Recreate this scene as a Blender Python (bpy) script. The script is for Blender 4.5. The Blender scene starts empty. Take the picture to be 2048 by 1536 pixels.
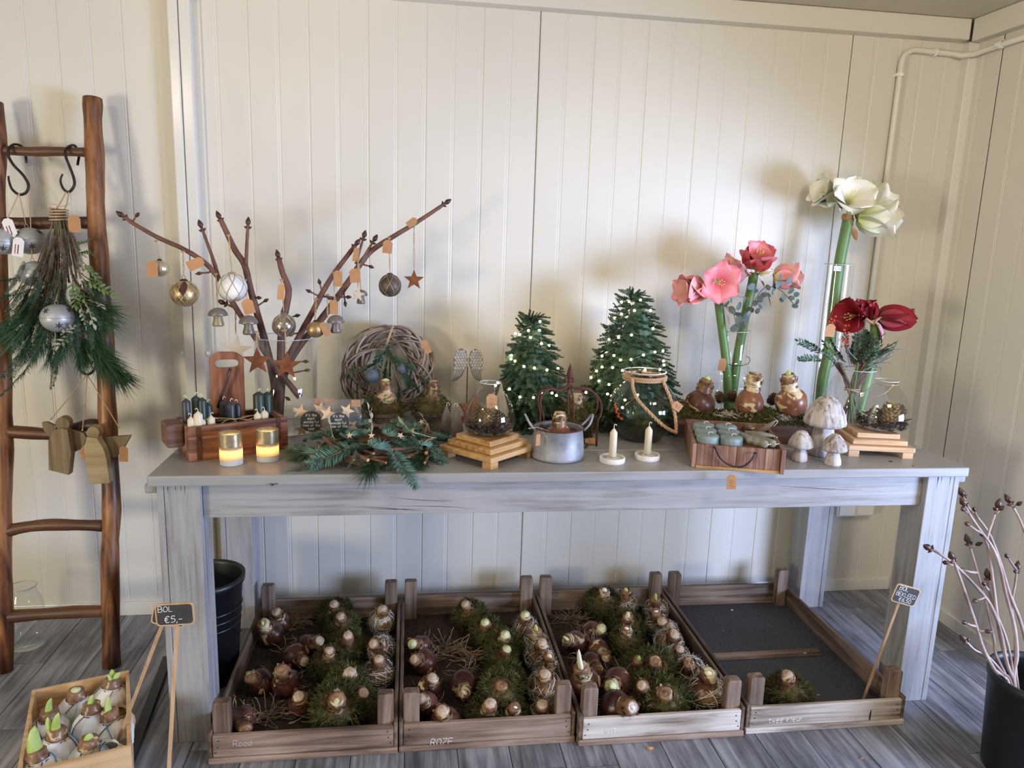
import bpy, math, random
from math import pi, sin, cos, sqrt, atan2, radians
from mathutils import Vector, Matrix, Quaternion, noise
V = Vector
C = bpy.context.scene.collection
SC = bpy.context.scene

# ---------------------------------------------------------------- camera
S = 1.42
PITCH, YAW, ROLL, FPX = 0.1917053, -0.1409104, 0.0328818, 1498.2
def cam_axes():
    cy, sy, cp, sp, cr, sr = cos(YAW), sin(YAW), cos(PITCH), sin(PITCH), cos(ROLL), sin(ROLL)
    right = V((cy, sy, 0)); fwd = V((-sy*cp, cy*cp, -sp)); up = right.cross(fwd)
    return right*cr + up*sr, -right*sr + up*cr, fwd
CR, CU, CF = cam_axes()
EYE = V((0, 0, S))
cam = bpy.data.cameras.new('camera'); co = bpy.data.objects.new('camera', cam); C.objects.link(co)
cam.sensor_fit = 'HORIZONTAL'; cam.sensor_width = 36; cam.lens = FPX/2048*36; cam.clip_start = 0.02
co.matrix_world = Matrix.Translation(EYE) @ Matrix((CR, CU, -CF)).transposed().to_4x4()
SC.camera = co

# ---------------------------------------------------------------- light
w = bpy.data.worlds.new('world'); SC.world = w; w.use_nodes = True
w.node_tree.nodes['Background'].inputs[0].default_value = (1.0, .93, .82, 1)
w.node_tree.nodes['Background'].inputs[1].default_value = 0.40
def area(name, loc, target, sx, sy, power, col, spread=180):
    l = bpy.data.lights.new(name, 'AREA'); l.shape = 'RECTANGLE'; l.size = sx; l.size_y = sy
    l.energy = power; l.color = col; l.spread = radians(spread)
    o = bpy.data.objects.new(name, l); C.objects.link(o); o.location = loc
    o.rotation_euler = (V(target)-V(loc)).to_track_quat('-Z', 'Y').to_euler()
    return o
area('daylight_door', (3.55, .0, .86), (.8, 2.6, .62), 1.3, 1.05, 100, (.50, .64, 1.0), 130)
area('ceiling_lamp', (-1.45, .35, 2.2), (-.2, 2.7, 1.0), .22, .22, 6, (1.0, .84, .64))
area('window_left', (-3.1, -.8, 1.0), (.2, 2.7, .9), .55, .7, 54, (1.0, .90, .72))
area('ceiling_lamp', (1.30, .45, 2.2), (1.7, 2.6, .9), .6, .4, 22, (1.0, .86, .68))
SC.view_settings.view_transform = 'Standard'; SC.view_settings.look = 'None'
SC.view_settings.exposure = 0.18; SC.view_settings.gamma = 1; SC.view_settings.use_curve_mapping = False
SC.cycles.use_denoising = True
SC.cycles.max_bounces = 8; SC.cycles.transparent_max_bounces = 24
SC.cycles.caustics_reflective = False; SC.cycles.caustics_refractive = False
SC.cycles.sample_clamp_indirect = 4

# ---------------------------------------------------------------- measuring
def ray(x, y): return CF + CR*((x-1024)/FPX) - CU*((y-768)/FPX)
def PY(x, y, Y): d = ray(x, y); return EYE + d*(Y/d.y)
def PZ(x, y, Z): d = ray(x, y); return EYE + d*((Z-S)/d.z)
def mpp(p): return (V(p)-EYE).dot(CF)/FPX

# ---------------------------------------------------------------- mesh builder
class MB:
    def __init__(s): s.v = []; s.f = []; s.m = []
    def add(s, vs, fs, mi=0, M=None):
        n = len(s.v)
        s.v += [tuple(M @ V(p)) for p in vs] if M else [tuple(p) for p in vs]
        s.f += [tuple(i+n for i in f) for f in fs]; s.m += [mi]*len(fs); return s
    def box(s, x0, y0, z0, x1, y1, z1, mi=0, M=None):
        return s.add([(x0,y0,z0),(x1,y0,z0),(x1,y1,z0),(x0,y1,z0),(x0,y0,z1),(x1,y0,z1),(x1,y1,z1),(x0,y1,z1)],
                     [(0,3,2,1),(4,5,6,7),(0,1,5,4),(1,2,6,5),(2,3,7,6),(3,0,4,7)], mi, M)
    def tube(s, pts, r, n=8, mi=0, cap=True, closed=False, flat=1.0):
        pts = [V(p) for p in pts]; k = len(pts)
        rs = list(r) if isinstance(r, (list, tuple)) else [r]*k
        up = None; vs = []
        for i, p in enumerate(pts):
            a = pts[i-1] if (i or closed) else p; b = pts[(i+1) % k] if (i < k-1 or closed) else p
            t = (b-a).normalized() if (b-a).length > 1e-9 else V((0, 0, 1))
            if up is None: up = t.orthogonal().normalized()
            else:
                up = up - t*up.dot(t); up = up.normalized() if up.length > 1e-6 else t.orthogonal().normalized()
            si = t.cross(up)
            for j in range(n):
                a_ = 2*pi*j/n; vs.append(p + up*(cos(a_)*rs[i]) + si*(sin(a_)*rs[i]*flat))
        fs = []
        for i in range(k if closed else k-1):
            for j in range(n):
                a, b = i*n, ((i+1) % k)*n; fs.append((a+j, a+(j+1) % n, b+(j+1) % n, b+j))
        if cap and not closed: fs += [tuple(range(n-1, -1, -1)), tuple((k-1)*n+j for j in range(n))]
        return s.add(vs, fs, mi)
    def lathe(s, prof, n=24, mi=0, M=None, fn=None, capb=False, capt=False, sx=1, sy=1):
        vs = []
        for i, (r, z) in enumerate(prof):
            for j in range(n):
                a = 2*pi*j/n; q = r*(fn(a, z, i) if fn else 1); vs.append((q*cos(a)*sx, q*sin(a)*sy, z))
        fs = [(i*n+j, i*n+(j+1) % n, (i+1)*n+(j+1) % n, (i+1)*n+j) for i in range(len(prof)-1) for j in range(n)]
        if capb: fs.append(tuple(range(n-1, -1, -1)))
        if capt: fs.append(tuple((len(prof)-1)*n+j for j in range(n)))
        return s.add(vs, fs, mi, M)
    def prism(s, pts, y0, y1, mi=0, M=None):      # outline in x,z; thickness along y
        k = len(pts)
        ar = sum(pts[i][0]*pts[(i+1) % k][1]-pts[(i+1) % k][0]*pts[i][1] for i in range(k))
        if ar < 0: pts = pts[::-1]
        return s.add([(x, y0, z) for x, z in pts]+[(x, y1, z) for x, z in pts],
                     [tuple(range(k)), tuple(range(2*k-1, k-1, -1))]+[(i, i+k, (i+1) % k+k, (i+1) % k) for i in range(k)], mi, M)
    def blade(s, p, d, l, wd, rnd, mi=0):
        d = d.normalized(); c = d.cross(V((rnd.uniform(-1,1), rnd.uniform(-1,1), rnd.uniform(-1,1))))
        c = c.normalized()*wd*.5 if c.length > 1e-5 else d.orthogonal()*wd*.5
        q = p+d*l*.45
        return s.add([p, q+c, p+d*l, q-c], [(0, 1, 2, 3)], mi)
    def ball(s, c, r, n=10, mi=0, sz=1, M=None):
        m = max(4, n//2+1); pr = [(max(1e-4, sin(pi*i/m))*r, -cos(pi*i/m)*r*sz) for i in range(m+1)]
        T = Matrix.Translation(V(c)); return s.lathe(pr, n, mi, (M @ T) if M else T)
    def mesh(s, name, mats, smooth=False):
        me = bpy.data.meshes.new(name); me.from_pydata(s.v, [], s.f)
        for m in (mats if isinstance(mats, (list, tuple)) else [mats]): me.materials.append(m)
        if any(s.m): me.polygons.foreach_set('material_index', s.m)
        if smooth: me.polygons.foreach_set('use_smooth', [True]*len(s.f))
        me.update(); return me

def obj(name, mb, mats=None, parent=None, smooth=False, bevel=0, M=None, label=None, kind=None, seg=2, auto=False):
    me = mb if isinstance(mb, bpy.types.Mesh) else mb.mesh(name, mats, smooth)
    o = bpy.data.objects.new(name, me); C.objects.link(o)
    if parent: o.parent = parent
    if M is not None: o.matrix_local = M
    if bevel:
        b = o.modifiers.new('bevel', 'BEVEL'); b.width = bevel; b.segments = seg; b.limit_method = 'ANGLE'
    if label: o['label'] = label
    if kind: o['kind'] = kind
    return o
def tag(o, label, cat, group=None):
    o['label'] = label; o['category'] = cat
    if group: o['group'] = group
    return o
def thing(name, label, cat, loc=(0,0,0), rz=0, group=None, rot=None):
    o = bpy.data.objects.new(name, None); C.objects.link(o); o.empty_display_size = .05
    o.location = loc
    o.rotation_euler = rot.to_euler() if rot is not None else (0, 0, rz)
    return tag(o, label, cat, group)
def struct(name, mb, mats, parent=None, **k):
    o = obj(name, mb, mats, parent, **k)
    if not parent: o['kind'] = 'structure'
    return o
def Rto(axis, spin=0):       # rotation taking +Z to axis
    return V((0, 0, 1)).rotation_difference(V(axis).normalized()).to_matrix().to_4x4() @ Matrix.Rotation(spin, 4, 'Z')
def RXto(axis, spin=0):      # rotation taking +X to axis
    return V((1, 0, 0)).rotation_difference(V(axis).normalized()).to_matrix().to_4x4() @ Matrix.Rotation(spin, 4, 'X')
T = Matrix.Translation
def smooth_path(pts, k=4):   # catmull-rom
    pts = [V(p) for p in pts]; P = [pts[0]*2-pts[1]]+pts+[pts[-1]*2-pts[-2]]; out = []
    for i in range(1, len(P)-2):
        for j in range(k):
            t = j/k; a, b, c, d = P[i-1:i+3]
            out.append(.5*((2*b)+(c-a)*t+(2*a-5*b+4*c-d)*t*t+(3*b-a-3*c+d)*t**3))
    return out+[pts[-1]]

# ---------------------------------------------------------------- materials
def nodes(name):
    m = bpy.data.materials.new(name); m.use_nodes = True; nt = m.node_tree
    return m, nt, nt.nodes['Principled BSDF']
def ramp(nt, src, stops):
    r = nt.nodes.new('ShaderNodeValToRGB'); e = r.color_ramp.elements
    while len(e) < len(stops): e.new(.5)
    for i, (p, c) in enumerate(stops): e[i].position = p; e[i].color = (*c, 1)
    nt.links.new(src, r.inputs[0]); return r.outputs[0]
def coords(nt, sc=(1,1,1), rnd=True):
    t = nt.nodes.new('ShaderNodeTexCoord'); mp = nt.nodes.new('ShaderNodeMapping'); mp.inputs['Scale'].default_value = sc
    nt.links.new(t.outputs['Object'], mp.inputs['Vector'])
    if rnd:
        oi = nt.nodes.new('ShaderNodeObjectInfo'); mu = nt.nodes.new('ShaderNodeMath'); mu.operation = 'MULTIPLY'
        mu.inputs[1].default_value = 37; nt.links.new(oi.outputs['Random'], mu.inputs[0]); nt.links.new(mu.outputs[0], mp.inputs['Location'])
    return mp.outputs[0]
def noise_tex(nt, vec, scale, detail=4, rough=.55, dist=0):
    n = nt.nodes.new('ShaderNodeTexNoise'); n.inputs['Scale'].default_value = scale; n.inputs['Detail'].default_value = detail
    n.inputs['Roughness'].default_value = rough; n.inputs['Distortion'].default_value = dist
    nt.links.new(vec, n.inputs['Vector']); return n.outputs['Fac']
def bump(nt, b, h, st=.3, d=.002):
    n = nt.nodes.new('ShaderNodeBump'); n.inputs['Strength'].default_value = st; n.inputs['Distance'].default_value = d
    nt.links.new(h, n.inputs['Height']); nt.links.new(n.outputs[0], b.inputs['Normal'])
def mat(name, c, rough=.5, metal=0, c2=None, scale=30, bmp=0, sc=(1,1,1), emis=None, es=0, spec=None, lo=.35, hi=.65, sss=0):
    m, nt, b = nodes(name)
    b.inputs['Base Color'].default_value = (*c, 1); b.inputs['Roughness'].default_value = rough; b.inputs['Metallic'].default_value = metal
    if spec is not None: b.inputs['Specular IOR Level'].default_value = spec
    if c2 or bmp:
        f = noise_tex(nt, coords(nt, sc), scale)
        if c2: nt.links.new(ramp(nt, f, [(lo, c), (hi, c2)]), b.inputs['Base Color'])
        if bmp: bump(nt, b, f, bmp)
    if emis: b.inputs['Emission Color'].default_value = (*emis, 1); b.inputs['Emission Strength'].default_value = es
    if sss: b.inputs['Subsurface Weight'].default_value = sss; b.inputs['Subsurface Radius'].default_value = (.01, .006, .004)
    return m
def wood(name, stops, axis='x', rough=.6, f=1.0, bmp=.35, knots=False):
    m, nt, b = nodes(name); sc = [55*f]*3; sc['xyz'.index(axis)] = 3.2*f
    v = coords(nt, sc); n1 = noise_tex(nt, v, 1, 6, .62, .6)
    n2 = noise_tex(nt, coords(nt, [3.5*f]*3), 1, 3)
    mx = nt.nodes.new('ShaderNodeMath'); mx.operation = 'MULTIPLY_ADD'; mx.inputs[1].default_value = .6
    nt.links.new(n1, mx.inputs[0]); sb = nt.nodes.new('ShaderNodeMath'); sb.operation = 'MULTIPLY'; sb.inputs[1].default_value = .4
    nt.links.new(n2, sb.inputs[0]); nt.links.new(sb.outputs[0], mx.inputs[2])
    nt.links.new(ramp(nt, mx.outputs[0], [(.5+(q-.5)*.66, c_) for q, c_ in stops]), b.inputs['Base Color']); b.inputs['Roughness'].default_value = rough
    bump(nt, b, n1, bmp, .0015); return m
def glass(name, tint=(.985, .992, .99), base=.04, edge=.8, rough=.02, haze=0):
    m, nt, b = nodes(name); nt.nodes.remove(b)
    tr = nt.nodes.new('ShaderNodeBsdfTransparent'); tr.inputs[0].default_value = (*tint, 1)
    gl = nt.nodes.new('ShaderNodeBsdfGlossy'); gl.inputs['Roughness'].default_value = rough; gl.inputs[0].default_value = (.95, .97, 1, 1)
    lw = nt.nodes.new('ShaderNodeLayerWeight'); lw.inputs[0].default_value = .25
    lw.inputs[0].default_value = .5; pw = nt.nodes.new('ShaderNodeMath'); pw.operation = 'POWER'; pw.inputs[1].default_value = 3.2; nt.links.new(lw.outputs['Facing'], pw.inputs[0])
    p = nt.nodes.new('ShaderNodeMath'); p.operation = 'MULTIPLY_ADD'; p.inputs[1].default_value = edge; p.inputs[2].default_value = base
    nt.links.new(pw.outputs[0], p.inputs[0]); p.use_clamp = True
    mx = nt.nodes.new('ShaderNodeMixShader'); nt.links.new(p.outputs[0], mx.inputs[0]); nt.links.new(tr.outputs[0], mx.inputs[1]); nt.links.new(gl.outputs[0], mx.inputs[2])
    out = mx.outputs[0]
    if haze:
        d = nt.nodes.new('ShaderNodeBsdfDiffuse'); d.inputs[0].default_value = (.7, .72, .74, 1)
        m2 = nt.nodes.new('ShaderNodeMixShader'); m2.inputs[0].default_value = haze
        nt.links.new(out, m2.inputs[1]); nt.links.new(d.outputs[0], m2.inputs[2]); out = m2.outputs[0]
    nt.links.new(out, nt.nodes['Material Output'].inputs[0]); return m

M_wall = mat('wall_cream', (.69, .66, .585), .38, c2=(.72, .69, .61), scale=2, spec=.35)
M_trim = mat('trim_white', (.74, .72, .67), .22)
M_pipe = mat('pvc_cream', (.74, .72, .64), .35)
M_clip = mat('clip_white', (.85, .85, .82), .4)
M_ceil = mat('ceiling_grey', (.58, .55, .47), .6)
M_greyx = wood('greywash_x', [(.30, (.22, .21, .20)), (.48, (.33, .325, .325)), (.72, (.40, .395, .40))], 'x', .5)
M_greyz = wood('greywash_z', [(.30, (.22, .21, .20)), (.48, (.33, .325, .325)), (.72, (.40, .395, .40))], 'z', .55)
M_greyy = wood('greywash_y', [(.30, (.22, .21, .20)), (.48, (.33, .325, .325)), (.72, (.40, .395, .40))], 'y', .55)
M_top = wood('greywash_top', [(.2, (.25, .245, .24)), (.5, (.32, .315, .315)), (.8, (.36, .355, .36))], 'x', .36, bmp=.15)
M_crack = mat('dark_crack', (.02, .018, .02), .9)
M_floor = wood('vinyl_plank', [(.30, (.07, .072, .084)), (.45, (.15, .155, .18)), (.56, (.235, .245, .285)), (.76, (.40, .41, .46))], 'y', .36, bmp=.35, f=1.0)
M_gap = mat('floor_gap', (.03, .03, .035), .8)
M_rail = wood('varnished_rail', [(.36, (.035, .012, .006)), (.46, (.13, .045, .015)), (.56, (.28, .115, .04)), (.70, (.42, .21, .085))], 'z', .42, f=.5, bmp=.5)
M_rung = wood('varnished_rung', [(.30, (.03, .012, .006)), (.5, (.11, .042, .018)), (.75, (.25, .10, .035))], 'x', .45, f=.6, bmp=.5)
M_cratex = wood('crate_wood_x', [(.30, (.05, .03, .02)), (.44, (.15, .098, .068)), (.58, (.29, .205, .15)), (.78, (.46, .37, .29))], 'x', .75, bmp=.6, f=.8)
M_cratex2 = wood('crate_pale_x', [(.30, (.10, .07, .05)), (.43, (.32, .26, .215)), (.56, (.54, .48, .42)), (.74, (.70, .65, .59))], 'x', .75, bmp=.6, f=.8)
M_cratey = wood('crate_wood_y', [(.28, (.05, .03, .022)), (.45, (.12, .078, .055)), (.6, (.21, .145, .105)), (.8, (.33, .25, .19))], 'y', .8, bmp=.6, f=.8)
M_cratez = wood('crate_wood_z', [(.30, (.045, .027, .018)), (.44, (.125, .08, .056)), (.58, (.23, .16, .115)), (.78, (.38, .29, .22))], 'z', .75, bmp=.6, f=.8)
M_mesh = mat('dark_base', (.035, .035, .042), .7, c2=(.075, .075, .088), scale=260, bmp=.6)
M_soil = mat('soil', (.025, .016, .012), .95, c2=(.07, .045, .03), scale=120, bmp=.8)
M_iron = mat('black_iron', (.02, .018, .018), .45, .7, c2=(.05, .04, .036), scale=40, bmp=.3)
M_rust = mat('rust', (.14, .042, .014), .75, .2, c2=(.27, .095, .030), scale=45, bmp=.35)
M_rustd = mat('rust_dark', (.065, .026, .017), .8, .3, c2=(.14, .052, .030), scale=60, bmp=.5)
M_twine = mat('jute', (.42, .29, .17), .9, c2=(.55, .40, .25), scale=300, bmp=.5)
M_kraft = mat('kraft', (.43, .225, .10), .85, c2=(.48, .26, .125), scale=60)
M_ink = mat('ink', (.10, .05, .03), .9)
M_paperw = mat('white_card', (.80, .78, .80), .8)
M_redink = mat('red_ink', (.45, .05, .06), .8)
M_chalk = mat('chalk', (.85, .86, .85), .95)
M_chalkd = mat('chalk_faint', (.60, .58, .54), .95)
M_black = mat('black_plastic', (.012, .012, .014), .42)
M_board = mat('chalkboard', (.035, .033, .033), .75, c2=(.055, .05, .05), scale=25)
M_stick = wood('stick', [(.3, (.42, .25, .13)), (.6, (.62, .42, .26)), (.8, (.70, .50, .33))], 'z', .6)
M_pine = wood('pine_x', [(.3, (.42, .24, .11)), (.5, (.66, .43, .23)), (.75, (.76, .54, .32))], 'x', .55, bmp=.2)
M_pined = wood('pedestal', [(.3, (.30, .15, .05)), (.5, (.52, .30, .12)), (.75, (.66, .42, .20))], 'x', .4, bmp=.2)
M_pinel = wood('pedestal_light', [(.3, (.40, .22, .10)), (.5, (.64, .42, .24)), (.75, (.76, .55, .36))], 'x', .4, bmp=.2)
M_brick = wood('mould_wood', [(.36, (.035, .014, .010)), (.47, (.15, .055, .03)), (.57, (.32, .14, .075)), (.72, (.44, .24, .15))], 'x', .45, bmp=.5, f=.6)
M_brickz = wood('mould_wood_z', [(.3, (.13, .045, .025)), (.48, (.32, .13, .07)), (.62, (.47, .23, .14)), (.8, (.52, .30, .20))], 'z', .45, bmp=.5, f=.6)
M_draw = wood('drawer_wood', [(.3, (.10, .05, .035)), (.48, (.24, .12, .085)), (.62, (.36, .21, .15)), (.8, (.50, .36, .26))], 'z', .6, bmp=.5)
M_trough = wood('trough_wood', [(.3, (.05, .025, .02)), (.5, (.14, .075, .058)), (.75, (.24, .14, .11))], 'x', .65, bmp=.5)
M_greyw = wood('weathered', [(.30, (.07, .05, .04)), (.43, (.26, .22, .20)), (.54, (.50, .46, .44)), (.72, (.66, .63, .62))], 'z', .8, bmp=.9, f=1.2)
M_angel = wood('angel_wood', [(.3, (.10, .07, .035)), (.5, (.22, .165, .09)), (.75, (.34, .27, .16))], 'z', .7, bmp=.4, f=.7)
M_angel2 = wood('angel_wood_pale', [(.3, (.22, .16, .08)), (.5, (.40, .31, .17)), (.75, (.52, .42, .26))], 'x', .7, bmp=.4, f=.7)
M_branch = mat('brown_twig', (.085, .030, .020), .55, c2=(.19, .085, .058), scale=14, bmp=.5)
M_bud = mat('dark_bud', (.035, .012, .010), .4, c2=(.09, .035, .025), scale=60, bmp=.4)
M_stem2 = mat('grey_twig', (.22, .14, .12), .6, c2=(.50, .39, .35), scale=9, bmp=.5)
M_willow = mat('willow', (.20, .14, .11), .8, c2=(.42, .34, .29), scale=12, bmp=.5)
M_twig = mat('cut_twig', (.11, .052, .03), .8, c2=(.24, .13, .075), scale=20, bmp=.5)
M_cut = mat('cut_end', (.62, .36, .14), .7)
M_fir = mat('fir_green', (.030, .082, .042), .5, c2=(.075, .165, .095), scale=5, lo=.4, hi=.6)
M_firb = mat('fir_blue', (.06, .15, .11), .5, c2=(.19, .34, .27), scale=8, lo=.38, hi=.6)
M_firl = mat('fir_light', (.032, .080, .040), .5, c2=(.085, .165, .095), scale=8, lo=.4, hi=.6)
M_pineg = mat('pine_green', (.018, .060, .022), .5, c2=(.045, .115, .045), scale=5)
M_leaf = mat('leaf_green', (.06, .13, .03), .45, c2=(.16, .25, .08), scale=12)
M_leafd = mat('leaf_dark', (.03, .08, .045), .45, c2=(.07, .14, .08), scale=12)
M_leafp = mat('leaf_pale', (.30, .31, .20), .6, c2=(.46, .46, .33), scale=12)
M_euc = mat('eucalyptus', (.065, .10, .088), .6, c2=(.15, .20, .185), scale=15)
M_dry = mat('dried_grass', (.10, .085, .05), .9, c2=(.22, .19, .12), scale=12)
M_moss = mat('moss', (.030, .045, .008), .95, c2=(.095, .125, .028), scale=60, lo=.35, hi=.7)
M_mossb = mat('moss_brown', (.075, .05, .018), .95, c2=(.17, .12, .05), scale=60)
M_lich = mat('lichen', (.13, .17, .155), .9, c2=(.22, .25, .23), scale=60)
M_root = mat('roots', (.20, .13, .08), .8, c2=(.40, .28, .19), scale=20)
M_rootp = mat('pale_fibre', (.42, .35, .29), .8, c2=(.68, .60, .52), scale=20)
M_spr = mat('sprout_green', (.40, .56, .12), .45, c2=(.58, .68, .26), scale=30, sss=.2)
M_sprw = mat('sprout_white', (.78, .80, .55), .45, c2=(.86, .84, .70), scale=30)
M_cuttop = mat('cut_top', (.42, .30, .22), .85, c2=(.62, .50, .40), scale=250, bmp=.6)
M_cutg = mat('cut_green', (.50, .55, .22), .7, c2=(.70, .72, .45), scale=150)
def bulb_skin(name, dark, mid, cream, cut):
    m, nt, b = nodes(name); v = coords(nt, (30, 30, 8)); n1 = noise_tex(nt, v, 1, 5, .6, .5)
    c1 = ramp(nt, n1, [(.35, dark), (.65, mid)]); n2 = noise_tex(nt, coords(nt, (16, 16, 34)), 1, 3, .5, .8)
    msk = ramp(nt, n2, [(cut, (0, 0, 0)), (cut+.03, (1, 1, 1))])
    mx = nt.nodes.new('ShaderNodeMix'); mx.data_type = 'RGBA'; nt.links.new(msk, mx.inputs[0]); nt.links.new(c1, mx.inputs[6])
    mx.inputs[7].default_value = (*cream, 1); nt.links.new(mx.outputs[2], b.inputs['Base Color']); b.inputs['Roughness'].default_value = .32
    bump(nt, b, n1, .5, .002); return m
M_skin = bulb_skin('bulb_skin', (.035, .013, .011), (.14, .052, .034), (.60, .50, .27), .64)
M_skin2 = bulb_skin('bulb_skin_striped', (.15, .05, .028), (.30, .13, .065), (.68, .58, .36), .615)
M_neck = bulb_skin('bulb_neck', (.12, .055, .03), (.32, .19, .10), (.62, .52, .32), .56)
M_glass = glass('clear_glass'); M_glassd = glass('smoky_glass', (.93, .935, .93), .04, .6)
M_glassw = glass('worn_glass', (.97, .98, .98), .04, .6, .04, haze=.06)
M_cello = glass('cellophane', (.96, .96, .98), .05, .6, .12, haze=.05)
M_rim = mat('glass_rim', (.55, .58, .58), .1, spec=.9)
M_candg = mat('candle_green', (.025, .045, .036), .4); M_candk = mat('candle_slate', (.035, .042, .052), .4)
M_candi = mat('candle_ivory', (.74, .66, .50), .45, sss=.3); M_candt = mat('candle_teal', (.17, .24, .24), .5, c2=(.24, .31, .31), scale=50)
M_candy = mat('candle_olive', (.24, .24, .19), .45, sss=.2); M_candc = mat('candle_taupe', (.20, .17, .14), .6)
M_wick = mat('wick', (.82, .78, .72), .9)
M_gold = mat('antique_gold', (.30, .20, .09), .42, .75, c2=(.62, .44, .22), scale=40, bmp=.3)
M_silverg = mat('champagne', (.48, .40, .27), .38, .7, c2=(.70, .62, .45), scale=40)
M_bauw = mat('bauble_white', (.72, .71, .68), .5, c2=(.80, .79, .77), scale=40); M_baul = mat('bauble_groove', (.30, .26, .22), .7)
M_baud = mat('bauble_dark', (.075, .055, .042), .5, .3, c2=(.13, .10, .08), scale=40); M_baudl = mat('bauble_trace', (.45, .36, .24), .5, .4)
M_merc = mat('mercury', (.26, .22, .20), .22, .75, c2=(.40, .34, .30), scale=30)
M_greyg = mat('grey_glaze', (.17, .14, .125), .3, .2, c2=(.25, .21, .19), scale=20); M_olive = mat('olive_glaze', (.33, .28, .17), .35, .2)
M_starw = mat('pale_star', (.60, .52, .40), .7); M_starn = mat('natural_star', (.66, .47, .29), .7, c2=(.72, .54, .36), scale=60)
M_cap = mat('bronze_cap', (.09, .065, .045), .4, .8)
M_bell = mat('zinc_bell', (.34, .35, .36), .42, .35, c2=(.50, .51, .52), scale=14, bmp=.2); M_hole = mat('dark_hole', (.008, .008, .01), .9)
M_zinc = mat('zinc_bucket', (.20, .21, .235), .5, .25, c2=(.38, .39, .43), scale=16, bmp=.2)
M_wing = mat('wing_pewter', (.14, .12, .11), .5, .3, c2=(.20, .18, .165), scale=60); M_feath = mat('feather_pewter', (.36, .34, .32), .45, .3, c2=(.50, .48, .45), scale=90)
M_bluea = mat('blue_berry', (.075, .10, .15), .6, c2=(.13, .165, .225), scale=25)
M_pot = mat('pot_brown', (.10, .07, .06), .75, c2=(.19, .14, .12), scale=25, bmp=.4)
M_cone = mat('pinecone', (.13, .075, .04), .7, c2=(.27, .17, .09), scale=60)
M_coneg = mat('pinecone_gilt', (.34, .23, .10), .45, .3, c2=(.52, .38, .18), scale=60)
M_bark = mat('bark_chips', (.05, .03, .025), .9, c2=(.14, .09, .075), scale=70)
M_led = mat('led', (1, .85, .6), .4, emis=(1, .76, .42), es=26); M_wire = mat('led_wire', (.30, .26, .14), .4, .5)
M_white = mat('holder_white', (.68, .66, .62), .75, c2=(.80, .78, .74), scale=40, bmp=.4)
M_rope = mat('rope', (.45, .28, .16), .9, c2=(.58, .38, .23), scale=200, bmp=.5)
M_berry = mat('red_berry', (.55, .06, .02), .3)
M_stemg = mat('stem_green', (.085, .18, .045), .45, c2=(.15, .27, .085), scale=9, sc=(1, 1, .2))
M_spathe = mat('spathe', (.34, .17, .07), .7, c2=(.48, .28, .13), scale=20)
M_stamen = mat('stamen', (.72, .62, .28), .6)
def petal_mat(name, inner, outer, throat):
    m, nt, b = nodes(name)
    a = nt.nodes.new('ShaderNodeAttribute'); a.attribute_name = 'along'
    c = ramp(nt, a.outputs['Fac'], [(0, throat), (.30, inner), (.75, outer), (1, inner)])
    n = noise_tex(nt, coords(nt, (60, 60, 20)), 1, 3)
    mx = nt.nodes.new('ShaderNodeMix'); mx.data_type = 'RGBA'; mx.blend_type = 'MULTIPLY'; mx.inputs[0].default_value = .35
    nt.links.new(c, mx.inputs[6]); nt.links.new(ramp(nt, n, [(.3, (.75,)*3), (.7, (1, 1, 1))]), mx.inputs[7])
    nt.links.new(mx.outputs[2], b.inputs['Base Color']); b.inputs['Roughness'].default_value = .5
    b.inputs['Subsurface Weight'].default_value = .25; b.inputs['Subsurface Radius'].default_value = (.01, .005, .004)
    return m
M_ppink = petal_mat('petal_pink', (.78, .16, .20), (.84, .30, .31), (.66, .62, .30))
M_ppale = petal_mat('petal_pale_pink', (.86, .34, .36), (.90, .52, .48), (.66, .62, .35))
M_pwhite = petal_mat('petal_white', (.80, .80, .58), (.88, .87, .80), (.45, .52, .12))
M_pred = petal_mat('petal_red', (.25, .008, .018), (.32, .012, .022), (.16, .02, .015))
M_pmauve = petal_mat('petal_mauve', (.50, .16, .20), (.60, .26, .30), (.3, .1, .1))
# ---------------------------------------------------------------- room
YW, XR, ZC, ZT = 2.742, 2.083, 2.262, .787
rnd = random.Random(7)
# floor: vinyl planks laid towards the back wall
fb = MB().box(-2.6, -1.5, -.05, 5.2, YW+.1, -.004); floor = struct('floor', fb, M_gap)
PWD = .147; col = 0; x = -1.62
while x < 2.6:
    y = .62 - rnd.uniform(0, .9)
    while y < YW:
        y1 = min(y+.92, YW); y0 = max(y, .45)
        if y1 > y0+.03 and not (x > 2.15 and y0 > 1.1):
            pl = MB().box(x+.0012, y0+.0012, -.004, x+PWD-.0012, y1-.0012, rnd.uniform(0, .0004))
            obj('plank', pl, M_floor, floor)
        y += .92
    x += PWD
# back wall: ribbed sandwich panels
wb = struct('wall_back', MB().box(-2.6, YW+.004, 0, XR+.1, YW+.10, 2.5), M_wall)
def panel(x0, x1, name='panel', parent=None, ax=0, y0=None, z1=2.42):
    # ribbed sheet; ax 0 along x at y=YW, ax 1 along -y at x=XR
    n = max(1, round((x1-x0)/.0976)); pw = (x1-x0)/n; prof = []
    for i in range(n):
        a = x0+i*pw; o = .0009 if i % 2 else 0
        prof += [(a+.001, .0022), (a+.004, o), (a+pw-.011, o), (a+pw-.008, .0014), (a+pw-.005, .0010), (a+pw-.0035, .0010), (a+pw-.001, .0022)]
    vs = []; fs = []
    for (p, d) in prof:
        for z in (0.0, z1):
            vs.append((p, YW+d-.004, z) if ax == 0 else (XR+d-.004, y0-p, z))
    for i in range(len(prof)-1): fs.append((2*i, 2*i+2, 2*i+3, 2*i+1))
    return obj(name, MB().add(vs, fs), M_wall, parent)
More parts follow.
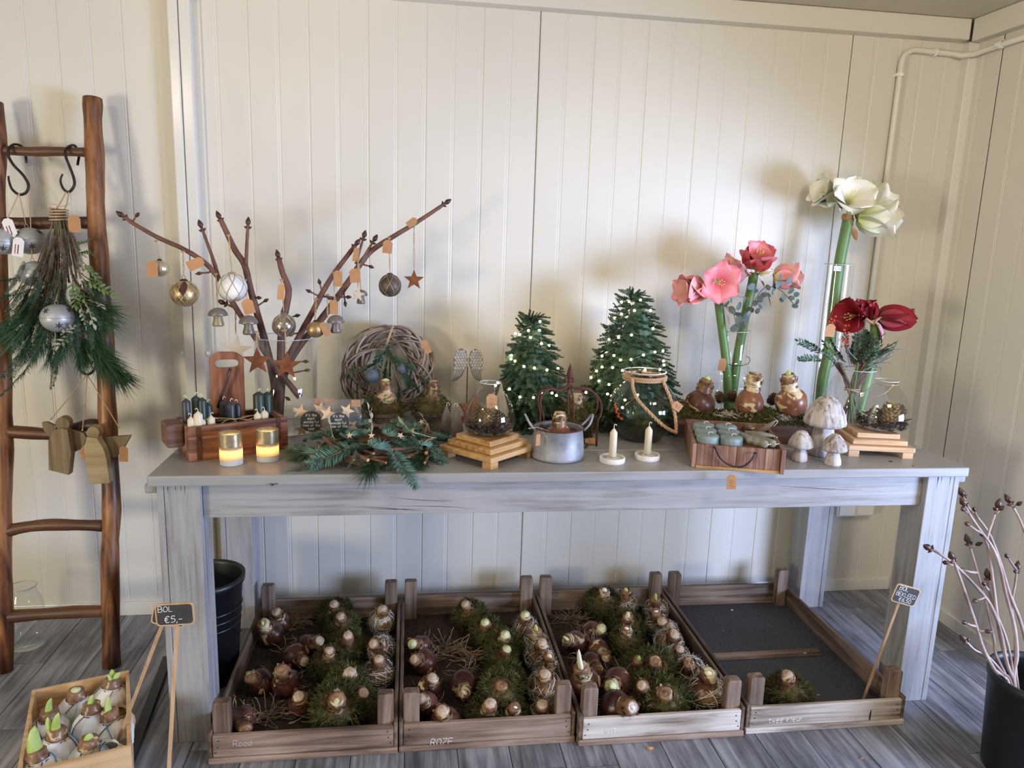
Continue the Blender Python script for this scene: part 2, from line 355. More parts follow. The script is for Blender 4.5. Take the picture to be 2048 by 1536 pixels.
for a, b in [(-2.485, -1.8976), (-1.897, -.7256), (-.725, .4464), (.447, 1.6064), (1.607, XR-.006)]: panel(a, b, parent=wb)
wr = struct('wall_right', MB().box(XR+.004, 2.05, 0, XR+.10, YW+.1, 2.5), M_wall)
obj('daylight_blocker', MB().box(XR+.004, -1.2, 1.50, XR+.10, 2.05, 2.5), M_wall, wr)  # unseen slab added low over the opening to cut daylight on the upper wall
panel(.17, .69, parent=wr, ax=1, y0=YW)
panel(.0, .167, parent=wr, ax=1, y0=YW)
struct('ceiling', MB().box(-2.6, -1.5, ZC, XR+.1, YW+.1, ZC+.08), M_ceil)
# coving strips under the ceiling, corner post, wall post, baseboards
struct('trim_1', MB().box(-2.6, YW-.055, ZC-.073, XR-.05, YW, ZC-.001), M_wall, bevel=.004)
struct('trim_2', MB().box(XR-.045, 2.10, ZC-.08, XR, YW-.056, ZC-.001), M_wall, bevel=.004)
struct('trim_3', MB().box(XR-.038, YW-.045, 0, XR, YW, ZC-.075), M_trim, bevel=.003)
p4 = struct('trim_4', MB().box(-.768, YW-.046, 0, -.7365, YW-.003, ZC-.075), M_trim, bevel=.004)
obj('post_strip', MB().box(-.7345, YW-.042, 0, -.700, YW-.003, ZC-.075), M_trim, p4, bevel=.004)
obj('post_flange', MB().box(-.795, YW-.012, 0, -.676, YW-.0035, ZC-.075), M_wall, p4)
for z in (2.145, .99):
    for sx in (-1, 1):
        pg = MB().lathe([(.001, 0), (.008, 0), (.0085, .008), (.006, .012), (.001, .013)], 12, M=T(V((-.734+sx*.036, YW-.03, z))) @ Rto((sx, 0, 0)))
        obj('cap', pg, M_clip, p4, smooth=True)
bb = MB().box(-2.5, YW-.012, 0, XR-.04, YW-.002, .052)
struct('baseboard_back', bb, M_trim, bevel=.002)
struct('baseboard_right', MB().box(XR-.012, 2.10, 0, XR-.002, YW-.045, .052), M_trim, bevel=.002)
# conduit pipe
cpts = [PY(1712, 1000, 2.722)]+[PY(x, y, 2.722) for x, y in [(1735, 600), (1768, 330), (1795, 160)]]
ptop = V((cpts[-1].x+.008, 2.722, 2.122)); zt = 2.150
pp = [V((cpts[0].x, 2.722, .40))]; pp[0].x = ptop.x-.012
pp += [V((ptop.x, 2.722, 2.09))]+[V((ptop.x+.05-.05*cos(a), 2.722, 2.10+.05*sin(a))) for a in [i*pi/12 for i in range(1, 7)]]
pp += [V((2.0, 2.722, zt-.004)), V((2.025, 2.705, zt-.012)), V((2.05, 2.67, zt-.012)), V((2.062, 2.63, zt-.006)), V((2.064, 2.12, zt))]
cd = thing('conduit_pipe', 'cream plastic conduit running up the back wall and round the corner under the coving', 'pipe', (0, 0, 0))
obj('pipe', MB().tube(pp, .0105, 12), M_pipe, cd, smooth=True)
def clip(c, ax):
    M = T(c) @ Rto(ax); obj('clip', MB().lathe([(.0115, -.006), (.0145, -.006), (.0145, .006), (.0115, .006)], 14, M=M).box(-.014, -.004, -.006, .014, .018, .006, M=T(c)), M_clip, cd)
clip(V((ptop.x-.0005, 2.722, 2.06)), (0, 0, 1)); clip(V((1.925, 2.722, zt-.003)), (1, 0, 0)); clip(V((2.062, 2.56, zt-.004)), (0, 1, 0)); clip(V((ptop.x-.008, 2.722, 1.1)), (0, 0, 1))
sk = thing('wall_socket', 'white double wall socket on the back wall under the right end of the table', 'socket', (1.82, 2.735, .385))
obj('frame', MB().box(-.085, -.045, -.038, .085, 0, .038), M_trim, sk, bevel=.006)
for sx in (-1, 1):
    obj('socket_insert', MB().lathe([(.001, .003), (.019, .003), (.021, .009), (.0215, .010)], 20, M=T((sx*.040, -.045, 0)) @ Rto((0, -1, 0)) @ T((0, 0, -.006))).box(sx*.04-.034, -.049, -.03, sx*.04+.034, -.0452, .03), M_clip, sk)

# ---------------------------------------------------------------- table
tb = thing('display_table', 'long grey-washed wooden display table against the back wall', 'table', (0, 0, 0))
TX0, TX1, TY0, TY1 = -.667, 1.679, 1.958, 2.722
ys = [TY0, 2.176, 2.36, 2.545, TY1]
for i in range(4):
    m = MB().box(TX0, ys[i]+.0006, ZT-.029, TX1, ys[i+1]-.0006, ZT)
    obj('tabletop_plank', m, M_top, tb, bevel=.004)
kn = MB()
for x, y, r in [(1.467, 2.03, .007), (1.51, 1.985, .004)]: kn.lathe([(r, 0), (.0001, .0002)], 12, M=T((x, y, ZT+.0001)))
obj('knot_hole', kn, M_crack, tb)
for sx, px in ((-1, (-.650, -.542)), (1, (1.560, 1.665))):
    for y0 in (1.976, 2.600):
        lg = MB(); w_ = px[1]-px[0]; s = px[0]+(.018 if sx < 0 else w_-.018)
        lg.box(px[0], y0, 0, s-.0006, y0+.105, ZT-.030).box(s+.0006, y0, 0, px[1], y0+.105, ZT-.030)
        l = obj('leg', lg, M_greyz, tb, bevel=.002)
        ck = MB()
        for k in range(4):
            xx = rnd.uniform(px[0]+.025, px[1]-.025); h = rnd.uniform(.015, .05)
            ck.add([(xx-.0009, y0-.0004, ZT-.031), (xx+.0009, y0-.0004, ZT-.031), (xx, y0-.0004, ZT-.031-h)], [(0, 2, 1)])
        if sx < 0:
            for yy, z0, z1 in ((y0+.03, .70, .40), (y0+.055, .62, .36)):
                ck.add([(px[1]+.0004, yy-.0012, z0), (px[1]+.0004, yy+.0012, z0-.05), (px[1]+.0004, yy+.002, z1)], [(0, 1, 2)])
        obj('drying_crack', ck, M_crack, l)
obj('apron', MB().box(-.541, 1.997, .657, 1.559, 2.035, ZT-.030), M_greyx, tb, bevel=.002, label='front apron board')
obj('apron', MB().box(-.541, 2.64, .657, 1.559, 2.675, ZT-.030), M_greyx, tb, bevel=.002, label='back apron board')
for x0 in (-.628, 1.60): obj('apron', MB().box(x0, 2.082, .657, x0+.036, 2.599, ZT-.030), M_greyy, tb, bevel=.002, label='side apron board')
for x0, x1 in ((-.683, -.6505), (1.6655, 1.693)):
    obj('batten', MB().box(x0, 1.985, ZT-.056, x1, 2.69, ZT-.0305), M_greyy, tb, bevel=.005)
gr = MB(); gr2 = random.Random(4)
for k in range(5):
    x = gr2.uniform(-.4, 1.2); z = gr2.uniform(.675, .735); L = gr2.uniform(.12, .35)
    pts = [(x+L*t, 1.9966, z+.004*sin(3*t+k)-.012*t) for t in (0, .25, .5, .75, 1)]
    vs = []
    for i, p in enumerate(pts): wv = .0007*sin(pi*(i+.2)/4.4); vs += [(p[0], p[1], p[2]-wv), (p[0], p[1], p[2]+wv)]
    gr.add(vs, [(2*i, 2*i+2, 2*i+3, 2*i+1) for i in range(4)])
ap = [o for o in bpy.data.objects if o.name.startswith('apron')][0]
obj('grain_crack', gr, M_crack, ap)

# ---------------------------------------------------------------- chalk letters
GL = {'B': [[(0,0),(0,6),(2.4,6),(3.3,5),(3,3.6),(0,3.1)],[(2.4,3.3),(3.8,2.4),(3.7,.8),(2.4,0),(0,0)]],
 'O': [[(2,6),(.5,5),(0,3),(.5,.8),(2,0),(3.5,.8),(4,3),(3.5,5.2),(2,6)]], 'L': [[(0,6),(0,0),(3.4,0)]], 'E': [[(3.5,6),(0,6),(0,0),(3.6,0)],[(0,3.1),(3,3.1)]],
 'K': [[(0,6),(0,0)],[(3.6,6),(.2,2.8),(3.8,0)]], 'D': [[(0,0),(0,6),(2.4,5.6),(4,3.4),(3.2,.8),(0,0)]], 'R': [[(0,0),(0,6),(2.6,6),(3.5,4.6),(2.4,3.2),(0,3)],[(1.6,3.1),(3.8,0)]],
 'Z': [[(0,6),(3.8,6),(0,0),(4,0)]], 'W': [[(0,6),(.9,0),(2.2,4),(3.4,0),(4.6,6)]], 'I': [[(1.5,6),(1.5,0)]], 'T': [[(0,6),(4,6)],[(2,6),(2,0)]],
 '5': [[(3.6,6),(.8,6),(.4,3.4),(2.4,3.6),(3.6,2.2),(3,.6),(1,0),(0,.5)]], '6': [[(3.2,6),(1,4.4),(.2,2),(1,.2),(2.8,0),(3.8,1.4),(3,3),(1,2.9),(.3,2)]],
 '0': [[(2,6),(.4,5),(.2,1.2),(1.8,0),(3.4,1),(3.6,4.6),(2,6)]], '€': [[(3.8,5.4),(2.4,6),(.8,4.6),(.4,2),(1.6,0),(3.6,.4)],[(-.3,3.8),(2.6,3.8)],[(-.3,2.4),(2.4,2.4)]],
 ',': [[(.6,.6),(0,-1)]], '-': [[(0,2.6),(3,2.6)]], '=': [[(0,3.6),(3,3.8)],[(0,1.8),(3,2)]], "'": [[(.5,6),(.4,4.8)]],
 'o': [[(1.6,3.8),(.2,2.8),(.2,.8),(1.6,0),(3,.8),(3,2.8),(1.6,3.8)]], 'd': [[(3,2.8),(1.6,3.8),(.2,2.6),(.3,.8),(1.6,0),(3,1)],[(3,6),(3,0)]],
 't': [[(1.2,5.6),(1.2,.6),(2.6,0)],[(0,3.8),(2.6,3.8)]], 'w': [[(0,3.8),(.8,0),(1.8,3),(2.8,0),(3.6,3.8)]], 'e': [[(.3,2),(3,2.2),(2.4,3.6),(1,3.8),(.2,2),(1,0),(3,.4)]],
 'k': [[(0,6),(0,0)],[(2.6,3.6),(.2,1.8),(2.8,0)]], 'l': [[(.6,6),(.6,.4),(1.4,0)]], 'u': [[(0,3.8),(.2,.6),(1.4,0),(2.6,1)],[(2.7,3.8),(2.8,0)]], 'r': [[(0,3.8),(0,0)],[(0,2.4),(1.2,3.8),(2.2,3.6)]],
 'n': [[(0,3.8),(0,0)],[(0,2.6),(1.4,3.8),(2.4,3),(2.5,0)]], 'p': [[(0,3.8),(0,-2)],[(0,2.6),(1.4,3.8),(2.8,2.4),(1.8,.2),(0,.6)]], 'i': [[(.6,3.8),(.6,0)],[(.6,5.4),(.6,5)]],
 's': [[(2.4,3.4),(1,3.8),(.3,2.8),(2,1.6),(1.8,.3),(0,.2)]], 'h': [[(0,6),(0,0)],[(0,2.4),(1.4,3.8),(2.5,3),(2.5,0)]], 'm': [[(0,3.8),(0,0)],[(0,2.8),(1,3.8),(1.7,3),(1.8,0)],[(1.8,2.8),(2.8,3.8),(3.5,3),(3.6,0)]],
 'f': [[(2.2,6),(1,5),(1,0)],[(0,3.6),(2,3.6)]], 'y': [[(0,3.8),(1.3,.6)],[(2.6,3.8),(1,-2)]], 'a': [[(2.6,3),(1.4,3.8),(.2,2.4),(.4,.5),(1.4,0),(2.6,1)],[(2.7,3.8),(2.8,0)]]}
def writing(name, text, h, parent, M, m, thick=.10, slant=.08, adv=1.25, seed=1):
    """strokes in the local x,z plane, facing -y"""
    mb = MB(); u = h/6; x = 0; rr = random.Random(seed)
    for ch in text:
        if ch == ' ': x += 3*u; continue
        st = GL[ch]; wd = max(p[0] for s in st for p in s)
        for s in st:
            pts = [(x+(p[0]+slant*p[1]*1.4+rr.uniform(-.12, .12))*u, 0, (p[1]+rr.uniform(-.12, .12))*u) for p in s]
            mb.tube([M @ V(p) for p in smooth_path(pts, 3)] if len(pts) > 3 else [M @ V(p) for p in pts], h*thick*.5, 5)
        x += (wd+adv)*u
    return obj(name, mb, m, parent)

# ---------------------------------------------------------------- crates
def board(x0, y0, z0, x1, y1, z1, nm, m, par, **k): return obj(nm, MB().box(x0, y0, z0, x1, y1, z1), m, par, bevel=.003, **k)
def crate(x0, x1, y0, y1, label, mx, pale=False):
    cx = (x0+x1)/2; w = (x1-x0)/2; t = thing('bulb_crate', label, 'crate', (cx, y0, 0), group='weathered flower bulb crates under the table'); d = y1-y0
    board(-w, 0, .0, w, .03, .018, 'bottom_rail', M_cratex2 if pale else M_cratex, t); board(-w, d-.03, 0, w, d, .018, 'bottom_rail', M_cratex, t)
    fb_ = board(-w+.012, .004, .0185, w-.012, .018, .084, 'front_board', mx, t)
    board(-w+.012, d-.018, .0185, w-.012, d-.004, .098, 'back_board', M_cratex, t)
    for s in (-1, 1):
        a, b = sorted((s*w, s*(w-.011)))
        board(a, .006, .0185, b, d-.006, .092, 'side_board', M_cratey, t)
        for yy in (.0185, d-.0185-.032):
            a, b = sorted((s*(w-.0115), s*(w-.056)))
            pm = MB().prism([(a, .0195), (b, .0195), (b, .166), (b-.004*1, .171), (a+.004, .171), (a, .166)], yy, yy+.032)
            obj('corner_post', pm, M_cratez, t, bevel=.003)
    board(-w+.012, .019, .0185, w-.012, d-.019, .0225, 'base_mat', M_mesh if pale else M_soil, t)
    board(-w+.06, d*.46, .0227, w-.06, d*.46+.045, .0262, 'base_slat', M_cratex, t) if pale else None
    nl = MB()
    for sx in (-1, 1):
        for zz in (.033, .050, .068):
            nl.lathe([(.0022, 0), (.0001, .0008)], 8, M=T((sx*(w-.022-.006*sin(zz*300)), .0036, zz)) @ Rto((0, -1, 0)))
    obj('nail_head', nl, M_crack, fb_)
    return t, fb_
CR_ = [(-.527, -.022), (-.018, .483), (.489, .988), (.997, 1.508)]
YC0, YC1 = 1.868, 2.632
c1, f1 = crate(*CR_[0], YC0+.006, YC1, 'leftmost weathered wooden bulb crate, chalked Rood, holding bare and mossy bulbs', M_cratex)
c2, f2 = crate(*CR_[1], YC0+.008, YC1, 'weathered wooden bulb crate chalked ROZE, second from the left under the table', M_cratex)
c3, f3 = crate(*CR_[2], YC0-.012, YC1, 'pale fronted wooden bulb crate chalked WIT, third from the left under the table', M_cratex2)
c4, f4 = crate(*CR_[3], YC0-.004, YC1, 'rightmost wooden bulb crate with white chalked front, almost empty', M_cratex2, True)
def onfront(c, px, py, yoff=.0035):
    p = PY(px, py, c.location.y+yoff); return T(p-V(c.location))
writing('chalk_writing', 'Rood', .017, f1, onfront(c1, 466, 1493), M_chalkd, .075, seed=3)
writing('chalk_writing', 'ROZE', .019, f2, onfront(c2, 861, 1491), M_chalk, .08, seed=4)
writing('chalk_writing', 'WIT', .016, f3, onfront(c3, 1208, 1468), M_chalk, .08, seed=5)
writing('chalk_writing', 'twee kleur', .017, f4, onfront(c4, 1536, 1446), M_chalk, .09, seed=6)
writing('chalk_writing', 'p l', .014, f4, onfront(c4, 1702, 1438), M_chalkd, .07, seed=8)
sl = onfront(c4, 1739, 1440, .0034); obj('split', MB().add([(-.002, 0, 0), (.0025, 0, 0), (.003, 0, .02), (.002, 0, .036), (-.001, 0, .03), (-.003, 0, .014)], [(0, 1, 2, 3, 4, 5)]), M_crack, f4, M=sl)
# soil crumbs
for (c, n, sd) in ((c1, 1500, 1), (c2, 1300, 2), (c3, 900, 3), (c4, 26, 4)):
    r_ = random.Random(sd); m = MB()
    for k in range(n):
        x = r_.uniform(-.23, .23); y = r_.uniform(.04, .71); s = r_.uniform(.0015, .0045)*(1.3 if c is c4 else 1)
        z = .0232 if not (c is c4 and .33 < y < .42) else .0268
        m.add([(x-s, y, z), (x, y-s*.8, z), (x+s, y, z), (x, y+s, z), (x, y, z+s)], [(0, 1, 4), (1, 2, 4), (2, 3, 4), (3, 0, 4)])
    o = obj('soil_crumbs', m, M_soil, kind='stuff'); o.location = c.location
    tag(o, ['dark soil crumbs in the crate chalked Rood', 'dark soil crumbs in the crate chalked ROZE', 'dark soil crumbs in the crate chalked WIT', 'sparse soil crumbs on the dark base of the near-empty crate'][sd-1], 'soil')
# ---------------------------------------------------------------- bulbs
def bulb_body(seed, tall=1.0, fat=1.0):
    r_ = random.Random(seed); m = MB(); rings = []
    pr = [(.006, -.038), (.018, -.036), (.028, -.028), (.035, -.015), (.038, 0), (.0365, .012), (.0315, .022), (.0245, .030)]
    z = .034
    for k in range(9):
        pr.append((.0215-.00055*k+(.0019 if k % 2 else -.0013), z)); z += .0047*tall
    pr.append((.0155, z))
    def fn(a, z, i): return 1+.035*sin(3*a+seed)+.02*sin(7*a+z*90+seed)+(.05*sin(5*a+i*2+seed) if z > .034 else 0)
    m.lathe([(r*(fat if z < .03 else 1), z) for r, z in pr]+[(.010, z-.002), (.004, z-.001), (.0001, z)], 18, fn=fn, capb=True)
    for k in range(11):      # ragged papery scales round the neck
        a = k*2.4+seed; z0 = r_.uniform(.036, z-.016); q = .0212+.001*r_.random(); h = r_.uniform(.010, .018); o = r_.uniform(.001, .006); w_ = r_.uniform(.16, .34)
        pt = lambda aa, rr, zz: V((rr*cos(aa), rr*sin(aa), zz))
        m.add([pt(a-w_, q, z0), pt(a+w_, q, z0), pt(a+w_*.8, q+o*.5, z0+h*.6), pt(a+r_.uniform(-.1, .1), q+o, z0+h), pt(a-w_*.8, q+o*.4, z0+h*.55)], [(0, 1, 2, 3, 4)])
    return m, z
def roots_mb(seed, n=16, L=.06):
    r_ = random.Random(seed); m = MB()
    for k in range(n):
        a = r_.uniform(0, 2*pi); p = V((.012*cos(a), .012*sin(a), -.035)); d = V((cos(a)*.6, sin(a)*.6, -.8)); pts = [p]
        for j in range(6):
            d = (d+V((r_.uniform(-1, 1), r_.uniform(-1, 1), r_.uniform(-.5, 1.1)))*.55).normalized(); p = p+d*L/6; pts.append(p)
        m.tube(pts, [.0013]*4+[.0011, .0009, .0006], 4, cap=False)
    return m
def moss_mb(seed, R=.052, zc=-.001, n=2300, h=.016, top=.034):
    r_ = random.Random(seed); m = MB()
    m.ball((0, 0, zc), R*.93, 14, 1, .87)
    for k in range(n):
        u = r_.uniform(-1, .86); a = r_.uniform(0, 2*pi); q = sqrt(1-u*u)
        bump_ = 1+.10*sin(4*a+seed)*q+.06*sin(9*a+5*u)
        p = V((q*cos(a)*R*bump_, q*sin(a)*R*bump_, zc+u*R*.9)); nn = V((q*cos(a), q*sin(a), u))
        d = nn+V((r_.gauss(0, .7), r_.gauss(0, .7), r_.gauss(0, .7)))
        m.blade(p, d, h*r_.uniform(.6, 1.5), .0028, r_, 1 if r_.random() < .24 else 0)
    return m
def lichen_mb(seed, R=.044):
    r_ = random.Random(seed); m = MB()
    for k in range(46):       # strands winding round
        ax = V((r_.gauss(0, 1), r_.gauss(0, 1), r_.gauss(0, 1))).normalized(); e1 = ax.orthogonal().normalized(); e2 = ax.cross(e1)
        a0 = r_.uniform(0, 2*pi); sp = r_.uniform(1, 2.6); rr = R*r_.uniform(.95, 1.12)
        pts = [(e1*cos(a0+sp*t)+e2*sin(a0+sp*t))*rr+ax*.008*sin(3*t) for t in (0, .25, .5, .75, 1)]
        pts = [V((p.x, p.y, p.z*.95)) for p in pts]
        m.tube(pts, .0012, 3, 0, cap=False)
    for k in range(520):
        u = r_.uniform(-1, .7); a = r_.uniform(0, 2*pi); q = sqrt(1-u*u); p = V((q*cos(a)*R, q*sin(a)*R, u*R*.9))
        m.blade(p, V((q*cos(a), q*sin(a), u))+V((r_.gauss(0, .9), r_.gauss(0, .9), r_.gauss(0, .9))), .012*r_.uniform(.5, 1.4), .0018, r_, 1)
    return m
def sprout_mb(L=.03, r=.009, bend=.25, flat=.6):
    pts = []; rs = []
    for i in range(8):
        t = i/7; pts.append((bend*L*t*t, 0, L*t)); rs.append(r*(1-.25*t)*sqrt(max(.004, 1-t**3.2)))
    return MB().tube(pts, rs, 10, flat=flat)
BV = [bulb_body(i, [1, .85, 1.15, .95][i], [1, 1.05, .95, 1.08][i]) for i in range(4)]
for b in BV:
    for q, f in enumerate(b[0].f):
        if min(b[0].v[i][2] for i in f) > .031: b[0].m[q] = 1
BM = [b[0].mesh('bulb_body', [M_skin, M_neck], True) for b in BV]; BM2 = [b[0].mesh('bulb_body', [M_skin2, M_neck], True) for b in BV]; BMN = [b[0].mesh('bulb_body', [M_neck, M_neck], True) for b in BV]
BZ = [b[1] for b in BV]
RM = [roots_mb(i).mesh('roots', M_root) for i in range(3)]
MM = [moss_mb(i).mesh('moss', [M_moss, M_mossb]) for i in range(3)]
LM = [lichen_mb(i).mesh('lichen', [M_rootp, M_lich]) for i in range(3)]
def cut_mesh(m, dome): return MB().lathe([(.0001, dome), (.006, dome*.8+.0006), (.0065, dome*.7), (.0115, dome*.5), (.012, dome*.3), (.0158, 0)], 14).mesh('cut_top', m, True)
CT = cut_mesh(M_cuttop, .0022); CG = cut_mesh(M_cutg, .008)
SG = {}
def sprout(kind, L):
    k = (kind, round(L, 3))
    if k not in SG: SG[k] = sprout_mb(L, .0105 if kind == 'w' else .0095).mesh('sprout', M_sprw if kind == 'w' else M_spr, True)
    return SG[k]
bc = [0]
def bulb(neck, body, kind, top, label, sc=1.0, zb=None, world=None, grp=None, skin=None):
    """neck, body: where the neck top and the middle of the body are; kind b(are) m(oss) l(ichen); top c g(reen cut) s<len> w<len> n(one)"""
    i = bc[0]; bc[0] += 1; v = i % 4; r_ = random.Random(100+i)
    R = .0385*sc; L = BZ[v]*sc
    if world: c, ax = V(world[0]), V(world[1])
    else:
        if zb is None: zb = .024+(.040 if kind == 'b' else .045)*sc
        c = PZ(body[0], body[1], zb)
        ym = YC0+.022+R*(.95 if kind == 'b' else 1.75)
        if c.y < ym: c = PY(body[0], body[1], ym)
        d = ray(*neck).normalized(); oc = c-EYE; tm = oc.dot(d); dist2 = oc.length_squared-tm*tm
        if dist2 < L*L:
            h = sqrt(L*L-dist2); a, b = EYE+d*(tm-h), EYE+d*(tm+h)
            pt = a if (a.z-c.z) > 0 and kind == 'b' else (a if a.z > b.z else b)
        else: pt = EYE+d*tm
        ax = (pt-c).normalized()
        if ax.z < -.15: ax.z = -.15; ax.normalize()
    rot = Rto(ax, r_.uniform(0, 6.28))
    if top[0] in 'sw' and len(top) > 1: rot = Rto(ax, r_.uniform(-.6, .6)+1.57)
    t = thing('amaryllis_bulb', label, 'bulb', c, group=grp, rot=rot); t.scale = (sc,)*3
    ms = skin or (BM if kind == 'b' else BMN)
    obj('bulb_body', ms[v], None, t)
    z = BZ[v]
    if top[0] == 'c': obj('cut_top', CT, None, t, M=T((0, 0, z-.0012)))
    elif top[0] == 'g': obj('cut_top', CG, None, t, M=T((0, 0, z-.0012)), label='pale green cut top')
    elif top[0] in 'sw':
        ln = float(top[1:])/1000; obj('sprout', sprout(top[0], ln), None, t, M=T((0, 0, z-.006)), label='white sprout' if top[0] == 'w' else 'green sprout')
    if kind == 'b': obj('roots', RM[i % 3], None, t, kind='stuff')
    if kind == 'm': obj('moss', MM[i % 3], None, t, kind='stuff', label='green moss wrapped round the bulb', M=T((0, 0, .004)) @ Matrix.Diagonal((1.12, 1.12, 1.45, 1)) if top == 'n' else None)
    if kind == 'l': obj('lichen_wrap', LM[i % 3], None, t, kind='stuff', label='grey lichen and fibre wrapped round the bulb', M=T((0, 0, .012)) @ Matrix.Diagonal((1.1, 1.1, 1.6, 1)) if top == 'n' else None)
    return t
R1, R2, R3 = 'in the Rood crate', 'in the ROZE crate', 'in the WIT crate'
for nk, bd, k, top, lab, sc in [
 ((553,1222),(561,1246),'b','c','bare brown bulb with round cut top in the back left corner, '+R1,1),
 ((524,1246),(543,1267),'b','s12','dark bulb with short green tip against the left board, '+R1,1.15),
 ((640,1281),(615,1290),'b','c','bare bulb lying with its cut neck to the right, mid crate, '+R1,1),
 ((609,1323),(589,1312),'b','c','bare bulb with pale round cut end, left of the middle moss, '+R1,1),
 ((563,1338),(572,1366),'b','n','shiny bare bulb with curled roots over its neck, centre left, '+R1,1.15),
 ((498,1354),(522,1364),'b','n','dark bulb lying with its neck to the left board, '+R1,1),
 ((597,1392),(601,1408),'b','c','bare bulb showing a wide cut top towards the front, '+R1,1),
 ((492,1462),(481,1441),'b','n','dark round bulb wedged behind the front left post, '+R1,1),
 ((668,1207),(672,1228),'m','c','mossy bulb with cut top at the middle of the back board, '+R1,1),
 ((681,1231),(684,1256),'m','c','mossy bulb second from the back in the moss row, '+R1,1),
 ((696,1270),(696,1295),'m','c','mossy bulb with sunken top, third in the moss row, '+R1,1),
 ((659,1299),(657,1329),'m','c','mossy bulb with tall pale cut neck beside the lying bulbs, '+R1,.95),
 ((701,1344),(693,1372),'m','c','mossy bulb with fibres round its neck, fourth in the moss row, '+R1,1.1),
 ((728,1385),(712,1402),'m','c','mossy bulb leaning right with a torn cut neck, '+R1,1),
 ((674,1398),(673,1414),'m','s6','big mossy bulb with a tiny yellow tip nearest the front board, '+R1,1.25),
 ((766,1216),(763,1243),'l','c','fibre wrapped bulb with red and green neck, back right corner, '+R1,1),
 ((746,1287),(762,1298),'l','c','lichen wrapped bulb tilted left, middle of the right row, '+R1,1),
 ((758,1317),(757,1347),'l','c','lichen wrapped bulb, wide pale cut top, front of right row, '+R1,1.05),
]: bulb(nk, bd, k, top, lab, sc)
for nk, bd, k, top, lab, sc in [
 ((824,1288),(844,1292),'b','g','purple brown bulb with pale green neck against the left board, '+R2,1),
 ((828,1318),(849,1324),'b','c','bare bulb with frayed neck against the left board, '+R2,1),
 ((865,1355),(858,1376),'b','c','bare bulb with ringed dark cut top, left part, '+R2,1),
 ((929,1386),(927,1368),'b','w10','brown and cream bulb lying towards the front with upturned roots, '+R2,1.1),
 ((842,1397),(852,1410),'b','c','dark bulb behind the front left post, '+R2,1),
 ((884,1420),(890,1444),'b','c','bulb with ringed neck standing at the front board, '+R2,1.1),
 ((931,1207),(940,1230),'m','c','mossy bulb with brown neck next to the back board, '+R2,1),
 ((970,1244),(974,1267),'m','g','mossy bulb with bright green cut neck, second in the moss row, '+R2,1),
 ((1011,1268),(1006,1292),'m','g','mossy bulb with pale cream cut neck, third in the moss row, '+R2,1),
 ((1014,1297),(1003,1322),'m','g','mossy bulb with its green top almost sunk in moss, '+R2,.95),
 ((1030,1356),(1015,1362),'m','g','mossy bulb leaning right with green cut face, '+R2,1),
 ((1003,1370),(1000,1392),'m','n','mossy bulb almost hidden in its moss near the front, '+R2,1.05),
 ((981,1406),(976,1434),'m','c','mossy bulb with wide pink brown ringed top at the front board, '+R2,1.1),
 ((1030,1413),(1018,1436),'m','w6','mossy bulb with a white oval cut face at the front board, '+R2,1),
 ((1051,1228),(1050,1256),'l','g','lichen wrapped bulb with pale green stub in the back right corner, '+R2,1),
 ((1072,1258),(1072,1286),'l','s22','lichen wrapped bulb with upright bright green sprout, right row, '+R2,1),
 ((1085,1284),(1078,1312),'l','c','fibre wrapped bulb with ringed pale neck, right row, '+R2,1.05),
 ((1099,1312),(1094,1336),'l','w14','fibre wrapped bulb with thin white tip, right row, '+R2,.95),
 ((1090,1347),(1087,1374),'l','c','lichen wrapped bulb with orange red flank, right row, '+R2,1.1),
 ((1084,1408),(1090,1434),'l','c','yellow brown fibre wrapped bulb behind the front right post, '+R2,1.1),
]: bulb(nk, bd, k, top, lab, sc)
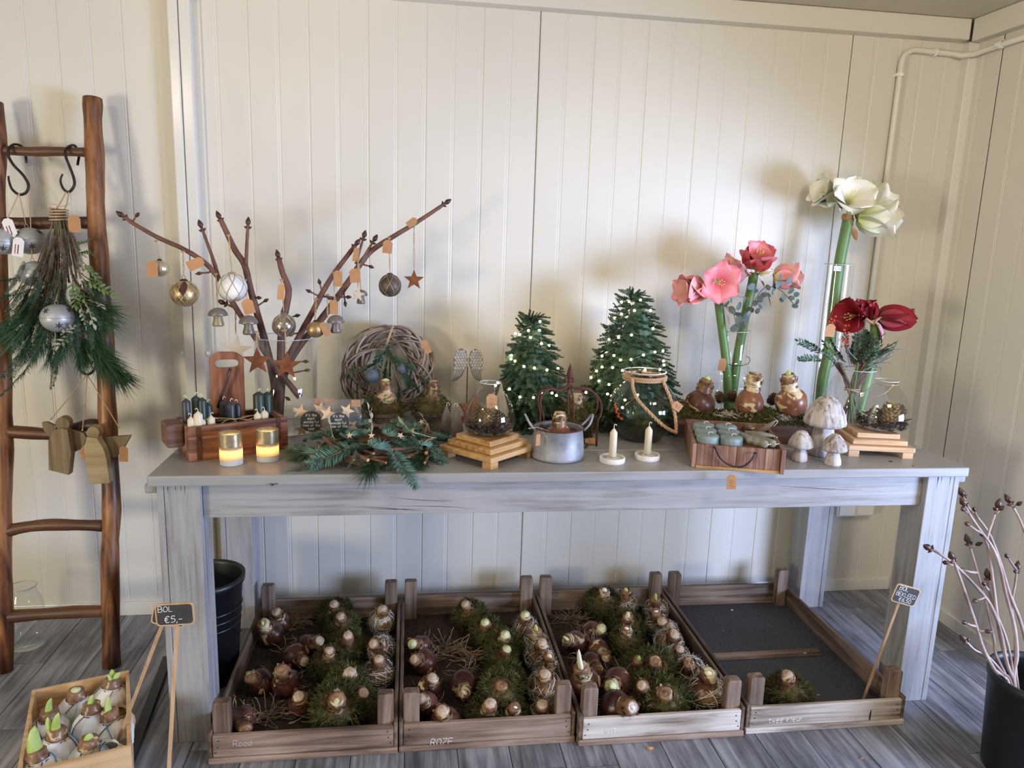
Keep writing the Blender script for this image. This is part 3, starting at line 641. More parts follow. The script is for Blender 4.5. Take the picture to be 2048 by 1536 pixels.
for nk, bd, k, top, lab, sc in [
 ((1133,1278),(1152,1285),'b','s26','bulb with long pale green sprout over the left board, '+R3,1.1),
 ((1206,1256),(1184,1266),'b','g','bare bulb lying with pale cut neck to the right, back left, '+R3,1),
 ((1213,1315),(1196,1300),'b','w6','bare bulb lying with a small white tip towards the front, '+R3,1),
 ((1161,1332),(1171,1368),'b','w52','big bulb with long white sprout leaning over the left board, '+R3,1.3),
 ((1198,1340),(1181,1325),'b','n','bulb with frayed brown neck in the middle of the bare ones, '+R3,.95),
 ((1222,1373),(1236,1368),'b','g','two-tone bulb with a cream patch, its end facing forward, '+R3,1.25),
 ((1266,1415),(1231,1412),'b','w10','bare bulb lying sideways along the front board, neck to the right, '+R3,1.25),
 ((1209,1180),(1203,1208),'m','w14','mossy bulb with white tip at the back board, '+R3,1.1),
 ((1252,1180),(1250,1208),'l','s16','bulb with green tip and grey fibres at the back board, '+R3,1),
 ((1256,1230),(1254,1254),'m','w18','mossy bulb with pointed white tip, second from the back, '+R3,1),
 ((1253,1256),(1252,1284),'m','w10','mossy bulb with cream tip and ringed neck, third from the back, '+R3,.95),
 ((1278,1318),(1272,1342),'m','s18','mossy bulb with upright green tip, centre, '+R3,1),
 ((1310,1322),(1313,1345),'m','n','mossy bulb hidden in bright moss right of the centre, '+R3,1.1),
 ((1284,1370),(1296,1386),'m','c','mossy bulb leaning left with frayed dark neck, '+R3,1.05),
 ((1330,1385),(1326,1405),'m','n','large ball of bright moss at the front board, '+R3,1.2),
 ((1311,1196),(1312,1220),'l','s26','lichen wrapped bulb with long green sprout in the back right corner, '+R3,1),
 ((1312,1222),(1313,1248),'l','w8','lichen wrapped bulb with torn white scales, '+R3,.95),
 ((1324,1240),(1333,1264),'l','c','lichen wrapped bulb with purple brown skin, right row, '+R3,.95),
 ((1350,1268),(1337,1287),'l','c','fibre wrapped bulb with shiny gold brown flank, right row, '+R3,1.1),
 ((1360,1297),(1352,1316),'l','c','brown ringed bulb half hidden in grey fibre, right row, '+R3,1),
 ((1378,1325),(1379,1348),'l','n','ball of pale grey fibre with no neck showing, right row, '+R3,1),
 ((1416,1345),(1414,1384),'l','w10','tall ringed bulb with white tip behind the front right post, '+R3,1.3),
]: bulb(nk, bd, k, top, lab, sc)
bulb((1576,1348),(1574,1386),'m','c','single mossy bulb with cut top in the near-empty rightmost crate',1.15)
# loose root clumps
def clump(px, py, label, s=1.0, seed=1):
    r_ = random.Random(seed); m = MB()
    for k in range(40):
        p = V((r_.uniform(-.035, .035), r_.uniform(-.02, .02), r_.uniform(0, .02))); a = r_.uniform(-.5, .5)+(pi if r_.random() < .4 else 0); pts = [p]; d = V((cos(a), sin(a), .4))
        for j in range(7):
            d = (d+V((r_.uniform(-1, 1), r_.uniform(-1, 1), r_.uniform(-.8, .7)))*.45).normalized(); p = p+d*.012; p.z = max(.001, p.z); pts.append(p)
        m.tube(pts, .0012, 4, cap=False)
    o = obj('root_clump', m, M_root, kind='stuff'); o.location = PZ(px, py, .025); o.scale = (s, s, s); tag(o, label, 'roots')
clump(893, 1310, 'brown wiry bulb roots spread on the soil, left part of the ROZE crate', 1, 1)
clump(944, 1322, 'pale curled bulb roots in the middle of the ROZE crate', 1.0, 2)
clump(590, 1250, 'loose brown roots near the back of the Rood crate', .9, 3)
clump(530, 1440, 'pale roots beside the front left bulb of the Rood crate', .9, 4)
clump(640, 1440, 'brown roots along the front board of the Rood crate', 1.0, 5)
clump(1140, 1245, 'thin roots at the back left of the WIT crate', .8, 6)
# scraps
for (px, py, lab, z, m_) in [(1300,1497,'small dried brown leaf on the floor in front of the WIT crate',.0015,M_spathe),(1724,1516,'tiny reddish crumb on the floor planks front right',.0015,M_spathe),
                      (1464,1220,'white pebble of grit at the back of the near-empty crate',.0235,M_chalk),(1610,1306,'pale husk scrap on the slat of the near-empty crate',.028,M_cutg),(1447,1262,'brown husk scrap on the base of the near-empty crate',.0235,M_spathe),(1636,1390,'pale crumb on the base near the front of the near-empty crate',.0235,M_rootp)]:
    r_ = random.Random(px); s = .014 if px == 1300 else .006
    m = MB(); n = 7; pts = [(cos(2*pi*k/n)*s*r_.uniform(.6, 1.2), sin(2*pi*k/n)*s*.6*r_.uniform(.6, 1.2), .0015+s*.3*r_.random()) for k in range(n)]
    m.add([(0, 0, s*.5)]+pts+[(p[0]*.9, p[1]*.9, 0) for p in pts], [(0, 1+k, 1+(k+1) % n) for k in range(n)]+[(1+k, 1+n+k, 1+n+(k+1) % n, 1+(k+1) % n) for k in range(n)])
    o = obj('husk_scrap', m, m_); o.location = PZ(px, py, z)-V((0, 0, .0012)); tag(o, lab, 'scrap')

# ---------------------------------------------------------------- tags, signs, strings
def pricetag(parent, p, w=.026, h=.034, ang=0, tilt=0, yaw=0, stringto=None, inv=False, scrib=False, m=None):
    """kraft tag hanging with its hole at p (parent's coordinates)"""
    c = .28*w; out = [(-w/2, -h), (w/2, -h), (w/2, -c), (w/2-c, 0), (-w/2+c, 0), (-w/2, -c)]
    M = T(V(p)) @ Matrix.Rotation(yaw, 4, 'Z') @ Matrix.Rotation(ang, 4, 'Y') @ Matrix.Rotation(tilt, 4, 'X')
    o = obj('price_tag', MB().prism(out, -.0004, .0004), m or M_kraft, parent, M=M)
    if scrib:
        sc = MB(); r_ = random.Random(int(w*1e5)+int(h*1e5))
        for k in range(3):
            z0 = -h*(.38+.18*k); sc.tube(smooth_path([(-w*.18+w*.12*j, -.0006, z0+r_.uniform(-.06, .06)*h) for j in range(4)], 3), .00035, 4)
        obj('scribble', sc, M_ink, o)
    if stringto is not None:
        a = V(p)+(M.to_3x3() @ V((0, 0, -.003))); b = V(stringto)
        obj('tag_string', MB().tube(smooth_path([a, (a+b)/2+V((.004, -.002, -.002)), b], 4), .0006, 5), M_twine, parent)
    return o
def sign(name, c, w, h, roll, lines, label, stick_to, yaw=0, seed=1, hs=.02, plain=False):
    t = thing(name, label, 'sign', c, rot=(Matrix.Rotation(yaw, 4, 'Z') @ Matrix.Rotation(roll, 4, 'Y')))
    def rr(w, h, r): return [(sx*(w/2-r)+r*cos(a), sz*(h/2-r)+r*sin(a)) for sx, sz, a0 in ((1, 1, 0), (-1, 1, 90), (-1, -1, 180), (1, -1, 270)) for a in [radians(a0+k*30) for k in range(4)]]
    obj('board_frame', MB().prism(rr(w, h, .009), -.002, .002), M_stick, t)
    bd = obj('slate', MB().prism(rr(w-.007, h-.007, .007), -.0028, .0024), M_board, t)
    for i, (tx, x, z, hh) in enumerate(lines): writing('chalk_writing', tx, hh, bd, T((x, -.0032, z)), M_chalk, .105, .05, seed=seed+i)
    Mi = t.matrix_basis.inverted() if False else (T(V(c)) @ (Matrix.Rotation(yaw, 4, 'Z') @ Matrix.Rotation(roll, 4, 'Y'))).inverted()
    a = V((stick_to[0], .004, -h/2+.012)); b = Mi @ V(stick_to[1])
    dr = (b-a).normalized(); sd = dr.cross(V((0, 1, 0))).normalized()*.0042; dp = V((0, .0016, 0))
    vs = [a-sd-dp, a+sd-dp, a+sd+dp, a-sd+dp, b-sd-dp, b+sd-dp, b+sd+dp, b-sd+dp]
    obj('stick', MB().add(vs, [(0,1,2,3), (7,6,5,4), (0,4,5,1), (1,5,6,2), (2,6,7,3), (3,7,4,0)]), M_stick, t)
    return t
pR = PY(1811, 1190, 1.885)
sign('price_sign', pR, .083, .058, radians(17), [('BOL', -.030, .012, .013), ('BEKLEED', -.034, -.006, .012), ('€6,50', -.018, -.022, .012)],
     'small chalkboard sign reading BOL BEKLEED €6,50 tilted on a stick in the near-empty crate', (-.008, PZ(1740, 1412, .026)+V((0, .035, 0))), seed=11)
pL = PY(350, 1228, 1.62)
sign('price_sign', pL, .082, .053, radians(-2), [('BOL', -.034, .008, .013), ('€5,-', -.022, -.018, .015)],
     'small chalkboard sign reading BOL €5,- on a stick in front of the left table leg', (.003, PY(332, 1640, 1.60)), seed=21)
pL2 = PY(338, 1232, 1.70)
sign('price_sign', pL2, .075, .048, radians(12), [], 'second wooden sign stick leaning from the bulb box, its board hidden behind the €5 sign', (-.010, PZ(232, 1492, .10)), seed=31)
# ---------------------------------------------------------------- shapes shared on the table
def star_pts(r, ri=.42, rot=0): return [((r if k % 2 == 0 else r*ri)*sin(rot+k*pi/5), (r if k % 2 == 0 else r*ri)*cos(rot+k*pi/5)) for k in range(10)]
def gem_ball(r, kind, seed=1):
    """returns body mesh builder (unit centred) with relief, plus optional line mesh"""
    m = MB(); nu, nv = 40, 22
    def f(a, i):
        t = i/nv
        if kind == 'rib': return 1+.085*abs(sin(8*a)) if 0 < i < nv else 1
        if kind == 'dia': return 1+.035*(abs(sin(10*a+t*14))*abs(sin(10*a-t*14)))**.5*sin(pi*t) if 0 < i < nv else 1
        return 1
    vs = []
    for i in range(nv+1):
        t = pi*i/nv
        for j in range(nu):
            a = 2*pi*j/nu; q = f(a, i); vs.append((max(1e-4, sin(t))*r*q*cos(a), max(1e-4, sin(t))*r*q*sin(a), -cos(t)*r))
    m.add(vs, [(i*nu+j, i*nu+(j+1) % nu, (i+1)*nu+(j+1) % nu, (i+1)*nu+j) for i in range(nv) for j in range(nu)])
    return m
def lattice(r, n=6, k=.42, rr=.0009):
    m = MB()
    for s in (-1, 1):
        for j in range(n):
            pts = []
            for i in range(13):
                t = radians(22)+(pi-radians(44))*i/12; a = 2*pi*j/n+s*k*(i/12)*pi; pts.append((r*sin(t)*cos(a), r*sin(t)*sin(a), r*cos(t)))
            m.tube(pts, rr, 4, cap=False)
    return m
def cap_mb(r, z, rc): return MB().lathe([(r*1.05, z-.004), (r, z), (r*.8, z+.003), (r*.55, z+.0045), (.001, z+.005)], 14)
def ringat(z, rr=.005, t=.0007): return MB().tube([(rr*cos(a), 0, z+rr+rr*sin(a)) for a in [2*pi*k/14 for k in range(14)]], t, 5, closed=True)
def hang(t, c, top, dz, m=M_twine, r=.0019, two=True):
    a = V((0, 0, dz)); b = V(top)-V(c); mb = MB(); rr = random.Random(int(abs(c[0])*1e4))
    for s in ((-1, 1) if two else (0,)):
        mb.tube(smooth_path([a, a.lerp(b, .35)+V((s*.0016+rr.uniform(-.001, .001), 0, 0)), a.lerp(b, .7)+V((-s*.0018, .001, 0)), b+V((s*.002, 0, .001))], 4), r*.6, 5)
    mb.tube([b+V((.005*cos(q), .005*sin(q), .0015*sin(q))) for q in [2*pi*k/10 for k in range(10)]], r*.8, 5, closed=True)
    obj('hanging_string', mb, m, t)
def bauble(c, r, kind, mb_, label, top, tagp=None, cap=True, capm=None, lat=None, latm=None, ring=False, tk={}):
    t = thing('bauble', label, 'bauble', c, group='ornaments on the branches')
    o = obj('bauble_body', gem_ball(r, kind), mb_, t, smooth=True)
    if lat: obj('lattice_relief', lattice(r*1.004, *lat), latm, o)
    obj('cap', cap_mb(r*.30, r*.98, 0), capm or M_cap, t, smooth=True); z = r*.98+.004
    if ring: obj('ring', ringat(z, .0055), M_cap, t, smooth=True); z += .010
    else: obj('ring', ringat(z, .0025, .0005), M_cap, t); z += .004
    hang(t, c, top, z)
    if tagp: pricetag(t, V(tagp)-V(c), **tk)
    return t
def mushroom_orn(c, s, label, m1, m2, top, tagp=None, tk={}, ribbed=False):
    t = thing('mushroom_ornament', label, 'ornament', c, group='ornaments on the branches')
    fn = (lambda a, z, i: 1+.05*abs(sin(8*a))) if ribbed else None
    obj('mushroom_stem', MB().lathe([(.0001, -.62), (.30, -.62), (.345, -.56), (.345, -.45), (.27, -.2), (.235, 0), (.23, .12)], 20), m2, t, smooth=True, M=Matrix.Scale(s, 4))
    obj('mushroom_cap', MB().lathe([(.15, .10), (.46, .02), (.54, .03), (.55, .09), (.50, .24), (.38, .40), (.2, .49), (.0001, .52)], 32, fn=fn), m1, t, smooth=True, M=Matrix.Scale(s, 4))
    hang(t, c, top, .5*s)
    if tagp: pricetag(t, V(tagp)-V(c), **tk)
    return t
def star_orn(c, r, label, m, top, th=.002, rot=0, tagp=None, tk={}, ri=.42, yaw=0):
    t = thing('star_ornament', label, 'ornament', c, rz=yaw, group='ornaments on the branches')
    obj('star', MB().prism(star_pts(r, ri, rot), -th/2, th/2), m, t, bevel=min(.0008, th/3))
    hang(t, c, top, r*.93)
    if tagp: pricetag(t, V(tagp)-V(c), **tk)
    return t

# ---------------------------------------------------------------- vase with branches
vc = V((-.385, 2.43, ZT)); VR = .096; VH = .305
va = thing('cylinder_vase', 'tall clear glass cylinder vase holding the brown branches behind the wooden box', 'vase', vc)
obj('glass_wall', MB().lathe([(.0001, .002), (VR-.008, .002), (VR, .010), (VR, VH), (VR-.003, VH), (VR-.003, .014), (.0001, .010)], 48), M_glass, va, smooth=True)
obj('rim', MB().tube([((VR-.0015)*cos(a), (VR-.0015)*sin(a), VH) for a in [2*pi*k/48 for k in range(48)]], .0013, 6, closed=True), M_rim, va, smooth=True)
wt = MB().lathe([(.0001, .0105), (VR-.0035, .0105), (VR-.0035, .062), (.0001, .062)], 40); obj('water', wt, glass('water', (.94, .95, .95), .03, .5, .02, haze=.10), va)
def branch(pts, r0, r1, label, Y0=2.43, Y1=2.5, buds=(), group='brown budded branches in the glass vase', m=None, mbud=None, tip=True, nodes_=True, base=None, cat='branch', name='budded_branch', rsc=1.38):
    """pts: photo points tip first, base last, on a depth running from Y1 (tip) to Y0 (base)"""
    n = len(pts); P = []
    for i, p in enumerate(pts): P.append(PY(p[0], p[1], Y1+(Y0-Y1)*i/(n-1)))
    if base is not None: P.append(V(base))
    P = smooth_path(P, 5); k = len(P); rr = random.Random(int(pts[0][0]))
    rs = [rsc*(r1+(r0-r1)*(i/(k-1))**.8)+(.0006 if (nodes_ and i % 7 == 3) else 0) for i in range(k)]
    o = P[-1]; t = thing(name, label, cat, o, group=group)
    mm = m or M_branch
    obj('stem', MB().tube([p-o for p in P], rs, 8), mm, t, smooth=True)
    def bud(p, d, s):
        q = MB().lathe([(.0001, -.2), (.25, 0), (.42, .3), (.48, .6), (.33, 1.0), (.14, 1.35), (.0001, 1.5)], 9, M=T(p-o) @ Rto(d) @ Matrix.Scale(s, 4))
        obj('bud', q, mbud or M_bud, t, smooth=True)
    if tip:
        d = (P[0]-P[2]).normalized(); bud(P[0], d, .0175)
        for s in (-1, 1): bud(P[1], (d*.5+d.cross(V((0, 1, 0)))*s), .009)
    for (x, y, x1, y1) in buds:        # spur from branch point to bud
        best = min(P, key=lambda q: ((projx(q)[0]-x)**2+(projx(q)[1]-y)**2)); e = PY(x1, y1, best.y-.008)
        obj('spur', MB().tube([best-o, (best+e)/2-o+V((0, 0, -.002)), e-o], [.004, .0028, .0026], 6), mm, t, smooth=True); bud(e, e-best, .0125)
    return t, P
def projx(P):
    d = V(P)-EYE; z = d.dot(CF); return (1024+FPX*d.dot(CR)/z, 768-FPX*d.dot(CU)/z)
b1, B1 = branch([(247,433),(275,452),(318,476),(365,497),(408,524),(437,556),(462,600),(497,655),(530,705),(556,742),(580,770),(600,795)], .0075, .0038, 'longest branch reaching far left with the two gold baubles', 2.40, 2.42, [(266,444,272,433),(425,548,403,546)])
b2, B2 = branch([(403,455),(416,490),(430,530),(441,568),(452,598)], .0050, .0028, 'short thin branch crossing the far left branch, left of the white bauble', 2.41, 2.44)
b3, B3 = branch([(440,437),(452,462),(470,500),(489,530),(500,575),(513,622),(525,665),(538,715),(548,765),(553,825)], .0095, .0055, 'thick branch left of centre carrying the white lattice bauble', 2.44, 2.47, [(517,612,528,603),(520,590,514,595)])
b4, B4 = branch([(496,450),(494,485),(492,530)], .0042, .0032, 'short upright branch tip beside the thick left branch', 2.45, 2.47)
b5, B5 = branch([(557,515),(565,545),(577,578),(573,610),(565,645),(562,700),(562,760),(558,830)], .0105, .0055, 'central upright branch holding the silver lattice bauble', 2.42, 2.46, [(578,640,590,632),(562,728,607,723),(562,750,610,741),(560,790,572,795)])
b6, B6 = branch([(890,407),(868,422),(828,448),(785,474),(745,500),(722,526),(698,562),(668,604),(632,652),(600,690),(573,735),(558,790),(552,830)], .0100, .0036, 'longest branch reaching far right with the dark bauble and rust star', 2.46, 2.53, [(720,528,738,532),(690,575,690,603),(676,592,664,596)])
b7, B7 = branch([(711,490),(692,515),(668,547),(645,585),(626,622),(604,662),(582,705),(562,745),(545,790)], .0085, .0045, 'branch right of centre with side buds, left of the longest right branch', 2.43, 2.47, [(642,590,622,584),(645,585,640,568),(642,592,692,594),(604,662,586,668)])
b8, B8 = branch([(727,475),(720,500),(712,528)], .0032, .0024, 'thin twig tip above the white star ornament', 2.48, 2.50)
b9, B9 = branch([(747,482),(733,505),(717,532)], .0034, .0024, 'thin twig tip right of the branch fork', 2.49, 2.51)
b10, B10 = branch([(450,607),(470,617),(490,640)], .0030, .0020, 'small twig pointing left behind the grey mushroom ornament', 2.43, 2.43)
def BY(x, y, Y): return PY(x, y, Y)
tk0 = dict(w=.026, h=.036)
bauble(BY(320,537,2.395), .0245, 'rib', M_silverg, 'small ribbed champagne bauble with kraft tag, far left of the branches', BY(312,482,2.405), BY(304,521,2.36), capm=M_cap, tk=dict(w=.032, h=.048, tilt=-.15))
bauble(BY(369,587,2.39), .0400, 'dia', M_gold, 'large diamond-pattern gold bauble hanging from the far left branch', BY(366,503,2.405), BY(372,566,2.345), ring=True, lat=(12, .5, .0014), latm=M_silverg, tk=dict(w=.028, h=.04, ang=.75, yaw=1.25, m=M_rustd))
bauble(BY(465,575,2.395), .0430, 'plain', M_bauw, 'white lattice bauble hanging from the thick left branch', BY(457,470,2.41), BY(492,598,2.35), capm=M_silverg, lat=(7, .42, .0012), latm=M_baul, tk=dict(w=.034, h=.046, ang=-.25))
bauble(BY(568,651,2.37), .0355, 'plain', M_merc, 'silver grey glass bauble with pale lattice, at the centre branch', BY(563,560,2.42), BY(563,568,2.37), capm=M_greyg, lat=(6, .42, .0011), latm=M_silverg, tk=dict(w=.020, h=.048, ang=.1))
bauble(BY(631,659,2.38), .0255, 'rib', M_gold, 'small ribbed antique gold bauble right of the silver one', BY(632,598,2.42), BY(643,645,2.36), tk=dict(w=.022, h=.046, ang=-.45))
bauble(BY(780,571,2.47), .0365, 'plain', M_baud, 'dark brown bauble with worn lattice, hanging from the right branch', BY(778,476,2.49), BY(776,480,2.465), capm=M_baud, lat=(6, .42, .0009), latm=M_baudl, tk=dict(w=.030, h=.042, ang=.08))
mushroom_orn(BY(436,632,2.385), .050, 'ribbed silvery mushroom ornament with cream stem, left of the grey one', M_greyg, M_olive, BY(432,548,2.40), BY(407,521,2.36), dict(w=.030, h=.050, ang=1.15), ribbed=True)
mushroom_orn(BY(497,648,2.375), .052, 'brown grey mushroom ornament below the white lattice bauble', M_greyg, M_greyg, BY(490,560,2.40))
mushroom_orn(BY(672,646,2.385), .049, 'plain grey mushroom ornament right of the gold ribbed bauble', M_greyg, M_greyg, BY(667,545,2.43), BY(668,600,2.36), dict(w=.026, h=.044))
mushroom_orn(BY(722,592,2.46), .040, 'small grey mushroom ornament partly hidden by a pale star', M_greyg, M_greyg, BY(718,528,2.47), BY(714,495,2.45), dict(w=.018, h=.044, ang=.15))
star_orn(BY(716,589,2.42), .024, 'small pale star ornament in front of a little grey mushroom', M_starw, BY(716,520,2.45), tagp=BY(708,537,2.41), tk=dict(w=.032, h=.044, ang=-.1), rot=.15)
star_orn(BY(828,560,2.485), .0345, 'small rusty star hanging at the far right of the branches', M_rust, BY(828,450,2.505), tagp=BY(833,438,2.49), tk=dict(w=.022, h=.036, ang=.9))
star_orn(BY(515,722,2.31), .0440, 'rusty metal star on the left, hanging before the vase glass', M_rust, BY(513,664,2.34), rot=-.02)
star_orn(BY(573,731,2.30), .0450, 'rusty metal star on the right, hanging before the vase glass', M_rust, BY(570,660,2.33), rot=.05)
star_orn(BY(473,700,2.40), .050, 'cream wooden star hanging behind the upright mould board', M_starw, BY(471,615,2.43), rot=.1, ri=.38)
star_orn(BY(656,652,2.44), .026, 'pale star half hidden behind the grey mushroom ornament', M_starw, BY(655,590,2.46), tagp=BY(676,541,2.41), tk=dict(w=.026, h=.050))

# ---------------------------------------------------------------- wooden mould box with candles
A = V((-.594, 2.080, ZT)); Bq = V((-.352, 2.205, ZT)); ux = (Bq-A).normalized(); ang = atan2(ux.y, ux.x); BL = (Bq-A).length+.004
BH = .098; BD = .145
MBx = T(A) @ Matrix.Rotation(ang, 4, 'Z')
bx = thing('mould_box', 'old reddish wooden brick mould with rust straps, filled with small candles', 'box', A, rz=ang)
th = .014
obj('front_board', MB().box(0, 0, 0, BL, th, BH), M_brick, bx, bevel=.003); obj('back_board', MB().box(0, BD-th, 0, BL, BD, BH), M_brick, bx, bevel=.003)
obj('bottom_board', MB().box(.001, th, 0, BL-.001, BD-th, .012), M_brick, bx)
obj('end_board', MB().box(.0, th+.0005, .0125, .014, BD-th-.0005, BH-.004), M_brick, bx, bevel=.002); obj('end_board', MB().box(BL-.014, th+.0005, .0125, BL, BD-th-.0005, BH-.004), M_brick, bx, bevel=.002)
obj('handle', MB().box(-.046, .040, .034, -.001, BD-.02, .100), M_trough, bx, bevel=.008, seg=3, label='dark projecting end grip')
for x in (.022, BL-.034): obj('strap', MB().box(x, -.0014, .004, x+.013, -.0001, BH), M_rustd, bx)
obj('strap', MB().box(BL-.034, -.001, BH+.0001, BL-.021, BD, BH+.0014), M_rustd, bx)
for x in (.11, .13): obj('nail_head', MB().ball((x+.02, -.0003, .083-.1*(x-.11)), .0016, 8), M_crack, bx)
# twine in the box
tw = MB(); r_ = random.Random(5)
for k in range(5):
    pts = [(.03+(.16*j/5)+r_.uniform(-.01, .01), .03+r_.uniform(0, .07), BH-.012+r_.uniform(0, .016)) for j in range(6)]; tw.tube(smooth_path(pts, 4), .0016, 6)
obj('twine_tangle', tw, M_twine, bx, kind='stuff')
# upright mould board with hand slot
pb = PY(448, 850, 2.26); wbd = .094; hbd = PY(455, 703, 2.27).z-ZT
ub = thing('mould_board', 'reddish upright wooden board with an oval hand slot behind the candles', 'board', (PY(456, 800, 2.262).x, 2.262, ZT), rz=.04)
def slotboard():
    m = MB(); W = wbd/2; H = hbd; n = 28; inn = []; out = []
    for k in range(n):
        a = 2*pi*k/n; cx, cz = cos(a), sin(a)
        inn.append((.034*(abs(cx)**.6)*(1 if cx > 0 else -1), H-.034+.0125*(abs(cz)**.8)*(1 if cz > 0 else -1)+.003*cx))
        s = 1/max(abs(cx), abs(cz)); ox, oz = cx*s, cz*s
        q = .86 if abs(abs(ox)-abs(oz)) < .25 and oz > 0 else 1
        out.append((ox*W*q+.0, (H-.034)+(oz*.034*q if oz > 0 else oz*(H-.034))))
    for y, fl in ((-.007, 0), (.007, 1)):
        vs = [(x, y, z) for x, z in inn]+[(x, y, z) for x, z in out]
        fs = [(k, n+k, n+(k+1) % n, (k+1) % n) for k in range(n)]; m.add(vs, fs if not fl else [f[::-1] for f in fs])
    for L_ in (inn, out):
        m.add([(x, -.007, z) for x, z in L_]+[(x, .007, z) for x, z in L_], [(k, (k+1) % n, n+(k+1) % n, n+k) for k in range(n)])
    return m
ubb = obj('board', slotboard(), M_brickz, ub)
# twig lying across board
tgm = thing('dark_twig', 'dark twig leaning over the candles against the upright mould board', 'twig', PY(436, 815, 2.235))
o_ = V(tgm.location); obj('twig', MB().tube([PY(x, y, 2.235)-o_ for x, y in [(436,815),(446,780),(455,755),(461,737)]], [.005, .004, .004, .005], 7), M_bud, tgm, smooth=True)
def candle(px, py, w, h, m, label, Y, grp='small candles in the wooden mould box', base=None, name='candle', lean=0, taper=.35):
    """px,py: photo point of the candle's shoulder top"""
    top = PY(px, py, Y); t = thing(name, label, 'candle', top-V((0, 0, h)), group=grp, rz=0); t.rotation_euler = (0, lean, 0)
    r = w/2
    obj('wax', MB().lathe([(.0001, 0), (r*.97, 0), (r, .002), (r, h-.006), (r*.88, h-.003), (r*taper, h+.002), (.0015, h+.005)], 16), m, t, smooth=True)
    rr = random.Random(px); s = rr.choice((-1, 1))
    obj('wick', MB().tube(smooth_path([(0, 0, h+.003), (0, 0, h+.009), (s*.003, 0, h+.0135), (s*.007, -.001, h+.010)], 3), .0009, 5), M_wick, t)
    return t
for x, y, w, h, m, l, Y in [(372,800,.023,.085,M_candk,'slate candle at the far left of the mould box',2.16),(391,794,.024,.10,M_candg,'dark green candle second from the left in the mould box',2.185),
    (404,798,.024,.10,M_candg,'dark green candle third from the left, slightly lower',2.18),(416,808,.022,.09,M_candg,'dark green candle touching the upright board',2.19),
    (446,802,.020,.085,M_candk,'slate candle left of the middle trio, set back',2.23),(461,806,.025,.082,M_candk,'thick slate candle in front of the upright board',2.20),(475,808,.019,.08,M_candk,'slate candle right of the middle trio',2.22),
    (517,786,.033,.11,M_candg,'thick dark green candle at the right of the mould box',2.255),(534,786,.028,.11,M_candg,'dark green candle at the far right of the mould box',2.27),
    (382,836,.020,.055,M_candi,'short ivory candle at the front left of the mould box',2.115),(396,826,.024,.065,M_candi,'ivory candle with curled tip tied with string',2.118),(404,840,.020,.055,M_candi,'ivory candle right of the tied one',2.13),(422,834,.021,.055,M_candi,'short ivory candle standing free near the front left',2.14),
    (515,827,.021,.055,M_candi,'left one of the two short ivory candles at the right end',2.20),(529,823,.022,.058,M_candi,'right one of the two short ivory candles at the right end',2.21)]:
    candle(x, y, w, h, m, l, Y)
# ---------------------------------------------------------------- tealights
M_tl = bpy.data.materials.new('amber_glass'); M_tl.use_nodes = True
def tlm():
    nt = M_tl.node_tree; b = nt.nodes['Principled BSDF']; b.inputs['Base Color'].default_value = (.95, .72, .45, 1); b.inputs['Roughness'].default_value = .35
    tr = nt.nodes.new('ShaderNodeBsdfTranslucent'); tr.inputs[0].default_value = (1, .86, .66, 1); mx = nt.nodes.new('ShaderNodeMixShader'); mx.inputs[0].default_value = .72
    nt.links.new(b.outputs[0], mx.inputs[1]); nt.links.new(tr.outputs[0], mx.inputs[2]); nt.links.new(mx.outputs[0], nt.nodes['Material Output'].inputs[0])
tlm(); M_flame = mat('flame', (1, .8, .4), .5, emis=(1, .70, .34), es=90); M_gilt = mat('gilt_band', (.42, .34, .19), .3, .75, c2=(.60, .50, .32), scale=60)
for i, (px, py, lab) in enumerate([(458, 934, 'lit glass tealight holder with gold rim, left of two on the table'), (532, 926, 'lit glass tealight holder with gold rim, right of two on the table')]):
    p = PZ(px, py, ZT); r = .0305; h = .088; c = V((p.x, p.y+r, ZT)); t = thing('tealight_holder', lab, 'tealight', c, group='lit tealight holders')
    g = MB(); pr = [(.0001, 0), (r*.92, 0), (r, .006), (r, h*.5)]; g.lathe(pr, 32, 0); g.lathe([(r, h*.5), (r, h*.60)], 32, 0); g.lathe([(r, h*.60), (r, h)], 32, 1); g.lathe([(r, h), (r-.0025, h), (r-.0025, h*.5)], 32, 1); 
    g.lathe([(r-.0025, h*.5), (r-.0025, .016), (.0001, .014)], 32, 0); g.lathe([(r+.0002, .001), (r+.0006, .016)], 32, 2)
    obj('glass_cup', g, [M_tl, M_gilt, M_rim], t, smooth=True)
    obj('tealight', MB().lathe([(.0001, .0145), (.019, .0145), (.019, .028), (.018, .028), (.0178, .025), (.0001, .025)], 20), M_candi, t, smooth=True)
    fl = obj('flame', MB().lathe([(.0001, .028), (.0042, .034), (.0046, .039), (.0028, .048), (.0001, .056)], 12), M_flame, t, smooth=True)
    l = bpy.data.lights.new('tealight_glow', 'POINT'); l.energy = 14; l.color = (1, .76, .50); l.shadow_soft_size = .012
    lo = bpy.data.objects.new('tealight_glow', l); C.objects.link(lo); lo.location = c+V((0, 0, .038))
    fl.visible_shadow = True
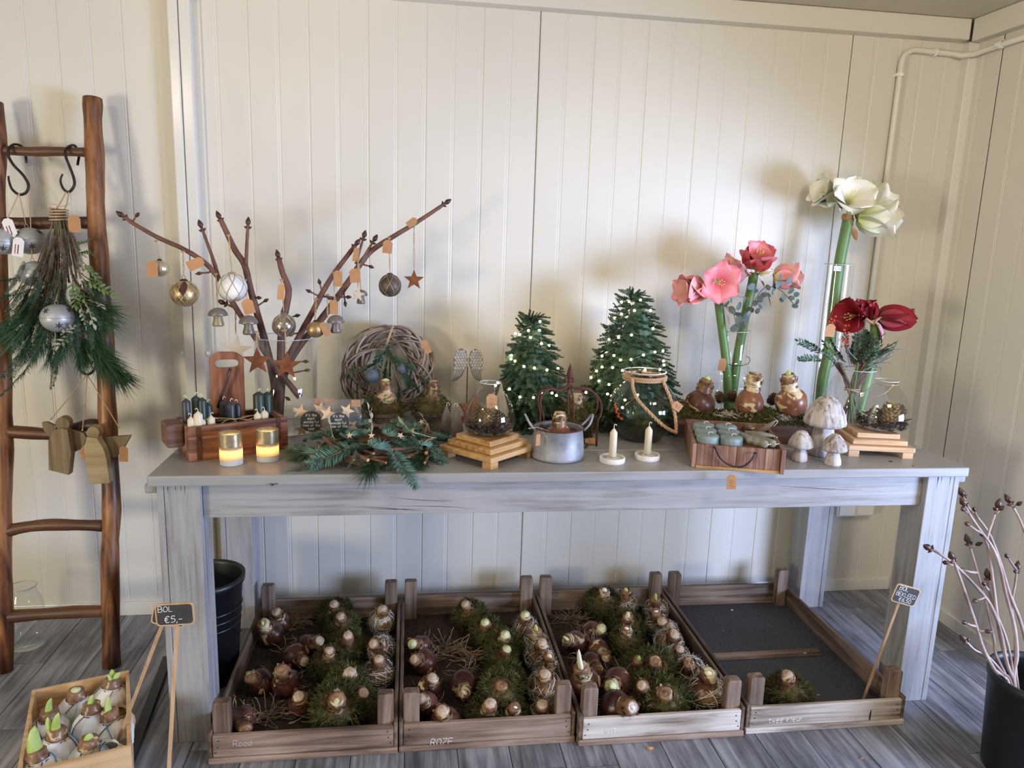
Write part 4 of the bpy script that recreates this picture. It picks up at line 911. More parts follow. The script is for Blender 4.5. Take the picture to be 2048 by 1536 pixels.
# ---------------------------------------------------------------- cellophane packets with wooden stars
for i, (cx, cy, w, h, Y, lab, stk, txt) in enumerate([(628, 838, .125, .125, 2.27, 'clear packet of wooden stars with round black sticker, left of two, fully visible', (623, 843), ["it's the", 'most', 'wonderful', 'time of the', 'year']),
    (682, 842, .120, .115, 2.235, 'clear packet of wooden stars with black sticker, right one, half behind the wreath', (677, 845), ["it's the", 'most', 'wonderful', 'time of the', 'year'])]):
    c = PY(cx, cy, Y); c = V((c.x, Y, ZT+.0005)); t = thing('star_packet', lab, 'packet', c, rz=.05*i, group='clear packets of wooden stars')
    top = PY(cx, 796 if i == 0 else 799, Y).z-ZT
    bag = MB()
    vs = []; nx, nz = 8, 6
    for s in (-1, 1):
        for a in range(nx+1):
            for b in range(nz+1):
                u, v = a/nx, b/nz; dd = .016*sin(pi*u)**.6*sin(pi*min(v*1.15, 1))**.6 if 0 < a < nx and b < nz else .0004
                vs.append(((u-.5)*w, s*dd+.001*sin(9*u+7*v), v*top))
    n1 = (nx+1)*(nz+1)
    fs = [(a*(nz+1)+b+k*n1, (a+1)*(nz+1)+b+k*n1, (a+1)*(nz+1)+b+1+k*n1, a*(nz+1)+b+1+k*n1) for k in (0, 1) for a in range(nx) for b in range(nz)]
    obj('clear_bag', bag.add(vs, fs), M_cello, t, smooth=True)
    obj('card_header', MB().box(w*.02+.028*i, -.0008, top-.024, w*.5-.002, .0008, top-.002), M_kraft, t)
    r_ = random.Random(3+i)
    for k in range(6):
        x = [-.038, .018, .002, -.036, .030, -.010][k]; z = [.085, .092, .040, .035, .05, .070][k]*top/.12; rr_ = [.026, .024, .026, .024, .023, .022][k]
        obj('wooden_star', MB().prism(star_pts(rr_, .42, r_.uniform(0, 1)), -.0015, .0015), M_starn, t, M=T((x, -.004+.0035*k-.006, z)) @ Matrix.Rotation(r_.uniform(-.2, .2), 4, 'X'))
    sc = PY(stk[0], stk[1], Y-.020)-c; R_ = .0325 if i == 0 else .030
    st = obj('sticker', MB().prism([(R_*cos(2*pi*k/32), R_*sin(2*pi*k/32)) for k in range(32)], -.0004, .0004), M_board, t, M=T(sc))
    for k, tx in enumerate(txt):
        hh = .0082; wdt = sum((max(p[0] for s in GL[ch] for p in s)+1.1)*hh/6 if ch != ' ' else 3*hh/6 for ch in tx); sc_ = min(1, .052/wdt) if k not in (0, 4) else min(1, .04/wdt)
        writing('sticker_text', tx, hh*sc_, st, T((-wdt*sc_/2, -.0006, .016-.0105*k)), M_chalk, .12, 0, 1.1, seed=k)
# ---------------------------------------------------------------- foliage
def sprig(seed, L, nl, n, wd, flat=.5, droop=.3, fwd=.75, sr=.0016, rows=2, taper=True):
    """needle sprig along +X; material 0 needles, 1 stem"""
    r_ = random.Random(seed); m = MB(); pts = []
    for i in range(9): t = i/8; pts.append(V((L*t, .02*L*sin(5*t+seed), -droop*L*t*t)))
    m.tube(pts, [sr*(1-.6*i/8) for i in range(9)], 4, 1, cap=False)
    for k in range(n):
        t = (k+.5)/n; f = t*8; i = min(7, int(f)); p = pts[i].lerp(pts[i+1], f-i); d = (pts[i+1]-pts[i]).normalized()
        a = r_.uniform(-.35, .35)+(0 if k % 2 else pi)+(r_.uniform(-.9, .9) if r_.random() < .55 else 0)
        sd = V((0, cos(a), abs(sin(a))*1.0 if flat < .9 else sin(a)))
        dr = (d*fwd+sd+V((r_.gauss(0, .12), r_.gauss(0, .12), r_.gauss(0, .12))))
        l = nl*r_.uniform(.8, 1.15)*((.55+.45*sin(pi*min(1, t*.9+.1))) if taper else 1)
        m.blade(p, dr, l, wd, r_)
    for k in range(int(n*.06)+4): m.blade(pts[-1], V((1, r_.uniform(-.8, .8), r_.uniform(-.2, .6)-droop)), nl*.8, wd, r_)
    return m
def pine_tuft(seed, L=.09, n=150, nl=.075):
    r_ = random.Random(seed); m = MB(); m.tube([(0, 0, 0), (L*.5, 0, -.004), (L, 0, -.012)], [.002, .0017, .0012], 5, 1)
    for k in range(n):
        t = r_.uniform(.25, 1); p = V((L*t, 0, -.012*t)); a = r_.uniform(0, 2*pi); s = r_.uniform(.15, .65)
        d = V((1, s*cos(a), s*sin(a))); q = nl*r_.uniform(.75, 1.1); c = d.normalized().cross(V((r_.gauss(0, 1), r_.gauss(0, 1), r_.gauss(0, 1)))).normalized()*.0006
        e = p+d.normalized()*q+V((0, 0, -q*q*1.2)); mid = p.lerp(e, .5)+V((0, 0, q*q*.35))
        m.add([p-c, p+c, mid+c, mid-c, e], [(0, 1, 2, 3), (3, 2, 4)])
    return m
def leafsprig(seed, L=.09, n=12, ll=.022, lw=.009, sr=.0012, droop=.2, round_=False):
    r_ = random.Random(seed); m = MB(); pts = [V((L*t, .03*L*sin(4*t+seed), -droop*L*t*t)) for t in [i/6 for i in range(7)]]
    m.tube(pts, [sr*(1-.5*i/6) for i in range(7)], 5, 1)
    for k in range(n):
        t = .2+.8*k/(n-1); f = t*6; i = min(5, int(f)); p = pts[i].lerp(pts[i+1], f-i); s = 1 if k % 2 else -1
        d = V((.8, s*1.0, r_.uniform(-.3, .5))).normalized() if k < n-1 else V((1, 0, -.1)); up = V((r_.gauss(0, .3), r_.gauss(0, .3), 1)); sd = d.cross(up).normalized(); nn = sd.cross(d)
        l = ll*r_.uniform(.8, 1.15); w_ = lw*r_.uniform(.85, 1.15)
        prof = [(.0, .05), (.2, .7), (.5, 1), (.8, .7), (1, .04)] if not round_ else [(0, .1), (.15, .7), (.5, 1), (.85, .75), (1, .1)]
        vs = []
        for (u, q) in prof: c = p+d*l*u+nn*(-.25*l*u*u); vs += [c-sd*w_*.5*q+nn*w_*.12*q, c, c+sd*w_*.5*q+nn*w_*.12*q]
        m.add(vs, [(3*j+a, 3*j+a+1, 3*j+a+4, 3*j+a+3) for j in range(4) for a in (0, 1)])
    return m
FIRM = [sprig(i, .075, .017, 300, .0022, droop=.35).mesh('fir_sprig', [M_fir, M_branch]) for i in range(3)]
FIRB = [sprig(20+i, .085, .024, 300, .0022, droop=.12, fwd=.6).mesh('fir_sprig', [M_firb, M_branch]) for i in range(3)]
FIRL = [sprig(30+i, .17, .020, 300, .0018, droop=.15, fwd=.5).mesh('fir_sprig', [M_firl, M_branch]) for i in range(3)]
PINM = [pine_tuft(40+i).mesh('pine_sprig', [M_pineg, M_branch]) for i in range(3)]
LFM = [leafsprig(50+i).mesh('leaf_sprig', [M_leaf, M_branch]) for i in range(2)]
LFD = [leafsprig(60+i, .10, 14, .02, .010).mesh('leaf_sprig', [M_leafd, M_branch]) for i in range(2)]
LFP = [leafsprig(70+i, .08, 8, .024, .010).mesh('leaf_sprig', [M_leafp, M_twine]) for i in range(2)]

# ---------------------------------------------------------------- fir trees with lights
def tree(basept, top, halfw, lights, label, lab2, seed, Yc):
    c = PY(basept[0], basept[1], Yc); c = V((c.x, Yc, ZT)); tz = PY(top[0], top[1], Yc).z-ZT; tx = PY(top[0], top[1], Yc).x-c.x
    t = thing('fir_tree', label, 'tree', c, group='little fir trees with lights'); r_ = random.Random(seed); H = tz
    obj('core', MB().lathe([(.0001, .002), (.03, .002), (halfw*.66, .03), (halfw*.55, H*.35), (halfw*.3, H*.7), (.006, H*.93), (.0001, H*.94)], 14), M_fir, t, label='dark inner cone of the tree')
    def rad(z): q = z/H; return halfw*(1.0 if q < .12 else 1)*max(.0, (1-q))**.66*(1.0)+.014
    n = 0; z = .015; lev = 0; back = []; lim = .12 if halfw > .15 else .45
    while z < H-.02:
        R = rad(z); k = max(5, int(2*pi*R/.032)); 
        for j in range(k):
            a = 2*pi*(j+.5*(lev % 2))/k+r_.uniform(-.15, .15); q = z/H
            up = -.10+.50*q+r_.uniform(-.22, .22); d = V((cos(a), sin(a), up)).normalized(); L = (.062+.018*r_.random())*(1-.35*q)
            Rr = R*r_.uniform(.92, 1.06); p = V((cos(a)*max(.0, Rr-L*.85)+tx*q, sin(a)*max(.0, Rr-L*.85), z))
            Mx = T(p) @ RXto(d, r_.uniform(-.5, .5)) @ Matrix.Scale(L/.075, 4)
            if sin(a) > lim: back.append(Mx)
            else: obj('fir_sprig', FIRM[r_.randrange(3)], None, t, M=Mx); n += 1
        z += .0165*(H/.38)+.004*(1-z/H); lev += 1
    for j in range(7):
        a = j*.9; obj('fir_sprig', FIRM[j % 3], None, t, M=T((tx+.006*cos(a), .006*sin(a), H-.046)) @ RXto((cos(a)*.5, sin(a)*.5, 1)) @ Matrix.Scale(.55, 4))
    bm = MB(); lite = sprig(7, .075, .018, 90, .0042, droop=.35)
    for Mx in back: bm.add(lite.v, lite.f, 0, Mx)
    obj('back_foliage', bm, M_fir, t, kind='stuff')
    pts = []
    for (x, y) in lights:
        Z = PY(x, y, Yc).z; z = Z-ZT; R = rad(max(0, z))*1.06; X = PY(x, y, Yc-.5*R).x-c.x-tx*z/H; s = max(-.97, min(.97, X/R)); Y = Yc-R*sqrt(1-s*s); p = PY(x, y, Y); pts.append(p-c)
    ls = None
    srt = sorted(pts, key=lambda p: -p.z); path = []
    rows = {}
    for p in srt: rows.setdefault(round(p.z/.045), []).append(p)
    for i, k in enumerate(sorted(rows, reverse=True)): path += sorted(rows[k], key=lambda p: p.x*(1 if i % 2 else -1))
    ls = obj('light_string', MB().tube(smooth_path(path, 3), .0006, 4), M_wire, t, label='fine gold wire of the light string')
    led = MB().ball((0, 0, 0), .0042, 10).mesh('light', M_led, True)
    for p in pts: obj('light', led, None, ls, M=T(p))
    gl = bpy.data.lights.new('string_glow', 'POINT'); gl.energy = .5; gl.color = (1, .75, .4); gl.shadow_soft_size = halfw*.9
    return t
L1 = [(1080,643),(1057,661),(1079,661),(1039,669),(1031,667),(1061,675),(1083,687),(1098,691),(1023,711),(1022,718),(1030,722),(1048,733),(1069,736),(1094,740),(1116,737),(996,765),(991,771),(1019,778),(1040,794),(1067,795),(1086,787),(1104,786),(1113,791)]
L2 = [(1243,604),(1258,603),(1281,600),(1269,621),(1243,628),(1230,636),(1301,621),(1306,657),(1237,675),(1218,679),(1263,670),(1213,706),(1228,711),(1204,712),(1241,720),(1262,719),(1287,710),(1310,704),(1326,702),(1327,722),(1328,730),(1204,734),(1225,735),(1193,742),(1182,755),(1198,762),(1218,769),(1245,741),(1320,739),(1215,788),(1172,785),(1290,740),(1250,800),(1275,790),(1245,815)]
tree((1064, 850), (1066, 620), .126, L1, 'smaller fir tree with warm lights, left one behind the iron finial', '', 3, 2.50)
tree((1262, 850), (1268, 574), .170, L2, 'larger fir tree with warm lights behind the ribbed glass jar', '', 5, 2.50)
for x, z, e in ((.44, 1.0, .55), (.76, 1.06, .95)):   # the back halves of the light strings, glowing on the wall
    l = bpy.data.lights.new('string_glow', 'POINT'); l.energy = e*.40; l.color = (1, .78, .50); l.shadow_soft_size = .08
    o = bpy.data.objects.new('string_glow', l); C.objects.link(o); o.location = (x, 2.62, z)

# ---------------------------------------------------------------- willow wreath
wc = PY(776, 744, 2.63); ww = thing('willow_wreath', 'grey willow wreath with blue berries and greenery leaning on the back wall', 'wreath', V((wc.x, 2.66, ZT)))
O = V((wc.x, 2.635, wc.z))-V((wc.x, 2.66, ZT)); r_ = random.Random(12); tl = Matrix.Rotation(-.14, 3, 'X')
for k in range(96):
    th0 = r_.uniform(0, 2*pi); span = r_.uniform(1.3, 3.0); ph = r_.uniform(0, 2*pi); tw_ = r_.uniform(1.2, 2.6)*r_.choice((-1, 1)); a_ = .040*r_.uniform(.35, 1.1); R = .124
    pts = []
    for j in range(15):
        u = j/14; th = th0+span*u; f = ph+tw_*span*u*.9; rr = R+a_*cos(f)*1.05; pts.append(O+tl @ V((rr*cos(th), a_*sin(f)*.8, rr*sin(th))))
    s = r_.uniform(.0032, .0052); obj('willow_rod', MB().tube(pts, [s*(1-.4*i/14) for i in range(15)], 5), M_willow, ww, smooth=True)
obj('bow_twine', MB().tube([O+V((.004+.012*cos(a), .045*sin(a), .128+.034*cos(a*1.0))) for a in [2*pi*i/16 for i in range(16)]], .004, 6, closed=True), M_twine, ww)
pricetag(ww, PY(846, 680, 2.56)-V(ww.location), w=.022, h=.05, ang=-.45)
for i, (x, y, rr) in enumerate([(744,752,.024),(805,737,.021)]):
    obj('blue_bauble', MB().ball(PY(x, y, 2.56+.03*i)-V(ww.location), rr, 18), M_bluea, ww, smooth=True)
for i, (x, y, dx, dz, ms) in enumerate([(770,700,-.5,-1,FIRM),(765,690,-.2,-1,LFD),(775,690,.1,-1,FIRM),(780,700,.4,-1,FIRM),(790,710,.7,-.7,FIRM),(760,720,-.8,-.5,LFD),(750,740,-.6,-1,LFM),(800,730,.6,-1,FIRM),(815,750,.5,-1,FIRM),(740,770,-.4,-1,LFP),(735,775,.2,-1,LFD),(770,740,.1,-1,FIRM),(795,760,.3,-1,FIRM),(835,752,.9,-.3,FIRM),(775,720,0,-1,FIRM),(750,775,-.2,-1,LFD)]):
    obj('greenery', ms[i % len(ms)], None, ww, M=T(PY(x, y, 2.60)-V(ww.location)) @ RXto((dx, -.25, dz), i) @ Matrix.Scale(1.1, 4))
for i in range(10):
    a = O+V((r_.uniform(-.01, .01), -.03, .09)); b = O+V((r_.uniform(-.05, .06), -.05, -.05)); obj('dry_stalk', MB().tube([a, (a+b)/2+V((0, -.01, 0)), b], .0016, 4), M_dry, ww)

# ---------------------------------------------------------------- moss pots behind the wreath
def mosspot(px, py, Y, r, hpot, label, top, grp='mossy bulbs in brown pots behind the fir wreath'):
    c = PY(px, py, Y); c = V((c.x, Y, ZT)); t = thing('flower_pot', label, 'pot', c, group=grp)
    obj('pot', MB().lathe([(.0001, 0), (r*.80, 0), (r*.86, .006), (r*.98, hpot*.8), (r*1.06, hpot*.82), (r*1.07, hpot), (r*.97, hpot), (r*.9, hpot*.7), (.0001, hpot*.7)], 28), M_pot, t, smooth=False)
    obj('moss', moss_mb(int(px), r*.98, hpot+.006, 1500, .011).mesh('moss', [M_moss, M_mossb]), None, t, kind='stuff')
    return c
cp = mosspot(771, 845, 2.44, .054, .062, 'brown pot with mossy bulb and bright white cut top, left of two', 'g')
bulb(None, None, 'b', 'g', 'bulb with glowing white cut top rising from the left mossy pot', .95, world=(cp+V((0, 0, .098)), (0, 0, 1)), skin=BMN)
cp = mosspot(862, 842, 2.46, .056, .060, 'brown pot with mossy bulb and dull cut top, right of two', 'c')
bulb(None, None, 'b', 'c', 'bulb with dull brown cut top rising from the right mossy pot', .95, world=(cp+V((.004, 0, .082)), (.05, 0, 1)), skin=BMN)

# ---------------------------------------------------------------- fir wreath lying on the table
wf = V((-.085, 2.150, ZT)); t = thing('fir_wreath', 'flat wreath of cut brown twigs, blue fir sprigs and tiny wooden stars', 'wreath', wf)
r_ = random.Random(8)
for k in range(56):
    a = r_.uniform(0, 2*pi); R = .125+r_.uniform(-.03, .035); L = r_.uniform(.10, .2); tg = V((-sin(a), cos(a), 0))+V((cos(a), sin(a), 0))*r_.uniform(-.35, .35); p = V((R*cos(a), R*sin(a)*.93, .012+r_.uniform(0, .045)*(1 if k % 3 else .3)))
    d = tg.normalized()*L*.5; d.z = r_.uniform(-.012, .012); s = r_.uniform(.0035, .0065)
    if p.z-abs(d.z) < s+.001: p.z = s+.002+abs(d.z)
    w_ = obj('twig', MB().tube([p-d, p, p+d], s, 8), M_twig, t, smooth=False)
    dn = d.normalized(); [obj('cut_end', MB().lathe([(.0001, .0006), (s*.95, .0003)], 8, M=T(p+d*q) @ Rto(dn*q)), M_cut, w_) for q in (-1, 1)]
def PT(x, y, z=.05): return PZ(x, y, ZT+z*1.15)-wf
for i, (x, y, x1, y1, z, ms, s) in enumerate([(600,900,572,893,.02,FIRB,1.0),(640,905,590,892,.04,FIRB,1.25),(640,915,585,940,.02,FIRL,.75),(660,890,637,925,.05,FIRB,.9),(700,895,650,915,.06,FIRB,1.2),(712,900,705,920,.06,FIRL,.45),(650,870,680,850,.06,FIRL,.7),(660,880,640,850,.05,FIRL,.8),
    (690,850,720,835,.05,FIRB,1.1),(700,870,735,850,.06,FIRB,1.0),(740,865,700,862,.06,FIRB,.9),(770,870,820,850,.06,FIRB,1.0),(790,860,760,845,.06,FIRL,.7),(745,895,798,870,.07,FIRB,1.25),(795,870,810,885,.07,FIRB,.8),(785,905,812,940,.04,FIRB,1.2),(800,910,770,935,.035,FIRB,1.0),(790,895,835,925,.04,FIRB,1.0),
    (850,880,900,900,.04,FIRB,1.15),(860,890,890,925,.03,FIRB,1.1),(840,890,870,880,.05,FIRB,1.0),(835,880,850,920,.04,FIRL,.6),(830,860,880,845,.05,FIRL,.8),(720,840,700,815,.05,FIRL,.7),(790,845,830,825,.05,FIRL,.8),(820,860,870,860,.05,PINM,1),(850,870,895,865,.04,PINM,1.0),(760,900,720,960,.03,PINM,1.0),(755,905,735,955,.03,PINM,.9),(835,895,842,960,.03,PINM,.9),(838,890,855,945,.03,PINM,.85),(640,890,600,905,.05,PINM,.9),(700,850,760,838,.06,PINM,1),
    (690,900,660,880,.06,PINM,.9),(810,850,850,838,.05,PINM,.9),(680,870,710,880,.06,FIRB,.7),(620,880,600,870,.03,FIRL,.5),(730,850,700,838,.06,FIRB,.9),(800,845,770,835,.05,FIRB,.9)]):
    a, b = PT(x, y, z), PT(x1, y1, max(.005, z-.03)); obj('pine_sprig' if ms is PINM else 'fir_sprig', ms[i % 3], None, t, M=T(a) @ RXto(b-a, r_.uniform(-.4, .4)) @ Matrix.Scale(s*1.12, 4))
for k in range(26):
    a_ = 2*pi*k/26+r_.uniform(-.1, .1); R = r_.uniform(.10, .16); d = V((cos(a_+r_.uniform(-1.2, 1.2)), sin(a_+r_.uniform(-1.2, 1.2)), r_.uniform(-.1, .3))); q = V((R*cos(a_), R*sin(a_)*.93, r_.uniform(.045, .062)))
    if sin(a_) < -.2 and k % 2: q.z = .04
    obj('fir_sprig', [FIRB, FIRB, FIRL][k % 3][k % 2], None, t, M=T(q-d*.03) @ RXto(d, r_.uniform(-.6, .6)) @ Matrix.Scale([1.0, .85, .5][k % 3], 4))
for i, (x, y, z) in enumerate([(743,871,.075),(741,884,.07),(801,871,.078),(843,844,.06),(699,871,.07),(845,845,.06)][:5]):
    obj('tiny_star', MB().prism(star_pts(.010, .42, i*.3), -.001, .001), M_starn, t, M=T(PT(x, y, z)) @ Matrix.Rotation(-.5, 4, 'X'))
for i, (x, y, dx, dz) in enumerate([(660,858,-.4,1),(812,858,-.8,.7),(850,873,-1,.1),(745,852,.1,1),(853,840,-.3,1),(722,813,.3,1)]):
    obj('pale_leaf', LFP[i % 2] if i == 3 else leafsprig(90+i, .045, 2, .030, .011).mesh('pale_leaf', [M_leafp, M_twine]), None, t, M=T(PT(x, y, .085)-V((dx, 0, dz))*.03) @ RXto((dx, -.2, dz), i))
ringm = MB(); 

# ---------------------------------------------------------------- angel wings
wgo = PY(935, 735, 2.56); base = V((wgo.x, 2.56, ZT)); t = thing('wing_ornament', 'pewter grey pair of angel wings on a thin rod', 'ornament', base)
r_ = random.Random(2)
zc = 0
for s, opx in ((-1, [(333,510),(320,450),(280,422),(235,440),(208,500),(203,560),(215,620),(205,680),(188,717),(240,705),(282,662),(303,615),(328,570)]), (1, [(341,510),(355,450),(400,428),(445,450),(463,510),(461,580),(450,640),(456,722),(430,712),(388,690),(365,640),(350,585),(341,560)])):
    o2 = [PY(860+x/4.389, 600+y/4.389, 2.56)-base for x, y in opx]; wg = obj('wing', MB().prism([(p.x, p.z) for p in o2], -.005, .005), M_wing, t, bevel=.0025)
    cxm = 268 if s < 0 else 405
    for rw_ in range(7):
        for cl in range(5):
            x = cxm+(cl-2)*24+(12 if rw_ % 2 else 0); y = 452+rw_*24
            if abs(x-cxm) > 56 or (rw_ == 0 and abs(x-cxm) > 36) or (s < 0 and y > 575 and x > 300) or (s > 0 and y > 575 and x < 368): continue
            p = PY(860+x/4.389, 600+y/4.389, 2.56)-base; obj('feather', MB().lathe([(.0001, .0040), (.0030, .0034), (.0058, .0005), (.0060, 0)], 9, sy=1.3), M_feath, wg, M=T((p.x, -.0050, p.z)) @ Rto((0, -1, .25)))
    for k in range(5):
        a = [(225+16*k, 600), (215+15*k, 640), (200+14*k, 690-6*k)] if s < 0 else [(365+18*k, 600), (382+16*k, 640), (400+12*k, 680+7*k)]
        obj('feather', MB().tube([PY(860+x/4.389, 600+y/4.389, 2.56)-base+V((0, -.0055, 0)) for x, y in a], [.0024, .0026, .0008], 6, flat=.8), M_feath, wg)
zc_top = PY(935, 745, 2.56).z-ZT
obj('rod', MB().tube([(0, .001, .006), (0, .001, zc_top+.02)], .0018, 6), M_rustd, t); obj('foot', MB().box(-.03, -.03, 0, .03, .03, .006), M_rustd, t)
# rusty folded ornament and wooden cones behind the dome
p = PY(945, 800, 2.46); t = thing('rusty_star_block', 'rust-brown five-pointed metal star standing behind the left glass dome', 'ornament', V((p.x, 2.46, ZT)), rz=.5)
obj('star', MB().prism([(x, z+.058) for x, z in star_pts(.060, .48, .2)], -.006, .006), M_rust, t, bevel=.001)
for i, (px, py, hh, ww_, lab, Y) in enumerate([(893, 812, .070, .021, 'ribbed grey fir-shaped candle left of its twin', 2.32), (914, 814, .072, .023, 'ribbed grey fir-shaped candle next to the glass dome', 2.27)]):
    p = PY(px, py, Y); h = p.z-ZT; t = thing('cone_candle', lab, 'candle', V((p.x, Y, ZT)), group='grey fir-shaped candles')
    obj('wax', MB().lathe([(.0001, 0), (ww_*.8, 0), (ww_, .006), (ww_*.9, h*.35), (ww_*.62, h*.68), (ww_*.28, h*.92), (.002, h)], 40, fn=lambda a, z, i: 1+.07*abs(sin(8*a))), M_candc, t, smooth=True)
    obj('wick', MB().tube(smooth_path([(0, 0, h-.002), (.001, 0, h+.008), (.006-.012*i, 0, h+.011), (.010-.020*i, 0, h+.003)], 3), .0009, 5), M_wick, t)

# ---------------------------------------------------------------- pedestals and domes
def pinecone(t, c, s, ax, m, name='pinecone'):
    q = MB()
    for k in range(70):
        z = -.5+k/70; a = k*2.4; R = .36*sin(pi*(k/70*.86+.12))**.7; d = V((cos(a), sin(a), .75)).normalized(); p = V((R*.6*cos(a), R*.6*sin(a), z)); sd = V((-sin(a), cos(a), 0))
        up = d.cross(sd); q.add([p-sd*.06-up*.02, p+sd*.06-up*.02, p+d*.24+sd*.10, p+d*.30, p+d*.24-sd*.10, p+d*.17+up*-.07], [(0, 1, 5), (1, 2, 5), (2, 3, 5), (3, 4, 5), (4, 0, 5), (4, 3, 2, 1), (4, 1, 0)])
    q.ball((0, 0, -.08), .24, 8, 0, 1.5)
    return obj(name, q, m, t, M=T(c) @ Rto(ax) @ Matrix.Scale(s, 4))
def pedestal(c, half, rz, label, m, lv):
    t = thing('stepped_pedestal', label, 'stand', c, rz=rz, group='stepped wooden pedestals')
    z = .020
    for a in (-1, 1):
        for b in (-1, 1): obj('foot', MB().box(min(a*half, a*(half-.032)), min(b*half, b*(half-.032)), 0, max(a*half, a*(half-.032)), max(b*half, b*(half-.032)), z-.0003), m, t, bevel=.001)
    for k, (hh, q) in enumerate(lv): obj('step', MB().box(-half*q, -half*q, z, half*q, half*q, z+hh-.0003), m, t, bevel=.0035, seg=3); z += hh
    return t, c.z+z
LV = [(.016, 1.04), (.017, .86), (.017, .68)]
def dome(c, R, H, label, seed, cones, tag_=None, wood_=(), lean=0, fr=.34):
    t = thing('glass_dome_vase', label, 'vase', c, group='round glass vases with pinecones on pedestals')
    pr = [(.0001, .001), (R*.60, .001), (R*.90, H*.07), (R, H*.20), (R*.985, H*.36), (R*.86, H*.58), (R*.66, H*.76), (R*.46, H*.88), (R*.36, H*.925), (R*.34, H*.95), (R*.385, H*.985), (R*.40, H)]
    obj('glass_wall', MB().lathe(pr, 48), M_glassd, t, smooth=True)
    obj('rim', MB().tube([(R*.40*cos(a), R*.40*sin(a), H) for a in [2*pi*k/40 for k in range(40)]], .0017, 6, closed=True), M_rim, t, smooth=True)
    r_ = random.Random(seed); b = MB()
    for k in range(430):
        a = r_.uniform(0, 2*pi); q = sqrt(r_.random())*R*.88; z = .008+r_.random()*H*.16*(1 if q < R*.7 else 1.35); s = r_.uniform(.005, .013); th = r_.uniform(0, pi)
        p = V((q*cos(a), q*sin(a), z)); d = V((cos(th), sin(th), r_.uniform(-.5, .5)))*s; e = V((-sin(th), cos(th), r_.uniform(-.3, .3)))*s*.4; b.add([p-d-e, p+d-e, p+d*.8+e, p-d+e], [(0, 1, 2, 3)])
    obj('bark_chips', b, M_bark, t, kind='stuff')
    for (x, y, z, s, ax, m) in cones: pinecone(t, (x, y, z), s, ax, m)
    for (x, y, h, w_) in wood_: obj('wooden_cone', MB().prism([(-w_, .02), (w_, .02), (.002, h), (-.002, h)], -.004, .004), M_angel, t, M=T((x, y, 0)))
    if tag_: pricetag(t, tag_, w=.030, h=.041, ang=-.04, scrib=True, stringto=V((tag_[0]+.01, tag_[1]+.02, H*.95)))
    return t
pc = V((.234, 2.118, ZT)); pt_, zt1 = pedestal(pc, .098, radians(43), 'honey-coloured stepped wooden pedestal under the left glass dome vase', M_pined, LV)
dR = .0755; dc = V((PY(978, 870, 2.125).x, 2.125, zt1+.0008))
dome(dc, dR, .150, 'round glass vase of pinecones with price tag on the left pedestal', 4, [(-.012, -.022, .050, .058, (.3, -.2, 1), M_coneg), (.030, -.018, .040, .050, (-.6, -.3, .8), M_cone), (-.035, .01, .045, .05, (.2, .2, 1), M_cone)], tag_=V((-.002, -.056, .128)), wood_=[(.028, .0, .105, .024), (-.02, .02, .085, .018)])
# pale wooden fir shape behind dome
p = PY(1001, 770, 2.30); t = thing('wooden_fir', 'flat pale wooden fir shape with pointed tip behind the left glass dome', 'ornament', V((p.x+.002, 2.30, ZT)))
hh = p.z-ZT; obj('fir_shape', MB().prism([(-.012, 0), (.012, 0), (.012, .03), (.042, .03), (.022, hh*.5), (.028, hh*.5), (.001, hh+.006), (-.001, hh+.006), (-.028, hh*.5), (-.022, hh*.5), (-.042, .03), (-.012, .03)], -.005, .005), M_angel, t, bevel=.001)
pc2 = V((1.478, 2.165, ZT)); a2 = radians(-11)
pt2, zt2 = pedestal(pc2, .098, a2, 'pale stepped wooden pedestal under the right glass dome vase', M_pinel, LV)
dc2 = V((PY(1762, 850, 2.16).x, 2.16, zt2+.0008))
d2 = dome(dc2, .0865, .158, 'round glass vase of pinecones tied with twine on the right pedestal', 9, [(.004, -.028, .050, .070, (.15, -.1, 1), M_coneg), (.050, .0, .045, .055, (.5, 0, .6), M_cone), (-.03, -.01, .040, .05, (-.4, -.3, .7), M_bark)], wood_=[(-.045, -.02, .080, .018)])
Rr = .0865*.36; obj('twine_tie', MB().tube([(Rr*cos(a)*1.06, Rr*sin(a)*1.06, .158*.935) for a in [2*pi*k/24 for k in range(24)]], .0013, 5, closed=True).tube(smooth_path([(-.0, -Rr*1.1, .147), (-.045, -Rr-.03, .128), (-.078, -.04, .108)], 4), .0011, 5), M_twine, d2)

# ---------------------------------------------------------------- zinc bucket and iron finial
zc_ = V((PY(1115, 900, 2.11).x, 2.11, ZT)); t = thing('zinc_bucket', 'grey zinc bucket with two loop handles holding an amaryllis bulb', 'bucket', zc_)
obj('bucket_wall', MB().lathe([(.0001, .001), (.076, .001), (.0795, .004), (.079, .010), (.0765, .05), (.0715, .086), (.0745, .089), (.0735, .0925), (.0705, .091), (.069, .086), (.072, .04), (.0001, .012)], 48), M_zinc, t, smooth=True)
obj('rim', MB().tube([(.0735*cos(a), .0735*sin(a), .0915) for a in [2*pi*k/48 for k in range(48)]], .0022, 8, closed=True), M_rustd, t, smooth=True)
for s in (-1, 1):
    obj('loop_handle', MB().tube(smooth_path([(s*.071, -.024, .086), (s*.088, -.022, .103), (s*.098, -.012, .122), (s*.101, 0, .128), (s*.098, .012, .122), (s*.088, .022, .103), (s*.071, .024, .086)], 4), .0032, 8), M_zinc, t, smooth=True)
m = MB(); r_ = random.Random(6)
